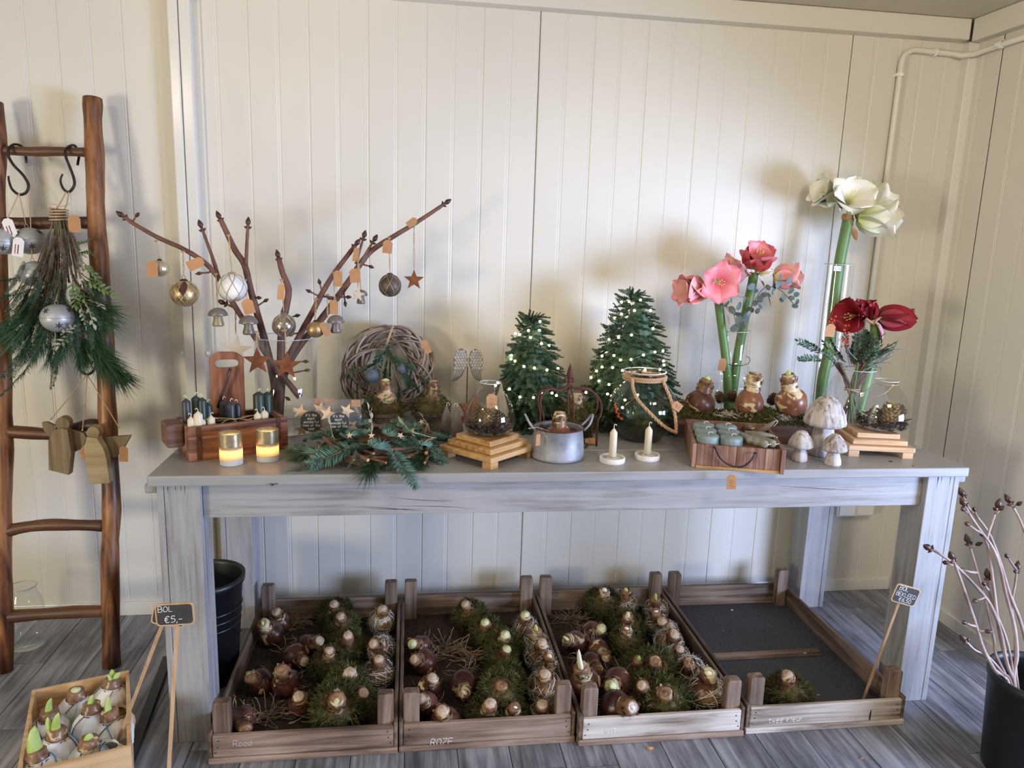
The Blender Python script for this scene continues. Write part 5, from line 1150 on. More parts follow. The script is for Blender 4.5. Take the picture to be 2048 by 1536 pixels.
for k in range(160):
    a = r_.uniform(0, 2*pi); q = sqrt(r_.random())*.064; p = V((q*cos(a), q*sin(a), .070+r_.uniform(0, .012))); s = r_.uniform(.005, .012); th_ = r_.uniform(0, pi); d = V((cos(th_), sin(th_), r_.uniform(-.4, .4)))*s; e = V((-sin(th_), cos(th_), .2))*s*.4
    m.add([p-d-e, p+d-e, p+d+e, p-d+e], [(0, 1, 2, 3)])
m.lathe([(.0001, .07), (.067, .07)], 24); obj('bark_mulch', m, M_bark, t, kind='stuff')
pricetag(t, PY(1077, 868, 2.035)-zc_, w=.015, h=.034, ang=.05, yaw=.5); obj('raffia_tie', MB().tube(smooth_path([(-.096, -.03, .094), (-.066, -.035, .098), (-.055, -.05, .088), (-.045, -.058, .075)], 4), .0011, 5).tube(smooth_path([(-.06, -.04, .098), (-.03, -.055, .088)], 3), .001, 5), M_rootp, t)
bulb(None, None, 'b', 'c', 'reddish ringed amaryllis bulb planted in the zinc bucket', 1.0, world=(zc_+V((.002, 0, .062)), (.0, -.03, 1)), skin=BM2)
fY = 2.24; fo = V((PY(1138, 850, fY).x, fY, ZT)); t = thing('iron_finial', 'rusty iron crown finial with four curved arms and a spearhead', 'finial', fo)
def fp(x, y, Y=fY): return PY(x, y, Y)-fo
obj('spearhead', MB().lathe([(.0001, fp(1140,725).z), (.003, fp(1140,732).z), (.010, fp(1140,748).z), (.011, fp(1140,752).z), (.005, fp(1140,758).z), (.0055, fp(1140,768).z), (.005, fp(1140,778).z), (.0001, fp(1140,780).z)][::-1], 14), M_rustd, t, smooth=True, M=T((fp(1140,740).x, 0, 0)))
zz = fp(1140, 760).z; xx = fp(1139, 760).x
obj('knob', MB().ball((xx-.011, 0, zz), .008, 10).ball((xx+.011, 0, zz), .008, 10).ball((xx, 0, zz-.002), .009, 10), M_rustd, t, smooth=True)
for s, arm in [(-1, [(1138,766),(1132,775),(1118,780),(1100,776),(1086,782),(1078,798),(1080,816),(1084,835)]), (1, [(1140,766),(1146,775),(1160,777),(1178,779),(1192,790),(1199,808),(1196,828),(1190,838)])]:
    for dy in (-.035, .035):
        P = [fp(x, y)+V((0, dy*(i/7), 0)) for i, (x, y) in enumerate(arm)]; P.append(V((P[-1].x, P[-1].y, .004))); obj('arm', MB().tube(smooth_path(P, 4), .0034, 7), M_rustd, t, smooth=True)
obj('stem', MB().tube([fp(1137,766), fp(1136,800), V((fp(1136,850).x, 0, .10))], .0032, 7), M_rustd, t); obj('stem', MB().tube(smooth_path([fp(1140,770), fp(1146,795), fp(1147,830), V((fp(1147,840).x, 0, .04))], 4), .0032, 7), M_rustd, t)
obj('base_ring', MB().tube([(.066*cos(a)+xx, .066*sin(a), .004) for a in [2*pi*k/32 for k in range(32)]], .0036, 7, closed=True), M_rustd, t, smooth=True)
cm = V((PY(1150, 850, 2.34).x, 2.34, ZT)); bulb(None, None, 'm', 'c', 'mossy bulb with ringed neck standing between the iron finial and the fir tree', 1.15, world=(cm+V((0, 0, .055)), (0, 0, 1)))
p = PZ(1180, 888, ZT+.001); tg_ = obj('loose_price_tag', MB().prism([(-.017, -.012), (.017, -.012), (.017, .012), (-.010, .012), (-.017, .006)], -.0005, .0005), M_kraft, M=T(p) @ Matrix.Rotation(-.9, 4, 'X')); tag(tg_, 'small kraft price tag lying on the table right of the zinc bucket', 'tag')
tg_.location = p+V((0, .0, .0095))

# ---------------------------------------------------------------- ribbed jar with rope
jr = .114; jc = V((PY(1283, 850, 2.31).x, 2.31, ZT)); jH = PY(1283, 742, 2.31).z-ZT; t = thing('ribbed_jar', 'large ribbed glass jar with rope handle, fir and red berries inside', 'jar', jc)
pr = [(.0001, .001), (.055, .001), (.068, .006), (.088, .030), (jr*.97, .065), (jr, .095), (jr*.965, .125), (jr*.84, .158), (jr*.66, .182), (jr*.56, .192), (jr*.55, jH-.006), (jr*.60, jH)]
obj('glass_wall', MB().lathe(pr, 96, fn=lambda a, z, i: 1+(.018*abs(sin(14*a)) if 2 < i < 9 else 0)), M_glassd, t, smooth=True)
obj('rim', MB().tube([(jr*.60*cos(a), jr*.60*sin(a), jH) for a in [2*pi*k/40 for k in range(40)]], .0022, 6, closed=True), M_rim, t, smooth=True)
def rope(pts, r, name='rope'):
    P = smooth_path(pts, 8); m = MB(); k = len(P)
    for s in (0, 1, 2):
        q = []
        for i, p in enumerate(P):
            tgn = (P[min(i+1, k-1)]-P[max(i-1, 0)]).normalized(); u = tgn.orthogonal().normalized() if i == 0 else (u-tgn*u.dot(tgn)).normalized(); v_ = tgn.cross(u); a = i*1.1+s*2.094; q.append(p+(u*cos(a)+v_*sin(a))*r*.62)
        m.tube(q, r*.55, 6)
    return obj(name, m, M_rope, t)
rope([(jr*.60*cos(a), jr*.60*sin(a), jH-.016) for a in [2*pi*k/14 for k in range(15)]], .0045)
rope([(jr*.60*cos(a), jr*.60*sin(a), jH-.024) for a in [2*pi*k/14 for k in range(15)]], .0040)
jp = lambda x, y, Y: PY(x, y, Y)-jc
rope([jp(1265,757,2.26), jp(1266,775,2.235), jp(1275,798,2.20), jp(1300,826,2.17), (jp(1325,850,2.165)), jp(1349,864,2.17), jp(1352,860,2.18), jp(1350,830,2.20), jp(1340,795,2.23), jp(1325,760,2.25)], .0052)
r_ = random.Random(3)
for i in range(24):
    a = r_.uniform(0, 2*pi); q = r_.uniform(.0, .05); p = V((q*cos(a), q*sin(a), r_.uniform(.03, .085))); d = V((cos(a), sin(a), r_.uniform(.0, 1.2))); obj('fir_sprig', FIRM[i % 3] if i % 3 else FIRB[0], None, t, M=T(p) @ RXto(d, i) @ Matrix.Scale(.55, 4))
obj('moss', moss_mb(5, .060, .040, 900, .012).mesh('moss', [M_fir, M_moss]), None, t, kind='stuff')
obj('water', MB().lathe([(.0001, .003), (.066, .007), (.085, .030), (.097, .058), (.0001, .058)], 32), glass('dark_water', (.55, .57, .50), .05, .5), t)
pts = [jp(1229,807,2.24), jp(1232,820,2.235), jp(1237,832,2.23), jp(1243,838,2.23)]; tw = obj('berry_twig', MB().tube(pts, .001, 5), M_branch, t)
for k in range(14):
    u = k/13*3; i = min(2, int(u)); p = pts[i].lerp(pts[i+1], u-i)+V((r_.uniform(-.004, .004), 0, r_.uniform(-.002, .002))); obj('berry', MB().ball(p, .0034, 8), M_berry, tw, smooth=True)
p = PY(1353, 812, 2.20); pricetag(t, jp(1346,806,2.20), w=.026, h=.034, ang=-.95, scrib=True)

# ---------------------------------------------------------------- candle dishes
for px, py, l1, l2 in [(1231, 931, 'ivory taper candle in the left white dish', 'round white candle dish, left of two at the table front'), (1302, 925, 'ivory taper candle in the right white dish', 'round white candle dish, right of two at the table front')]:
    p = PZ(px, py, ZT); r = .0375; c = V((p.x, p.y+r, ZT)); t = thing('candle_dish', l2, 'candle holder', c, group='white candle dishes')
    obj('dish', MB().lathe([(.0001, 0), (r*.96, 0), (r, .003), (r, .014), (r*.97, .016), (r*.90, .016), (r*.87, .013), (r*.86, .0055), (.0001, .0055)], 36), M_white, t, smooth=False)
    obj('candle_socket', MB().lathe([(.0165, .0056), (.0165, .0125), (.013, .014), (.0118, .014), (.0118, .0056)], 24), M_white, t)
    H = .094; t2 = thing('taper_candle', l1, 'candle', c+V((0, 0, .0058)), group='ivory taper candles')
    obj('wax', MB().lathe([(.0001, 0), (.0108, 0), (.0108, H-.014), (.0100, H-.010), (.0035, H-.001), (.0015, H+.001)], 20), M_candi, t2, smooth=True)
    obj('wick', MB().tube(smooth_path([(0, 0, H), (0, 0, H+.009), (.002, 0, H+.013), (.006, 0, H+.012), (.007, 0, H+.009)], 3), .0009, 5), M_wick, t2)
# ---------------------------------------------------------------- long planter
pl0, pl1 = PZ(1350, 873, ZT), PZ(1628, 892, ZT); pang = atan2(pl1.y-pl0.y, pl1.x-pl0.x); pL_ = (pl1-pl0).length; PD = .135; PH = .062
t = thing('wooden_trough', 'long dark wooden trough planted with three amaryllis bulbs, moss and cones', 'planter', pl0, rz=pang); trough = t
TM = T(pl0) @ Matrix.Rotation(pang, 4, 'Z')
obj('trough_side', MB().prism([(0, .0005), (pL_-.02, .0005), (pL_+.008, .02), (pL_+.016, PH+.004), (-.004, PH), (-.004, .004)], 0, .014), M_trough, t, bevel=.003)
obj('trough_side', MB().prism([(0, .0005), (pL_-.02, .0005), (pL_+.008, .02), (pL_+.016, PH+.004), (-.004, PH), (-.004, .004)], PD-.014, PD), M_trough, t, bevel=.003)
obj('trough_end', MB().box(-.004, .0145, .0005, .012, PD-.0145, PH), M_trough, t, bevel=.003); obj('trough_end', MB().box(pL_-.008, .0145, .012, pL_+.006, PD-.0145, PH), M_trough, t, bevel=.003)
obj('trough_bottom', MB().box(.0125, .0145, .0005, pL_-.0205, PD-.0145, .012), M_trough, t)
r_ = random.Random(77); m = MB(); nm = 0
def mossh(x, y): return PH+.000+.030*sin(pi*min(1, max(0, y/PD)))*(.8+.4*sin(11*x/pL_+1))
while nm < 7000:
    x = r_.uniform(.0, pL_+.02); y = r_.uniform(-.006, PD+.004); z = mossh(x, y)+r_.uniform(-.004, .004)
    m.blade(V((x, y, z)), V((r_.gauss(0, .7), r_.gauss(-.2, .7), 1)), .013*r_.uniform(.5, 1.5), .0028, r_, 1 if r_.random() < .25 else 0); nm += 1
gx, gy = 24, 8; vs = [V((pL_*i/gx, PD*(.05+.9*j/gy), mossh(pL_*i/gx, PD*j/gy)-.003)) for i in range(gx+1) for j in range(gy+1)]
m.add(vs, [(i*(gy+1)+j, (i+1)*(gy+1)+j, (i+1)*(gy+1)+j+1, i*(gy+1)+j+1) for i in range(gx) for j in range(gy)], 1)
obj('moss', m, [M_moss, M_mossb], t, kind='stuff')
m = MB()
for (cx, cy, n, s) in ((.165, .02, 90, .032), (.345, .03, 70, .03), (.25, .03, 40, .05)):
    for k in range(n):
        p = V((cx+r_.gauss(0, s*.6), cy+r_.gauss(0, s*.35), PH+.010+r_.uniform(0, .014))); a = r_.uniform(0, 2*pi); d = V((cos(a), sin(a), r_.uniform(-.2, .5))); m.tube([p, p+d*.008, p+d*.013+V((sin(a), -cos(a), .6))*.006], .0010, 3, cap=False)
obj('lichen', m, M_rootp, t, kind='stuff')
for i, (px, py, Y) in enumerate([(1440, 797, 2.42), (1463, 795, 2.43), (1544, 800, 2.36)]):
    pinecone(t, TM.inverted() @ PY(px, py, Y), .040, (.3*(i-1), -.4, .8), M_cone)
for k in range(3): obj('curly_twig', MB().tube(smooth_path([TM.inverted() @ PY(x, y+k*6, 2.36) for x, y in [(1385, 812), (1370, 803), (1358, 801), (1350, 806), (1353, 815)]], 4), .0018, 5), M_branch, t)
pl_ = TM @ V((.05, .06, 0))
for nb, bd, tp, lab, sk_ in [((1410, 775), (1400, 808), 's14', 'dark brown bulb with pale yellow sprout at the left of the trough', BM), ((1505, 776), (1499, 807), 'c', 'two-tone bulb with torn brown top in the middle of the trough', BM2), ((1580, 777), (1583, 803), 's16', 'cream and brown ringed bulb with green tip at the right of the trough', BM2)]:
    c = PY(bd[0], bd[1], (TM @ V((.08+(bd[0]-1400)*.0017, PD*.5, 0))).y+.005); ax = PY(nb[0], nb[1], c.y)-c
    bulb(None, None, 'b', tp, lab, 1.28, world=(c, ax), skin=sk_)

# ---------------------------------------------------------------- drawer box with candles
d0, d1 = PZ(1382, 935, ZT), PZ(1567, 949, ZT); dang = atan2(d1.y-d0.y, d1.x-d0.x); DW = (d1-d0).length; DH = .071
bk = PZ(1388, 838, ZT+DH); DD = (bk-d0-V((0, 0, DH))).length*.98
DD = min(DD, .40); t = thing('wooden_tray', 'reddish striped wooden drawer-like tray with curved iron handle, filled with candles', 'drawer', d0+V((0, .0, .0004)), rz=dang); DM = T(d0) @ Matrix.Rotation(dang, 4, 'Z'); DI = DM.inverted()
obj('side_board', MB().box(0, .0, 0, .012, DD, DH), M_draw, t, bevel=.002); obj('side_board', MB().box(DW-.012, -.006, 0, DW, DD, DH+.002), M_draw, t, bevel=.002)
obj('back_board', MB().box(.0125, DD-.012, 0, DW-.0125, DD, DH), M_draw, t); obj('bottom_board', MB().box(.0125, .0125, 0, DW-.0125, DD-.0125, .008), M_draw, t)
x = .0125; k = 0; r_ = random.Random(31)
while x < DW-.014:
    x1 = min(DW-.0128, x+r_.uniform(.020, .032)); 
    if DW-.0128-x1 < .008: x1 = DW-.0128
    obj('front_slat', MB().box(x+.0003, r_.uniform(0, .0012), .009, x1-.0003, .012, DH-.001), M_draw, t, bevel=.0008, seg=1); x = x1
obj('front_rail', MB().box(.0125, -.001, .0, DW-.0125, .012, .0085), M_pined, t, bevel=.001)
hl = [DI @ PY(x, y, 1.925) for x, y in [(1432, 903), (1436, 910), (1444, 924), (1458, 934), (1474, 938), (1490, 934), (1503, 922), (1508, 912), (1512, 909)]]
hl = [V((p.x, -.004 if i in (0, 8) else -.012, p.z)) for i, p in enumerate(hl)]
hd = obj('iron_handle', MB().tube(smooth_path(hl, 4), .0022, 7), M_iron, t, smooth=True)
for q in (hl[0], hl[-1]): obj('screw', MB().ball((q.x, -.003, q.z), .0042, 8, 0, .6), M_iron, hd)
tg = pricetag(t, DI @ PY(1463, 950, 1.905), w=.026, h=.042, ang=-.06, scrib=True, stringto=hl[4])
def spiral_candle(px, py, label):
    c = DM @ V((px, py, .0085)); r = .0320; h = DH+.012
    t_ = thing('pillar_candle', label, 'candle', c, group='grey-green grooved pillar candles in the drawer')
    nz = 14; pr = [(r*.9, 0), (r, .003)]+[(r, .003+(h-.009)*i/nz) for i in range(1, nz+1)]+[(r*.93, h-.002), (r*.6, h), (.0001, h-.0015)]
    obj('wax', MB().lathe(pr, 44, fn=lambda a, z, i: 1+(.035*abs(sin(7*a+z*55)) if 0 < i < nz+2 else 0), capb=True), M_candt, t_, smooth=True)
    obj('wick', MB().tube(smooth_path([(0, 0, h-.001), (.002, 0, h+.005), (.009, -.002, h+.006), (.014, -.004, h+.004)], 3), .0010, 5), M_wick, t_)
for px, py, lb in [(.046, .180, 'grey-green grooved candle at the back left of the drawer'), (.112, .178, 'grey-green grooved candle at the back, right column'), (.046, .113, 'grey-green grooved candle in the middle of the left column'), (.112, .112, 'grey-green grooved candle in the middle of the right column'), (.046, .047, 'grey-green grooved candle at the front left of the drawer'), (.112, .046, 'grey-green grooved candle at the front of the right column')]: spiral_candle(px, py, lb)
for i, (px, py, dx, dy, dz, L, lab) in enumerate([(1502, 881, .1, 1, -.10, .13, 'olive candle lying with its round end forward, leftmost of four'), (1517, 885, .02, 1, -.1, .12, 'olive candle end second from the left in the drawer front row'), (1532, 889, -.05, 1, -.1, .11, 'olive candle end third from the left in the drawer front row'), (1548, 888, -.12, 1, -.1, .11, 'olive candle end in the right corner of the drawer'),
     (1500, 857, .35, 1, -.2, .09, 'taupe candle with hooked wick behind the left olive candle ends'), (1538, 872, -.9, .5, -.05, .07, 'olive candle lying crosswise with bent wick in the drawer'), (1541, 849, -.55, .25, -.6, .06, 'slim taupe candle tip sticking up at the right of the drawer')]):
    z = ZT+(.083 if i < 4 else .073 if i < 6 else .092); p = PZ(px, py, z); ax = V((-dx, -dy, -dz)).normalized(); s = .0118 if i != 6 else .0095; t_ = thing('taper_candle', lab, 'candle', p, group='loose olive candles in the drawer', rot=Rto(ax))
    obj('wax', MB().lathe([(.0001, -L), (s*.95, -L), (s, -L+.003), (s, -.010), (s*.92, -.004), (s*.6, 0), (.0001, .002)] if i < 4 else [(.0001, -L), (s, -L), (s, -.02), (s*.6, .005), (.002, .018), (.0001, .020)], 20), M_candy if i not in (4, 6) else M_candc, t_, smooth=True)
    obj('wick', MB().tube(smooth_path([(0, 0, 0), (.001, 0, .006), (.006, .002, .008), (.011, .003, .006)] if i < 4 else [(0, 0, .016), (.004, 0, .024), (.010, 0, .018), (.012, 0, .004)], 3), .0010, 5), M_wick, t_)

# ---------------------------------------------------------------- carved mushrooms
def mush(px, pyb, w_, h, sw, label, big=False):
    p = PZ(px, pyb, ZT); sc = mpp(p); W = w_*sc/2; H = h*sc; R = sw*sc/2; c = V((p.x, p.y+R, ZT)); t = thing('wooden_mushroom', label, 'mushroom', c, group='weathered carved wooden mushrooms')
    cb = .46 if not big else .50
    obj('mushroom_stem', MB().lathe([(.0001, 0), (R*.94, 0), (R, .004), (R*.95, H*.16), (R*.74, H*.34), (R*.62, H*cb), (R*.6, H*(cb+.06))], 32, fn=lambda a, z, i: 1+.035*sin(9*a+20*z)+.02*sin(17*a)), M_greyw, t, smooth=True)
    cp = obj('mushroom_cap', MB().lathe([(R*.5, H*(cb+.04)), (W*.80, H*cb-.002), (W*.98, H*(cb+.02)), (W, H*(cb+.07)), (W*.90, H*(cb+.20)), (W*.66, H*(cb+.36)), (W*.36, H*.955), (W*.14, H*.99), (.0001, H)], 40, fn=lambda a, z, i: 1+.025*sin(8*a)+.012*sin(21*a+60*z)), M_greyw, t, smooth=True)
    if big: obj('knot', MB().lathe([(.013, 0), (.011, .003), (.008, .001), (.005, .003), (.0001, .002)], 20, M=T((.004, -R*.90, H*.13)) @ Rto((0, -1, .15))), M_greyw, t, smooth=True)
    return t
mush(1657, 917, 81, 124, 56, 'large carved wooden mushroom with pale whitewashed cap', True)
m1 = mush(1606, 926, 49, 64, 31, 'small carved mushroom in front of the trough, with a tag behind it'); pricetag(m1, (.018, .006, .040), w=.020, h=.036, ang=-.02)
mush(1673, 934, 50, 65, 32, 'small carved mushroom standing right before the large one')

# ---------------------------------------------------------------- amaryllis
def petal_mesh(L, W, op, cup, inner, mt, seed, tip=.25, ruf=.030):
    r_ = random.Random(seed); nu, nv = 10, 8; vs = []; al = []
    for i in range(nu+1):
        u = i/nu; r = .05*L+L*op*u**1.5*(0.92 if inner else 1); z = L*(u*(1-.38*op*u))-tip*L*max(0, u-.7)**2*4*op
        hw = W*1.22*(sin(pi*min(1, .06+.895*u**.95))**.52)*(.85 if inner else 1)*(1 if u < .97 else .5)
        for j in range(nv+1):
            v = 2*j/nv-1; x = r-cup*hw*v*v*(1-.6*u*op)+ruf*L*sin(5*v+seed)*u*.6; vs.append((x, hw*v, z+ruf*L*cos(4*v+seed*2)*u)); al.append(u)
    fs = [(i*(nv+1)+j, (i+1)*(nv+1)+j, (i+1)*(nv+1)+j+1, i*(nv+1)+j+1) for i in range(nu) for j in range(nv)]
    me = MB().add(vs, fs).mesh('petal', mt, True); at = me.attributes.new('along', 'FLOAT', 'POINT'); at.data.foreach_set('value', al); return me
PMC = {}
def flower(t, c, d, L, op, mt, seed=1, spin=0, W=.36, cup=.8, stam=True, n=6, back=None):
    key = (mt.name, op, W, cup)
    if key not in PMC: PMC[key] = [petal_mesh(1, W, op, cup, k, mt, k*3+1) for k in (0, 1)]
    M = T(c) @ Rto(d, spin)
    f = obj('flower', MB().lathe([(.016*0+.09*L*.9, 0), (.10*L, .05*L), (.13*L, .18*L)], 14), mt, t, M=M, smooth=True)
    me = f.data; at = me.attributes.new('along', 'FLOAT', 'POINT'); at.data.foreach_set('value', [.1]*len(me.vertices))
    for k in range(n):
        rr = random.Random(seed*10+k); obj('petal', PMC[key][k % 2], None, f, M=Matrix.Rotation(2*pi*k/6+rr.uniform(-.08, .08), 4, 'Z') @ Matrix.Rotation(rr.uniform(-.07, .09), 4, 'Y') @ Matrix.Scale(L*rr.uniform(.94, 1.04), 4))
    if stam:
        sm = MB()
        for k in range(6):
            a = k*1.05; e = V((.10*cos(a)*L, .10*sin(a)*L-.02*L, .68*L)); sm.tube(smooth_path([(0, 0, .1*L), (e.x*.4, e.y*.4, .4*L), e], 3), .0009, 4).ball(e, .0024, 6)
        obj('stamens', sm, M_stamen, f, kind='stuff')
    return f
def scape(label, pts, Y, r, base, grp=None):
    P = [PY(x, y, Y(i) if callable(Y) else Y) for i, (x, y) in enumerate(pts)]
    if base is not None: P.append(V(base))
    o = P[-1]; t = thing('amaryllis', label, 'flower', o, group=grp); k = len(P); obj('stem', MB().tube(smooth_path([p-o for p in P], 4), r, 14), M_stemg, t, smooth=True); return t, o
def bub(c, prof, label, H, n=48, name='glass_vase', mt=None, fn=None):
    t = thing(name, label, 'vase', c); obj('glass_wall', MB().lathe(prof, n, fn=fn), mt or M_glass, t, smooth=True); r, z = prof[-1]
    obj('rim', MB().tube([(r*cos(a), r*sin(a), z) for a in [2*pi*k/40 for k in range(40)]], .0015, 6, closed=True), M_rim, t, smooth=True); return t
# pink ones
Yp = 2.56; pv = V((PY(1459, 800, Yp).x, Yp, ZT)); zr = PY(1461, 661, Yp).z-ZT
prf = [(.0001, .001), (.045, .001), (.056, .006)]
for i in range(1, 30):
    z = .006+(.60*zr)*i/30; prf.append((.060+.012*abs(sin(pi*z/(.60*zr)*3))+.004*(1-z/zr), z))
prf += [(.050, zr*.64), (.046, zr*.70), (.046, zr*.85), (.049, zr*.97), (.052, zr)]
tv = bub(pv, prf, 'clear bubbled glass vase holding the pink amaryllis behind the trough', zr, mt=M_glass, fn=lambda a, z, i: 1+(.015*sin(9*a+40*z) if 3 < i < 33 else 0))
obj('neck_wire', MB().tube(smooth_path([(-.055, -.02, zr*.73), (-.05, -.035, zr*.68), (-.02, -.052, zr*.64), (.03, -.05, zr*.655), (.055, -.02, zr*.70), (.05, .01, zr*.72)], 5), .0011, 5), M_iron, tv)
pricetag(tv, PY(1447, 717, 2.49)-pv, w=.028, h=.044, ang=.10)
obj('water', MB().lathe([(.0001, .003), (.052, .006), (.062, .03), (.062, .13), (.0001, .13)], 28), glass('vase_water', (.93, .96, .96), .03, .4), tv)
sA, oA = scape('salmon pink amaryllis with two big flowers facing left and forward', [(1436, 596), (1443, 650), (1450, 705), (1455, 760)], 2.53, .0155, pv+V((-.004, -.01, .006)), 'pink amaryllis in the bubbled vase')
flower(sA, PY(1408, 583, 2.50)-oA, (-1, -.25, .05), .120, .42, M_ppale, 1, .3)
flower(sA, PY(1430, 562, 2.50)-oA, (-.02, -1, -.02), .088, .80, M_ppink, 2, .5, W=.46, cup=.35)
flower(sA, PY(1447, 560, 2.54)-oA, (.55, -.05, .65), .100, .62, M_ppale, 3, .2, W=.42, cup=.6)
obj('spathe', leafsprig(5, .05, 2, .05, .012).mesh('spathe', [M_spathe, M_spathe]), None, sA, M=T(PY(1440, 600, 2.53)-oA) @ RXto((.4, -.3, -.6)))
obj('spathe', leafsprig(6, .05, 2, .04, .010).mesh('spathe', [M_spathe, M_spathe]), None, sA, M=T(PY(1452, 590, 2.53)-oA) @ RXto((1, -.3, .1)))
sB, oB = scape('deep pink amaryllis with cup-shaped flower on top, a bud and a right-facing flower', [(1508, 545), (1503, 575), (1494, 615), (1484, 665), (1474, 720), (1466, 780)], 2.54, .0165, pv+V((.008, .006, .006)), 'pink amaryllis in the bubbled vase')
flower(sB, PY(1507, 536, 2.53)-oB, (-.05, -.60, .78), .112, .46, M_ppink, 4, .1, W=.47, cup=.65)
flower(sB, PY(1548, 558, 2.52)-oB, (1, -.15, .18), .108, .44, M_ppale, 5, .4)
flower(sB, PY(1518, 545, 2.52)-oB, (1, -.25, .12), .050, .14, M_pwhite, 6, .4, stam=False, W=.30)
flower(sB, PY(1522, 535, 2.56)-oB, (.6, .1, .8), .055, .20, M_pwhite, 7, .4, stam=False, W=.26, n=3)
obj('spathe', leafsprig(7, .06, 2, .05, .012).mesh('spathe', [M_spathe, M_spathe]), None, sB, M=T(PY(1518, 556, 2.52)-oB) @ RXto((.55, -.2, -.7)))
# eucalyptus: each leaf a part
def eucal(label, pts, Y, leaves, seed, s=1):
    P = [PY(x, y, Y) for x, y in pts]; o = P[0]; t = thing('eucalyptus_branch', label, 'branch', o, group='grey-green eucalyptus with the pink amaryllis'); r_ = random.Random(seed)
    obj('twig', MB().tube(smooth_path([p-o for p in P], 4), .0013, 5), M_branch, t)
    for (x, y, sz) in leaves:
        c = PY(x, y, Y-r_.uniform(0, .03)); n_ = V((r_.gauss(0, .6), -1, r_.gauss(0, .6))).normalized(); R = sz*.00092*s
        pr = MB(); k = 10; vs = [V((0, 0, .0015))]+[V((R*cos(2*pi*j/k)*1.25, R*.9*sin(2*pi*j/k), -.1*R*cos(4*pi*j/k))) for j in range(k)]; pr.add(vs, [(0, 1+j, 1+(j+1) % k) for j in range(k)])
        obj('leaf', pr, M_euc, t, smooth=True, M=T(c-o) @ Rto(n_, r_.uniform(0, 6)))
eucal('grey eucalyptus sprig hanging left at the mouth of the bubbled vase', [(1480, 690), (1472, 650), (1466, 625), (1452, 610)], 2.49, [(1452, 608, 14), (1464, 620, 14), (1462, 600, 9), (1478, 612, 16), (1488, 603, 18), (1500, 620, 14), (1492, 636, 15), (1478, 642, 17), (1470, 656, 16), (1485, 650, 12), (1498, 628, 10), (1477, 628, 15)], 1)
eucal('grey eucalyptus sprig arching right below the pink flowers', [(1490, 660), (1505, 610), (1530, 575), (1560, 580), (1580, 600), (1590, 612)], 2.47, [(1503, 573, 14), (1512, 582, 10), (1520, 598, 13), (1528, 590, 12), (1536, 575, 10), (1548, 573, 15), (1558, 570, 18), (1579, 561, 16), (1561, 553, 12), (1582, 582, 14), (1593, 589, 12), (1567, 593, 14), (1583, 596, 10), (1594, 604, 11), (1590, 612, 10), (1563, 600, 8), (1520, 612, 12), (1510, 606, 13), (1515, 622, 10), (1537, 590, 9), (1545, 585, 10)], 2)
# white one in tall cylinder
Yw_ = 2.60; wv = V((PY(1648, 800, Yw_).x, Yw_, ZT)); zr = PY(1662, 528, Yw_).z-ZT; rw = 28*mpp(V((1.3, Yw_, 1.1)))
tv = bub(wv, [(.0001, .001), (rw*.9, .001), (rw, .008), (rw, zr*.5), (rw, zr)], 'very tall clear glass cylinder with the white amaryllis', zr, name='cylinder_vase')
o = obj('price_sticker', MB().box(-.014, -.0006, -.009, .014, 0, .009), M_paperw, tv, M=T(PY(1675, 537, Yw_-rw-.001)-wv)); writing('price_text', '6,50', .009, o, T((-.011, -.0009, -.0045)), mat('violet_ink', (.25, .2, .5), .8), .10, seed=3)
obj('water', MB().lathe([(.0001, .003), (rw*.96, .009), (rw*.96, .08), (.0001, .08)], 28), glass('vase_water', (.93, .96, .96), .03, .4), tv)
sC, oC = scape('tall white amaryllis with open creamy flowers high against the wall', [(1697, 436), (1690, 470), (1681, 515), (1673, 570), (1666, 630), (1658, 700), (1645, 760)], 2.58, .0195, wv+V((-.012, 0, .006)))
fl0 = PY(1700, 428, 2.58)-oC
flower(sC, PY(1676, 396, 2.62)-oC, (-1, -.1, .35), .115, .50, M_pwhite, 11, .2, W=.40)
flower(sC, PY(1690, 412, 2.55)-oC, (-.10, -.80, .55), .110, .72, M_pwhite, 12, .1, W=.46, cup=.45)
flower(sC, PY(1712, 428, 2.57)-oC, (.85, -.05, .55), .150, .42, M_pwhite, 13, .6, W=.30)
flower(sC, PY(1716, 432, 2.55)-oC, (1, -.30, -.05), .155, .44, M_pwhite, 14, .2, W=.34)
obj('spathe', leafsprig(8, .04, 2, .06, .022).mesh('spathe', [M_spathe, M_spathe]), None, sC, M=T(PY(1695, 432, 2.55)-oC) @ RXto((.45, -.2, -.7)))
obj('spathe', MB().lathe([(.019, 0), (.021, .012), (.017, .022)], 14), M_spathe, sC, M=T(PY(1694, 440, 2.58)-oC))
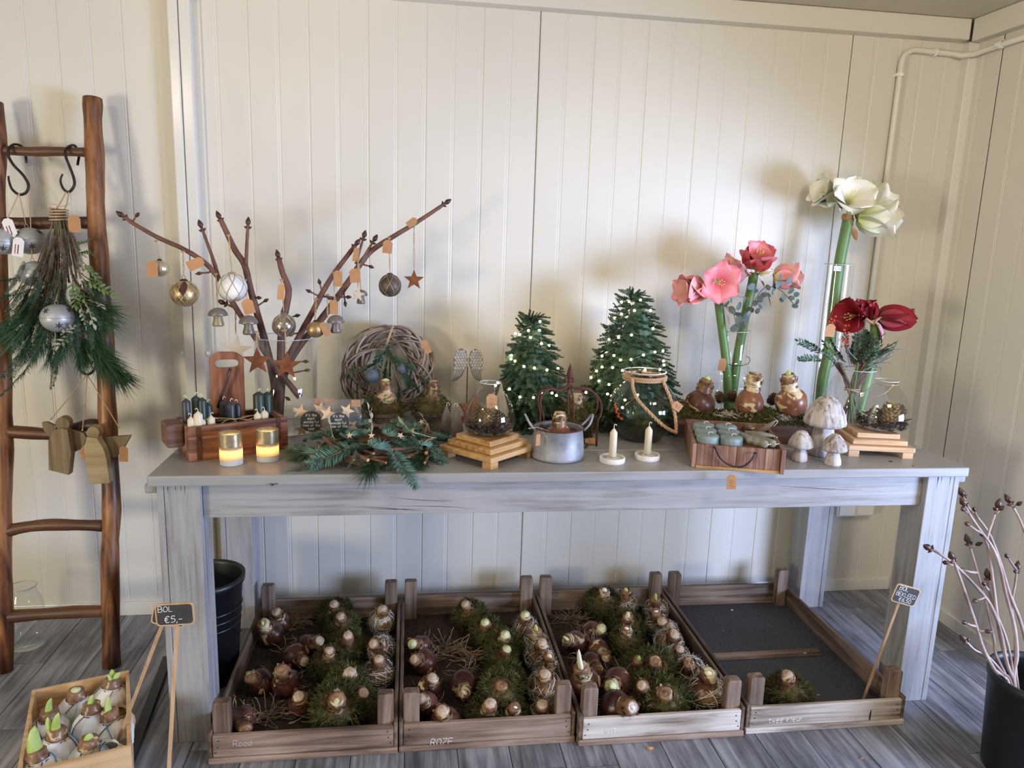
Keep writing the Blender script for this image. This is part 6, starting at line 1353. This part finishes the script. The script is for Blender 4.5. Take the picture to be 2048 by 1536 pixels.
# red bouquet in a globe vase
Yr = 2.40; rv = V((PY(1708, 820, Yr).x, Yr, ZT)); RR = .112; zr = PY(1712, 738, Yr).z-ZT
tv = bub(rv, [(.0001, .001), (.045, .001), (.075, .008), (RR*.93, .045), (RR, .085), (RR*.97, .12), (RR*.80, .165), (RR*.60, zr*.93), (RR*.52, zr)], 'round clear glass vase holding the dark red amaryllis bouquet', zr, mt=M_glassw)
tb2 = thing('greenery_bouquet', 'bouquet of dark greens and blue-grey twigs with orange berries in the round vase', 'bouquet', rv+V((0, 0, .012))); ob = V(tb2.location); r_ = random.Random(21)
bind = PY(1704, 780, Yr)-ob
for k in range(26):
    a = r_.uniform(0, 2*pi); q = r_.uniform(0, .016); p0 = V((bind.x*.4+.05*cos(a+pi), .05*sin(a+pi), .0)); p1 = bind+V((q*cos(a), q*sin(a), 0)); p2 = PY(1712+45*cos(a), 725, Yr+.04*sin(a))-ob
    obj('stalk', MB().tube(smooth_path([p0, p1, p2], 4), r_.uniform(.0015, .0032), 5), M_branch if k % 3 else M_stemg, tb2)
obj('binding', MB().tube([bind+V((.024*cos(a), .024*sin(a), .003*sin(2*a))) for a in [2*pi*k/20 for k in range(20)]], .002, 6, closed=True).tube([bind+V((.024*cos(a), .024*sin(a), .006)) for a in [2*pi*k/20 for k in range(20)]], .002, 6, closed=True), M_twine, tb2)
EUM = [leafsprig(110+i, .10, 18, .016, .008, droop=.1).mesh('eucalyptus_sprig', [M_euc, M_branch]) for i in range(2)]
for k in range(46):
    a = r_.uniform(-.15*pi, 1.15*pi); q = r_.uniform(.1, 1); x0, y0 = 1712+28*cos(a)*q, 732-10*q; dx = cos(a)*q*1.0; dz = max(.25, 1-.5*q*abs(cos(a))); dy = r_.uniform(-.5, .4)
    obj('sprig', [EUM[0], LFD[0], EUM[1], FIRM[0], LFD[1], LFM[0]][k % 6], None, tb2, M=T(PY(x0, y0, Yr+dy*.03)-ob) @ RXto((dx, dy, dz), r_.uniform(-1, 1)) @ Matrix.Scale(r_.uniform(.75, 1.15), 4))
for k, (x, y, dx, dz, s) in enumerate([(1690, 728, -1, .25, 1.0), (1665, 716, -1, .35, 1.0), (1640, 705, -.9, .45, .85), (1650, 716, -1, -.05, .9), (1628, 715, -1, -.15, .65), (1622, 700, -.8, .6, .5)]): obj('leaf_sprig', LFD[k % 2], None, tb2, M=T(PY(x, y, 2.36)-ob) @ RXto((dx, -.1, dz), k) @ Matrix.Scale(s, 4))
for k, q in enumerate([[(1735, 738), (1765, 722), (1790, 710)], [(1740, 725), (1790, 700), (1812, 702)], [(1735, 730), (1775, 712), (1800, 675)], [(1700, 735), (1680, 700), (1668, 690)], [(1740, 735), (1760, 735), (1762, 742)], [(1695, 735), (1672, 728), (1662, 735)], [(1715, 720), (1700, 705), (1695, 690)], [(1730, 740), (1752, 728), (1785, 725)]]):
    P = [PY(x, y, 2.35)-ob for x, y in q]; obj('long_leaf', MB().tube(smooth_path(P, 4), [.0022]*7+[.0016, .0004], 4, flat=.4), M_euc, tb2)
bt = [PY(x, y, 2.33)-ob for x, y in [(1700, 735), (1692, 690), (1690, 655), (1672, 640), (1662, 638)]]; bw = obj('berry_twig', MB().tube(smooth_path(bt, 4), .0011, 5), M_branch, tb2)
for (x, y) in [(1671, 633), (1662, 638), (1658, 643), (1664, 645), (1691, 651), (1698, 651), (1688, 660), (1690, 666), (1697, 665), (1697, 672), (1685, 678), (1690, 680), (1697, 680), (1697, 685), (1686, 683), (1684, 693), (1692, 688), (1668, 641)]: obj('berry', MB().ball(PY(x, y, 2.325+.006*sin(x))-ob, .0041, 9), M_berry, bw, smooth=True)
pricetag(tb2, PY(1663, 648, 2.31)-ob, w=.033, h=.043, ang=.06)
sD, oD = scape('dark red amaryllis with drooping mauve petal above the greenery', [(1750, 648), (1749, 680), (1744, 715), (1735, 760)], 2.40, .0150, rv+V((.012, 0, .014)))
flower(sD, PY(1722, 630, 2.38)-oD, (-1, -.45, -.05), .115, .50, M_pred, 21, .3, W=.40, cup=.5)
flower(sD, PY(1738, 640, 2.41)-oD, (-.12, -.1, 1), .078, .26, M_pred, 22, .3, W=.36)
flower(sD, PY(1712, 620, 2.42)-oD, (.1, -.3, .5), .045, .4, M_pred, 24, .3, W=.36, n=3, stam=False)
flower(sD, PY(1757, 634, 2.40)-oD, (1, -.2, -.02), .125, .27, M_pred, 23, .3, W=.30, stam=False)
PMm = petal_mesh(1, .17, .3, .5, 0, M_pmauve, 5); fd = obj('fading_petal', PMm, None, sD, M=T(PY(1754, 646, 2.38)-oD) @ Rto((.60, -.1, -.70), .5) @ Matrix.Scale(.085, 4), label='mauve drooping petal')
obj('pedicel', MB().tube([PY(x, y, 2.39)-oD for x, y in [(1748, 650), (1738, 642), (1724, 632)]], .005, 8).tube([PY(x, y, 2.39)-oD for x, y in [(1748, 650), (1753, 640), (1762, 634)]], .005, 8), M_spathe, sD)
# ---------------------------------------------------------------- ladder
LZ = lambda z: 2.385+.153*z
def LP(x, y, off=0):
    d = ray(x, y); k = (2.385+off+.153*S)/(d.y-.153*d.z); return EYE+d*k
t = thing('rustic_ladder', 'rustic brown wooden ladder leaning on the back wall at the far left', 'ladder', V((-1.12, 2.385, 0))); lo = V(t.location)
def pole(pts, r, m, name, n=12, seed=1):
    P = smooth_path([p-lo for p in pts], 4); rr = random.Random(seed)
    return obj(name, MB().tube(P, [r*(1+.05*sin(i*.9+seed)+rr.uniform(-.03, .03)) for i in range(len(P))], n), m, t, smooth=True)
rb = LP(222, 1318); rb.z = .0
pole([LP(185, 196), LP(186, 250), LP(190, 330), LP(192, 430), LP(200, 540), LP(207, 640), LP(211, 740), LP(215, 830), LP(220, 930), LP(223, 1020), LP(220, 1100), LP(221, 1200), rb], .0275, M_rail, 'rail', seed=1)
lt = [LP(-12, 205), LP(-6, 300), LP(-8, 420), LP(-3, 540), LP(3, 680), LP(6, 800), LP(8, 900), LP(6, 1000), LP(4, 1100), LP(8, 1200)]; lb = LP(6, 1330); lb.z = 0
pole(lt+[lb], .0265, M_rail, 'rail', seed=5)
for i, (pts, r) in enumerate([([(-8, 300), (60, 303), (120, 303), (182, 305)], .0150), ([(-4, 445), (60, 447), (130, 445), (190, 446)], .0190), ([(5, 862), (60, 866), (110, 868), (150, 858), (180, 850), (214, 855)], .0200), ([(6, 1065), (40, 1056), (90, 1050), (150, 1050), (218, 1052)], .0190), ([(6, 1234), (70, 1229), (150, 1224), (220, 1222)], .0205)]):
    pole([LP(x, y) for x, y in pts], r, M_rung, 'rung', 10, seed=i+9)
# hooks
def hook(pts, label):
    P = [LP(x, y, o) for x, y, o in pts]; o = P[len(P)//2]; h = thing('iron_hook', label, 'hook', o, group='black iron hooks on the ladder'); k = smooth_path([p-o for p in P], 5)
    n = len(k); obj('hook_wire', MB().tube(k, [.0042*(1-.35*max(0, (i/(n-1)-.8)/.2)) for i in range(n)], 8), M_iron, h, smooth=True); return P
h1 = hook([(53, 325, .03), (50, 305, .035), (42, 292, .018), (28, 289, -.008), (18, 298, -.027), (17, 312, -.030), (27, 330, -.028), (46, 350, -.028), (57, 370, -.028), (52, 385, -.028), (38, 389, -.028), (24, 378, -.028), (18, 362, -.028), (17, 352, -.028)], 'large black S-hook on the top rung, left, carrying the bells')
h2 = hook([(155, 330, .03), (158, 308, .035), (150, 292, .018), (140, 292, -.008), (131, 300, -.027), (132, 315, -.030), (140, 335, -.028), (148, 358, -.028), (148, 372, -.028), (138, 384, -.028), (127, 378, -.028), (121, 362, -.028), (125, 348, -.028)], 'black S-hook on the top rung beside the right rail')
h3 = hook([(163, 670, .02), (172, 684, -.02), (184, 708, -.055), (191, 725, -.060), (188, 740, -.060), (175, 749, -.060), (162, 742, -.060), (157, 730, -.060), (159, 721, -.060)], 'black hook below the fir bundle carrying the wooden angels')
# bells
def bell(px, py, r, off, label, top, tilt=0, flakes=((-.35, -.35), (.15, .62), (.75, .1)), grp='white zinc bells with star holes'):
    c = LP(px, py, off); t_ = thing('jingle_bell', label, 'bell', c, group=grp, rot=Matrix.Rotation(tilt, 4, 'Y'))
    b = obj('bell_shell', MB().lathe([(max(.0001, sin(pi*i/18))*r, -cos(pi*i/18)*r*.90) for i in range(19)], 32), M_bell, t_, smooth=True)
    obj('seam', MB().tube([(r*1.01*cos(a), r*1.01*sin(a), .004) for a in [2*pi*k/40 for k in range(40)]], .0012, 5, closed=True), M_bell, b, smooth=True)
    for k in range(7):
        lon = k*.9-2.9; lat = .62 if k % 2 else -.45
        n_ = V((cos(lat)*cos(lon), cos(lat)*sin(lon), sin(lat))); m = MB()
        for j in range(6):
            a = j*pi/3+k; m.add([(0, 0, 0), (.0052*cos(a+.32), .0052*sin(a+.32), 0), (.0135*cos(a), .0135*sin(a), -.0012), (.0052*cos(a-.32), .0052*sin(a-.32), 0)], [(0, 3, 2, 1)])
        obj('star_hole', m, M_hole, b, M=T(V((n_.x*r, n_.y*r, n_.z*r*.9))*1.012) @ Rto(n_))
    obj('loop', MB().tube([(.005*cos(a), 0, r*.9+.004+.006*sin(a)) for a in [2*pi*k/12 for k in range(12)]], .0011, 5, closed=True), M_bell, t_)
    Mi = (T(c) @ Matrix.Rotation(tilt, 4, 'Y')).inverted(); obj('twine', MB().tube([(0, 0, r*.9+.008), Mi @ top], .0016, 5), M_twine, t_); return t_
hp = LP(38, 387, -.033)
b1_ = bell(6, 483, .044, -.055, 'bell cut by the left edge, behind a white label', hp, .15)
b2_ = bell(60, 482, .046, -.035, 'bell with a white label hanging from the left hook', hp, -.15)
bell(70, 548, .044, -.060, 'bell half hidden in the fir bundle', hp+V((.03, 0, -.0)), -.1)
bell(115, 636, .0475, -.125, 'bell hanging lowest, in front of the fir bundle', LP(120, 560, -.09), 0)
for b_, p, ang_ in ((b1_, LP(12, 437, -.08), -.42), (b2_, LP(38, 475, -.09), .32)):
    c_ = V(b_.location); Mi = (T(c_) @ b_.rotation_euler.to_matrix().to_4x4()).inverted(); o = pricetag(b_, Mi @ p, w=.032, h=.080 if ang_ < 0 else .058, ang=ang_, m=M_paperw)
    for k in range(2): obj('printed_line', MB().box(-.009+.008*k, -.0007, -.050, -.006+.008*k, -.0005, -.022), M_redink if k == 0 else M_ink, o)
# fir bundle
bo = LP(118, 432, -.07); t = thing('fir_bundle', 'bundle of fir, pine and leafy branches hanging tied with twine from the ladder', 'bundle', bo, group=None); r_ = random.Random(15)
obj('twine_wrap', MB().tube([V((.026*cos(a), .022*sin(a), -.018+.0028*a/2)) for a in [k*.5 for k in range(60)]], .0028, 6), M_twine, t, smooth=True)
P = LP(135, 384, -.03)-bo
for s in (-1, 1): obj('twine_loop', MB().tube(smooth_path([P+V((.004*s, 0, 0)), P*.5+V((s*.010, 0, 0)), V((s*.012, 0, .012))], 4), .0022, 6), M_twine, t)
obj('twine_end', MB().tube(smooth_path([(-.01, -.02, .01), (-.02, -.03, .03), (.0, -.03, .035), (.02, -.03, .028), (.045, -.03, .038)], 4), .0012, 5), M_twine, t)
for k in range(34):
    a = 2*pi*k/34; q = r_.uniform(.3, 1); x = 118+q*55*cos(a)+(-3); e = LP(x*.8+118*.2, r_.uniform(500, 580), -.07-.03*q*abs(sin(a)))-bo
    obj('stalk', MB().tube(smooth_path([V((.018*cos(a)*q, .016*sin(a)*q, .02)), V((.02*cos(a)*q, .018*sin(a)*q, -.02)), e], 4), r_.uniform(.0014, .0032), 5), M_dry if k % 3 else M_branch, t)
pricetag(t, LP(147, 430, -.11)-bo, w=.036, h=.052, ang=-.02)
def LS(lst, ms, off, s0, name, seed):
    rr = random.Random(seed)
    for i, (x, y, x1, y1, s) in enumerate(lst):
        a = LP(x, y, off+rr.uniform(-.02, .02))-bo; b = LP(x1, y1, off+rr.uniform(-.03, .0))-bo; obj(name, ms[i % len(ms)], None, t, M=T(a) @ RXto(b-a, rr.uniform(-1, 1)) @ Matrix.Scale(s*s0, 4))
LS([(90,540,20,565,1),(85,570,15,600,1),(100,560,50,640,1.1),(95,600,35,660,1),(100,640,60,700,1.2),(90,660,45,720,1),(85,690,35,775,1.05),(100,690,110,745,.75),(115,690,118,748,.7),(130,600,170,680,1),(60,560,25,590,.7),(80,640,30,650,1)], FIRL, -.075, 1, 'fir_sprig', 1)
LS([(90,560,60,640,1),(100,590,45,665,1),(95,620,30,690,1),(70,640,10,680,1.1),(110,620,80,700,1),(60,650,-5,665,1),(80,600,40,690,1.2),(130,620,150,700,1),(150,600,200,640,1),(160,590,235,620,1.1),(170,600,240,650,.9),(160,640,215,700,1.1),(170,660,235,730,1.2),(180,680,260,765,1.3),(185,690,245,770,1.1),(190,700,270,760,1.0),(175,660,220,740,1.2),(150,560,190,610,1),(140,640,160,690,1),(120,590,120,680,1.1),(60,600,20,660,.9),(150,660,200,700,1.2)], PINM, -.085, 1.15, 'pine_sprig', 2)
LS([(140,500,165,480,.7),(150,510,175,505,.8),(150,540,185,560,1),(160,550,200,590,1),(150,560,165,610,1),(165,560,210,575,1),(155,580,190,620,1),(160,520,190,545,1),(140,560,150,600,.9)], LFM, -.115, 1, 'leaf_sprig', 3)
LS([(165,600,195,640,1),(160,610,180,650,.8),(150,660,120,690,.8),(110,665,115,700,.8),(120,670,160,640,.8),(60,640,40,650,.5),(175,600,205,605,.9)], LFP, -.125, 1, 'pale_sprig', 4)
FG = [sprig(80+i, .12, .012, 260, .0011, droop=.1, fwd=.9).mesh('grey_sprig', [M_dry, M_branch]) for i in range(2)]
LS([(110,470,85,560,1),(118,470,110,570,1),(120,470,135,570,1),(112,480,95,580,1),(125,470,150,550,.9),(116,500,120,600,1),(108,500,90,600,1),(122,520,135,610,1),(100,520,70,590,.8)], FG, -.10, 1.1, 'grey_sprig', 5)
LS([(110,540,60,640,1.2),(125,560,110,680,1.2),(140,580,170,690,1.2),(90,580,40,680,1.2),(150,600,205,690,1.2),(120,620,125,720,1.1)], FIRL, -.045, 1, 'fir_sprig', 6)
rr = random.Random(99)
for k in range(46):
    x = rr.uniform(45, 185); y = rr.uniform(520, 640); dx = (x-118)*1.0+rr.uniform(-20, 20); a = LP(x, y, -.055-.06*(k % 2))-bo; b = LP(x+dx*.6, y+80, -.06-.07*(k % 2))-bo
    obj('fir_sprig', [FIRL[0], FIRL[1], FG[0], FIRL[2]][k % 4], None, t, M=T(a) @ RXto(b-a, rr.uniform(-1, 1)) @ Matrix.Scale(rr.uniform(.6, .85), 4))
for k in range(34):
    x = rr.uniform(92, 150); y = rr.uniform(455, 560); a = LP(x, y, -.10)-bo; b = LP(x+(x-118)*1.2, y+80, -.11)-bo
    obj('grey_sprig', FG[k % 2], None, t, M=T(a) @ RXto(b-a, rr.uniform(-1, 1)) @ Matrix.Scale(rr.uniform(.8, 1.0), 4))
for k in range(36):
    x = rr.uniform(55, 195); y = rr.uniform(560, 670); dx = (x-118)*.9+rr.uniform(-20, 20); a = LP(x, y, -.09)-bo; b = LP(x+dx*.6, y+70, -.095)-bo
    ms = PINM[k % 3] if k % 2 else FIRL[k % 3]; obj('pine_sprig' if k % 2 else 'fir_sprig', ms, None, t, M=T(a) @ RXto(b-a, rr.uniform(-1, 1)) @ Matrix.Scale(rr.uniform(.8, 1.0) if k % 2 else rr.uniform(.45, .65), 4))
# wooden angels
AX, AY_, AS = 0, 650, 4.3875
def cutout(pts, Yo, th, nm, m, par, o):
    P = [LP(x/AS+AX, y/AS+AY_, Yo)-o for x, y in pts]; yy = sum(p.y for p in P)/len(P)
    return obj(nm, MB().prism([(p.x, p.z) for p in P], yy-th/2, yy+th/2), m, par, bevel=.0015)
def circ(cx, cy, r, n=22): return [(cx+r*cos(2*pi*k/n), cy+r*sin(2*pi*k/n)) for k in range(n)]
def angel(label, parts, o_px, off, strings, m, tags_=()):
    o = LP(o_px[0], o_px[1], off); t_ = thing('wooden_angel', label, 'ornament', o, group='hanging wooden angels')
    for nm, pts, dy, th in parts: cutout(pts, off+dy, th, nm, m, t_, o)
    for (x, y) in strings: a = LP(174, 749, -.063)-o; b = LP(x, y, off-.012)-o; obj('twine', MB().tube(smooth_path([a, (a+b)/2+V((.001, 0, -.001)), b], 3), .0016, 5).ball(b, .0035, 6), M_twine, t_)
    for (x, y, w_, h_, an) in tags_: pricetag(t_, LP(x, y, off-.03)-o, w=w_, h=h_, ang=an)
angel('brown wooden angel cut-out with spread wings, left of the group', [('body', [(505, 905), (445, 1000), (440, 1060), (430, 1270), (605, 1318), (640, 1120), (622, 905), (565, 890)], 0, .030), ('head', circ(565, 858, 62), -.001, .030), ('wing', [(378, 848), (420, 845), (505, 885), (450, 1005), (390, 925), (378, 880)], .022, .012), ('wing', [(620, 912), (745, 940), (768, 985), (725, 1085), (640, 1120)], .022, .012)],
      (128, 860), -.050, [(102, 838)], M_angel, [(172, 892, .030, .046, .05)])
angel('pale wooden angel cut-out with a knot in its robe, right of the group', [('body', [(793, 962), (760, 1060), (770, 1210), (785, 1398), (968, 1385), (950, 1140), (930, 1070), (880, 975)], 0, .034), ('head', circ(835, 935, 56), -.001, .034), ('wing', [(800, 985), (735, 1060), (695, 1110), (740, 1165), (790, 1100)], .026, .010)],
      (190, 900), -.065, [(165, 860)], M_angel2)
angel('narrow wooden angel wing shape behind the pale angel, with a tag', [('wing', [(900, 985), (1010, 972), (1158, 962), (1135, 1005), (1100, 1062), (1050, 1130), (1005, 1170), (940, 1150)], .0, .014)],
      (235, 880), -.035, [(238, 855)], M_angel, [(247, 893, .026, .050, .05)])

# ---------------------------------------------------------------- box of wrapped bulbs, front left
BX, BW, BDp, BHt, BA = V((-.837, 1.866, 0)), .236, .362, .172, radians(19.5)
t = thing('pine_box', 'open pale pine box of paper-wrapped sprouting bulbs on the floor, front left', 'box', BX, rz=BA); BMx = T(BX) @ Matrix.Rotation(BA, 4, 'Z')
w2, d2_ = BW/2, BDp/2
obj('front_panel', MB().box(-w2, -d2_, 0, w2, -d2_+.009, BHt), M_pine, t, bevel=.0012); obj('back_panel', MB().box(-w2, d2_-.009, 0, w2, d2_, BHt), M_pine, t, bevel=.0012)
for s in (-1, 1): a, b = sorted((s*w2, s*(w2-.009))); obj('side_panel', MB().box(a, -d2_+.0093, 0, b, d2_-.0093, BHt-.001), M_pine, t, bevel=.0012)
obj('bottom_panel', MB().box(-w2+.0093, -d2_+.0093, 0, w2-.0093, d2_-.0093, .008), M_pine, t)
for (x, z) in ((-.01, .12), (.0, .13), (.02, .115), (.012, .125)): obj('knot', MB().lathe([(.0035, 0), (.0001, .0004)], 8, M=T((x+.03, -d2_-.0002, z)) @ Rto((0, -1, 0))), M_crack, t)
M_wrap = mat('wrap_paper', (.72, .73, .76), .75, c2=(.80, .81, .83), scale=14, bmp=.4); BANDS = [mat('band_'+n, c, .5) for n, c in (('navy', (.03, .04, .12)), ('red', (.25, .03, .05)), ('blue', (.04, .25, .55)), ('mint', (.45, .68, .52)))]
def wrapmesh(seed):
    r_ = random.Random(seed); return MB().lathe([(.0001, -.055), (.030, -.052), (.046, -.030), (.049, 0), (.044, .018), (.034, .032), (.024, .040), (.026, .046)], 22, fn=lambda a, z, i: 1+.03*sin(5*a+i+seed)+.02*sin(11*a+seed)).mesh('paper_wrap', M_wrap, False)
WM_ = [wrapmesh(i) for i in range(3)]
neckm = [MB().lathe([(.024, .034), (.024, .044), (.0225, .046), (.0235, .054), (.0205, .057), (.021, .066), (.0175, .069), (.0001, .068)], 16, fn=lambda a, z, i, q=i_: 1+.06*sin(3*a+i+q)).mesh('bulb_neck', M_neck, True) for i_ in range(3)]
for i, (px, py, tp, lab, bc_) in enumerate([(598, 905, 'c', 'wrapped bulb with pale striped cut neck at the back of the pine box', 1), (868, 835, 'g', 'wrapped bulb with bright green crown in the back right corner of the pine box', 3), (378, 1060, 's', 'wrapped bulb with straight green sprout in the back left of the pine box', 1), (722, 1030, 's1', 'wrapped bulb with short green tip in the middle of the pine box', 0),
      (890, 1085, 's', 'wrapped bulb with green shoot by the right side of the pine box', 0), (440, 1220, 's2', 'wrapped bulb with two green shoots left of the centre of the pine box', 2), (695, 1290, 'w', 'wrapped bulb with cream stub near the front of the pine box', 2), (310, 1400, 's3', 'wrapped bulb with thick bent green shoot in the front left corner', 2), (905, 990, 'n', 'brown paper-wrapped lump beside the right board of the pine box', 1), (850, 1270, 'n', 'pale wrapped bulb lying in the front right corner of the pine box', 2)]):
    x, y = px/3.978, 1150+py/3.978; ztop = .168+.012*(i % 2); c = PZ(x, y+6, ztop); c.z -= .058
    if tp == 'n': c.z -= .012
    t_ = thing('wrapped_bulb', lab, 'bulb', c, rz=i*1.3, group='paper-wrapped bulbs in the pine box'); r_ = random.Random(i); t_.rotation_euler = (r_.uniform(-.15, .15), r_.uniform(-.15, .15), 0)
    wp = obj('paper_wrap', WM_[i % 3], None, t_)
    if i == 8: wp.data = WM_[1].copy(); wp.data.materials[0] = M_pine
    for k in range(2):
        ax = V((r_.gauss(0, 1), r_.gauss(0, 1), .3)).normalized(); e1 = ax.orthogonal().normalized(); e2 = ax.cross(e1)
        obj('rubber_band', MB().tube([(e1*cos(a)+e2*sin(a))*.0500 for a in [2*pi*j/28 for j in range(28)]], .0013, 5, closed=True), BANDS[(bc_+k*2) % 4], t_)
    if tp != 'n': obj('bulb_neck', neckm[i % 3], None, t_)
    if tp == 'c': obj('cut_top', CG, None, t_, M=T((0, 0, .0665)))
    if tp == 'g':
        for k in range(3): obj('sprout', sprout_mb(.024, .011, .5, .5), M_spr, t_, smooth=True, M=T((0, 0, .062)) @ Matrix.Rotation(k*2.1, 4, 'Z') @ T((.007, 0, 0)))
    if tp in ('s', 's1', 's2', 's3', 'w'):
        L = {'s': .050, 's1': .034, 's2': .055, 's3': .070, 'w': .026}[tp]; rr_ = {'s': .010, 's1': .011, 's2': .012, 's3': .018, 'w': .014}[tp]
        obj('sprout', sprout_mb(L, rr_, .3, .62), M_spr, t_, smooth=True, M=T((0, 0, .056)) @ Matrix.Rotation(-.2, 4, 'Y'))
        if tp == 's2': obj('sprout', sprout_mb(.045, .010, .3, .6), M_spr, t_, smooth=True, M=T((-.010, 0, .054)) @ Matrix.Rotation(-.5, 4, 'Y'))

# ---------------------------------------------------------------- black bucket with branches, front right
kc = V((1.728, 1.640, 0)); kr = .129; kh = .292; t = thing('black_bucket', 'tall matt black plastic bucket holding grey branches at the right edge', 'bucket', kc)
obj('bucket_wall', MB().lathe([(.0001, .0), (kr*.86, .0), (kr*.88, .006), (kr, kh-.025), (kr*1.03, kh-.022), (kr*1.035, kh), (kr*.98, kh), (kr*.97, kh-.02), (kr*.85, .012), (.0001, .010)], 56), M_black, t, smooth=True)
def rb_(pts, r0, r1, label, buds=(), Y1=1.62, base=(0, 0)): return branch(pts, r0, r1, label, Y0=1.640, Y1=Y1, buds=buds, rsc=.80, group='grey chestnut branches in the black bucket', m=M_stem2, mbud=M_bud, base=(kc.x+base[0], kc.y+base[1], .02), name='budded_branch')
rb_([(1926, 992), (1937, 1015), (1955, 1035), (1975, 1062), (1990, 1095), (2005, 1140), (2020, 1190), (2040, 1240), (2055, 1300), (2060, 1370)], .0062, .0035, 'branch with the highest bud, leaning left behind the others', [(1955, 1035, 1950, 1022)], 1.70, (.05, .03))
rb_([(1929, 1010), (1940, 1030), (1960, 1060), (1985, 1095), (2000, 1135), (2012, 1190), (2028, 1250), (2034, 1310), (2030, 1375)], .0066, .0036, 'pale branch just below the highest bud', [(1936, 1026, 1929, 1020), (1962, 1068, 1938, 1050)], 1.64, (.0, -.04))
rb_([(1994, 1015), (1984, 1045), (1974, 1080), (1980, 1120), (1988, 1180), (1998, 1260), (2012, 1320), (2030, 1375)], .0062, .0034, 'upright branch with a twin bud at its tip', [(1990, 1028, 1999, 1020), (1976, 1085, 1966, 1072)], 1.66, (.01, 0))
rb_([(1860, 1097), (1880, 1108), (1910, 1130), (1945, 1165), (1975, 1200), (1990, 1230), (2000, 1260), (2015, 1330), (2030, 1375)], .0064, .0036, 'branch reaching furthest left across the table leg', [(1908, 1128, 1894, 1126), (1970, 1197, 1954, 1200)], 1.60, (-.02, -.03))
rb_([(1905, 1117), (1918, 1150), (1930, 1185), (1942, 1220), (1955, 1260), (1968, 1300), (1990, 1340), (2020, 1375)], .0066, .0040, 'reddish branch second from the left with a glossy bud', [(1950, 1255, 1932, 1246), (1956, 1264, 1970, 1262)], 1.58, (-.05, -.05))
rb_([(1937, 1085), (1945, 1110), (1955, 1145), (1968, 1190), (1980, 1240), (1988, 1280), (1992, 1310), (2018, 1375)], .0052, .0034, 'thin dark-tipped branch in the middle left', [(1942, 1095, 1952, 1090), (1950, 1148, 1927, 1140)], 1.68, (-.03, .0))
rb_([(2020, 1005), (2035, 1030), (2048, 1060), (2062, 1100), (2070, 1200), (2070, 1300)], .0058, .0034, 'branch at the right edge with a dark bud', [(2026, 1015, 2034, 1010)], 1.72, (.08, .04))
rb_([(1975, 1155), (1978, 1180), (1990, 1220), (2010, 1270), (2022, 1320), (2028, 1375)], .0048, .0030, 'short inner twig with small buds', [(1978, 1178, 1970, 1170)], 1.66, (.0, .02))
rb_([(1930, 1280), (1950, 1300), (1975, 1312), (2005, 1345), (2025, 1375)], .0045, .0030, 'low bare twig poking left over the bucket rim', [], 1.62, (-.02, -.02))
rb_([(2034, 1140), (2030, 1170), (2024, 1210), (2030, 1270), (2036, 1375)], .0046, .0030, 'short branch tip near the right edge', [(2022, 1125, 2016, 1115)], 1.68, (.03, 0))
# ---------------------------------------------------------------- black pot behind the left leg, glass jar, floor strip
kc2 = V((-.628, 2.300, 0)); t = thing('black_pot', 'black plastic pot in the shade behind the front left table leg', 'pot', kc2)
obj('pot_wall', MB().lathe([(.0001, 0), (.088, 0), (.112, .33), (.119, .332), (.121, .352), (.113, .353), (.111, .34), (.085, .01), (.0001, .01)], 40), M_black, t, smooth=True)
for k in range(3): obj('rib', MB().tube([((.1075-.003*k)*cos(a)*1.01, (.1075-.003*k)*sin(a)*1.01, .255-.028*k) for a in [2*pi*j/40 for j in range(40)]], .0016, 5, closed=True), M_black, t)
sp = MB().box(-.015, -.30, 0, .015, .30, .012); o = obj('steel_strip', sp, M_black, bevel=.002); c = (PZ(262, 1500, 0)+PZ(332, 1350, 0))/2; o.location = V((c.x-.0, c.y-.02, 0)); o.rotation_euler = (0, 0, radians(6)); tag(o, 'flat black strip lying on the floor beside the pine box', 'strip')
gj = LP(45, 1170); gj = V((-1.300, 2.600, 0)); t = thing('glass_jar', 'faint clear glass jar on the floor behind the ladder', 'jar', V((PY(42, 1150, 2.55).x, 2.55, 0)))
obj('glass_wall', MB().lathe([(.0001, .001), (.055, .001), (.062, .01), (.060, .10), (.056, .16), (.045, .19), (.040, .20), (.042, .215)], 36), M_glassw, t, smooth=True); obj('rim', MB().tube([(.042*cos(a), .042*sin(a), .215) for a in [2*pi*j/32 for j in range(32)]], .002, 6, closed=True), M_rim, t, smooth=True)
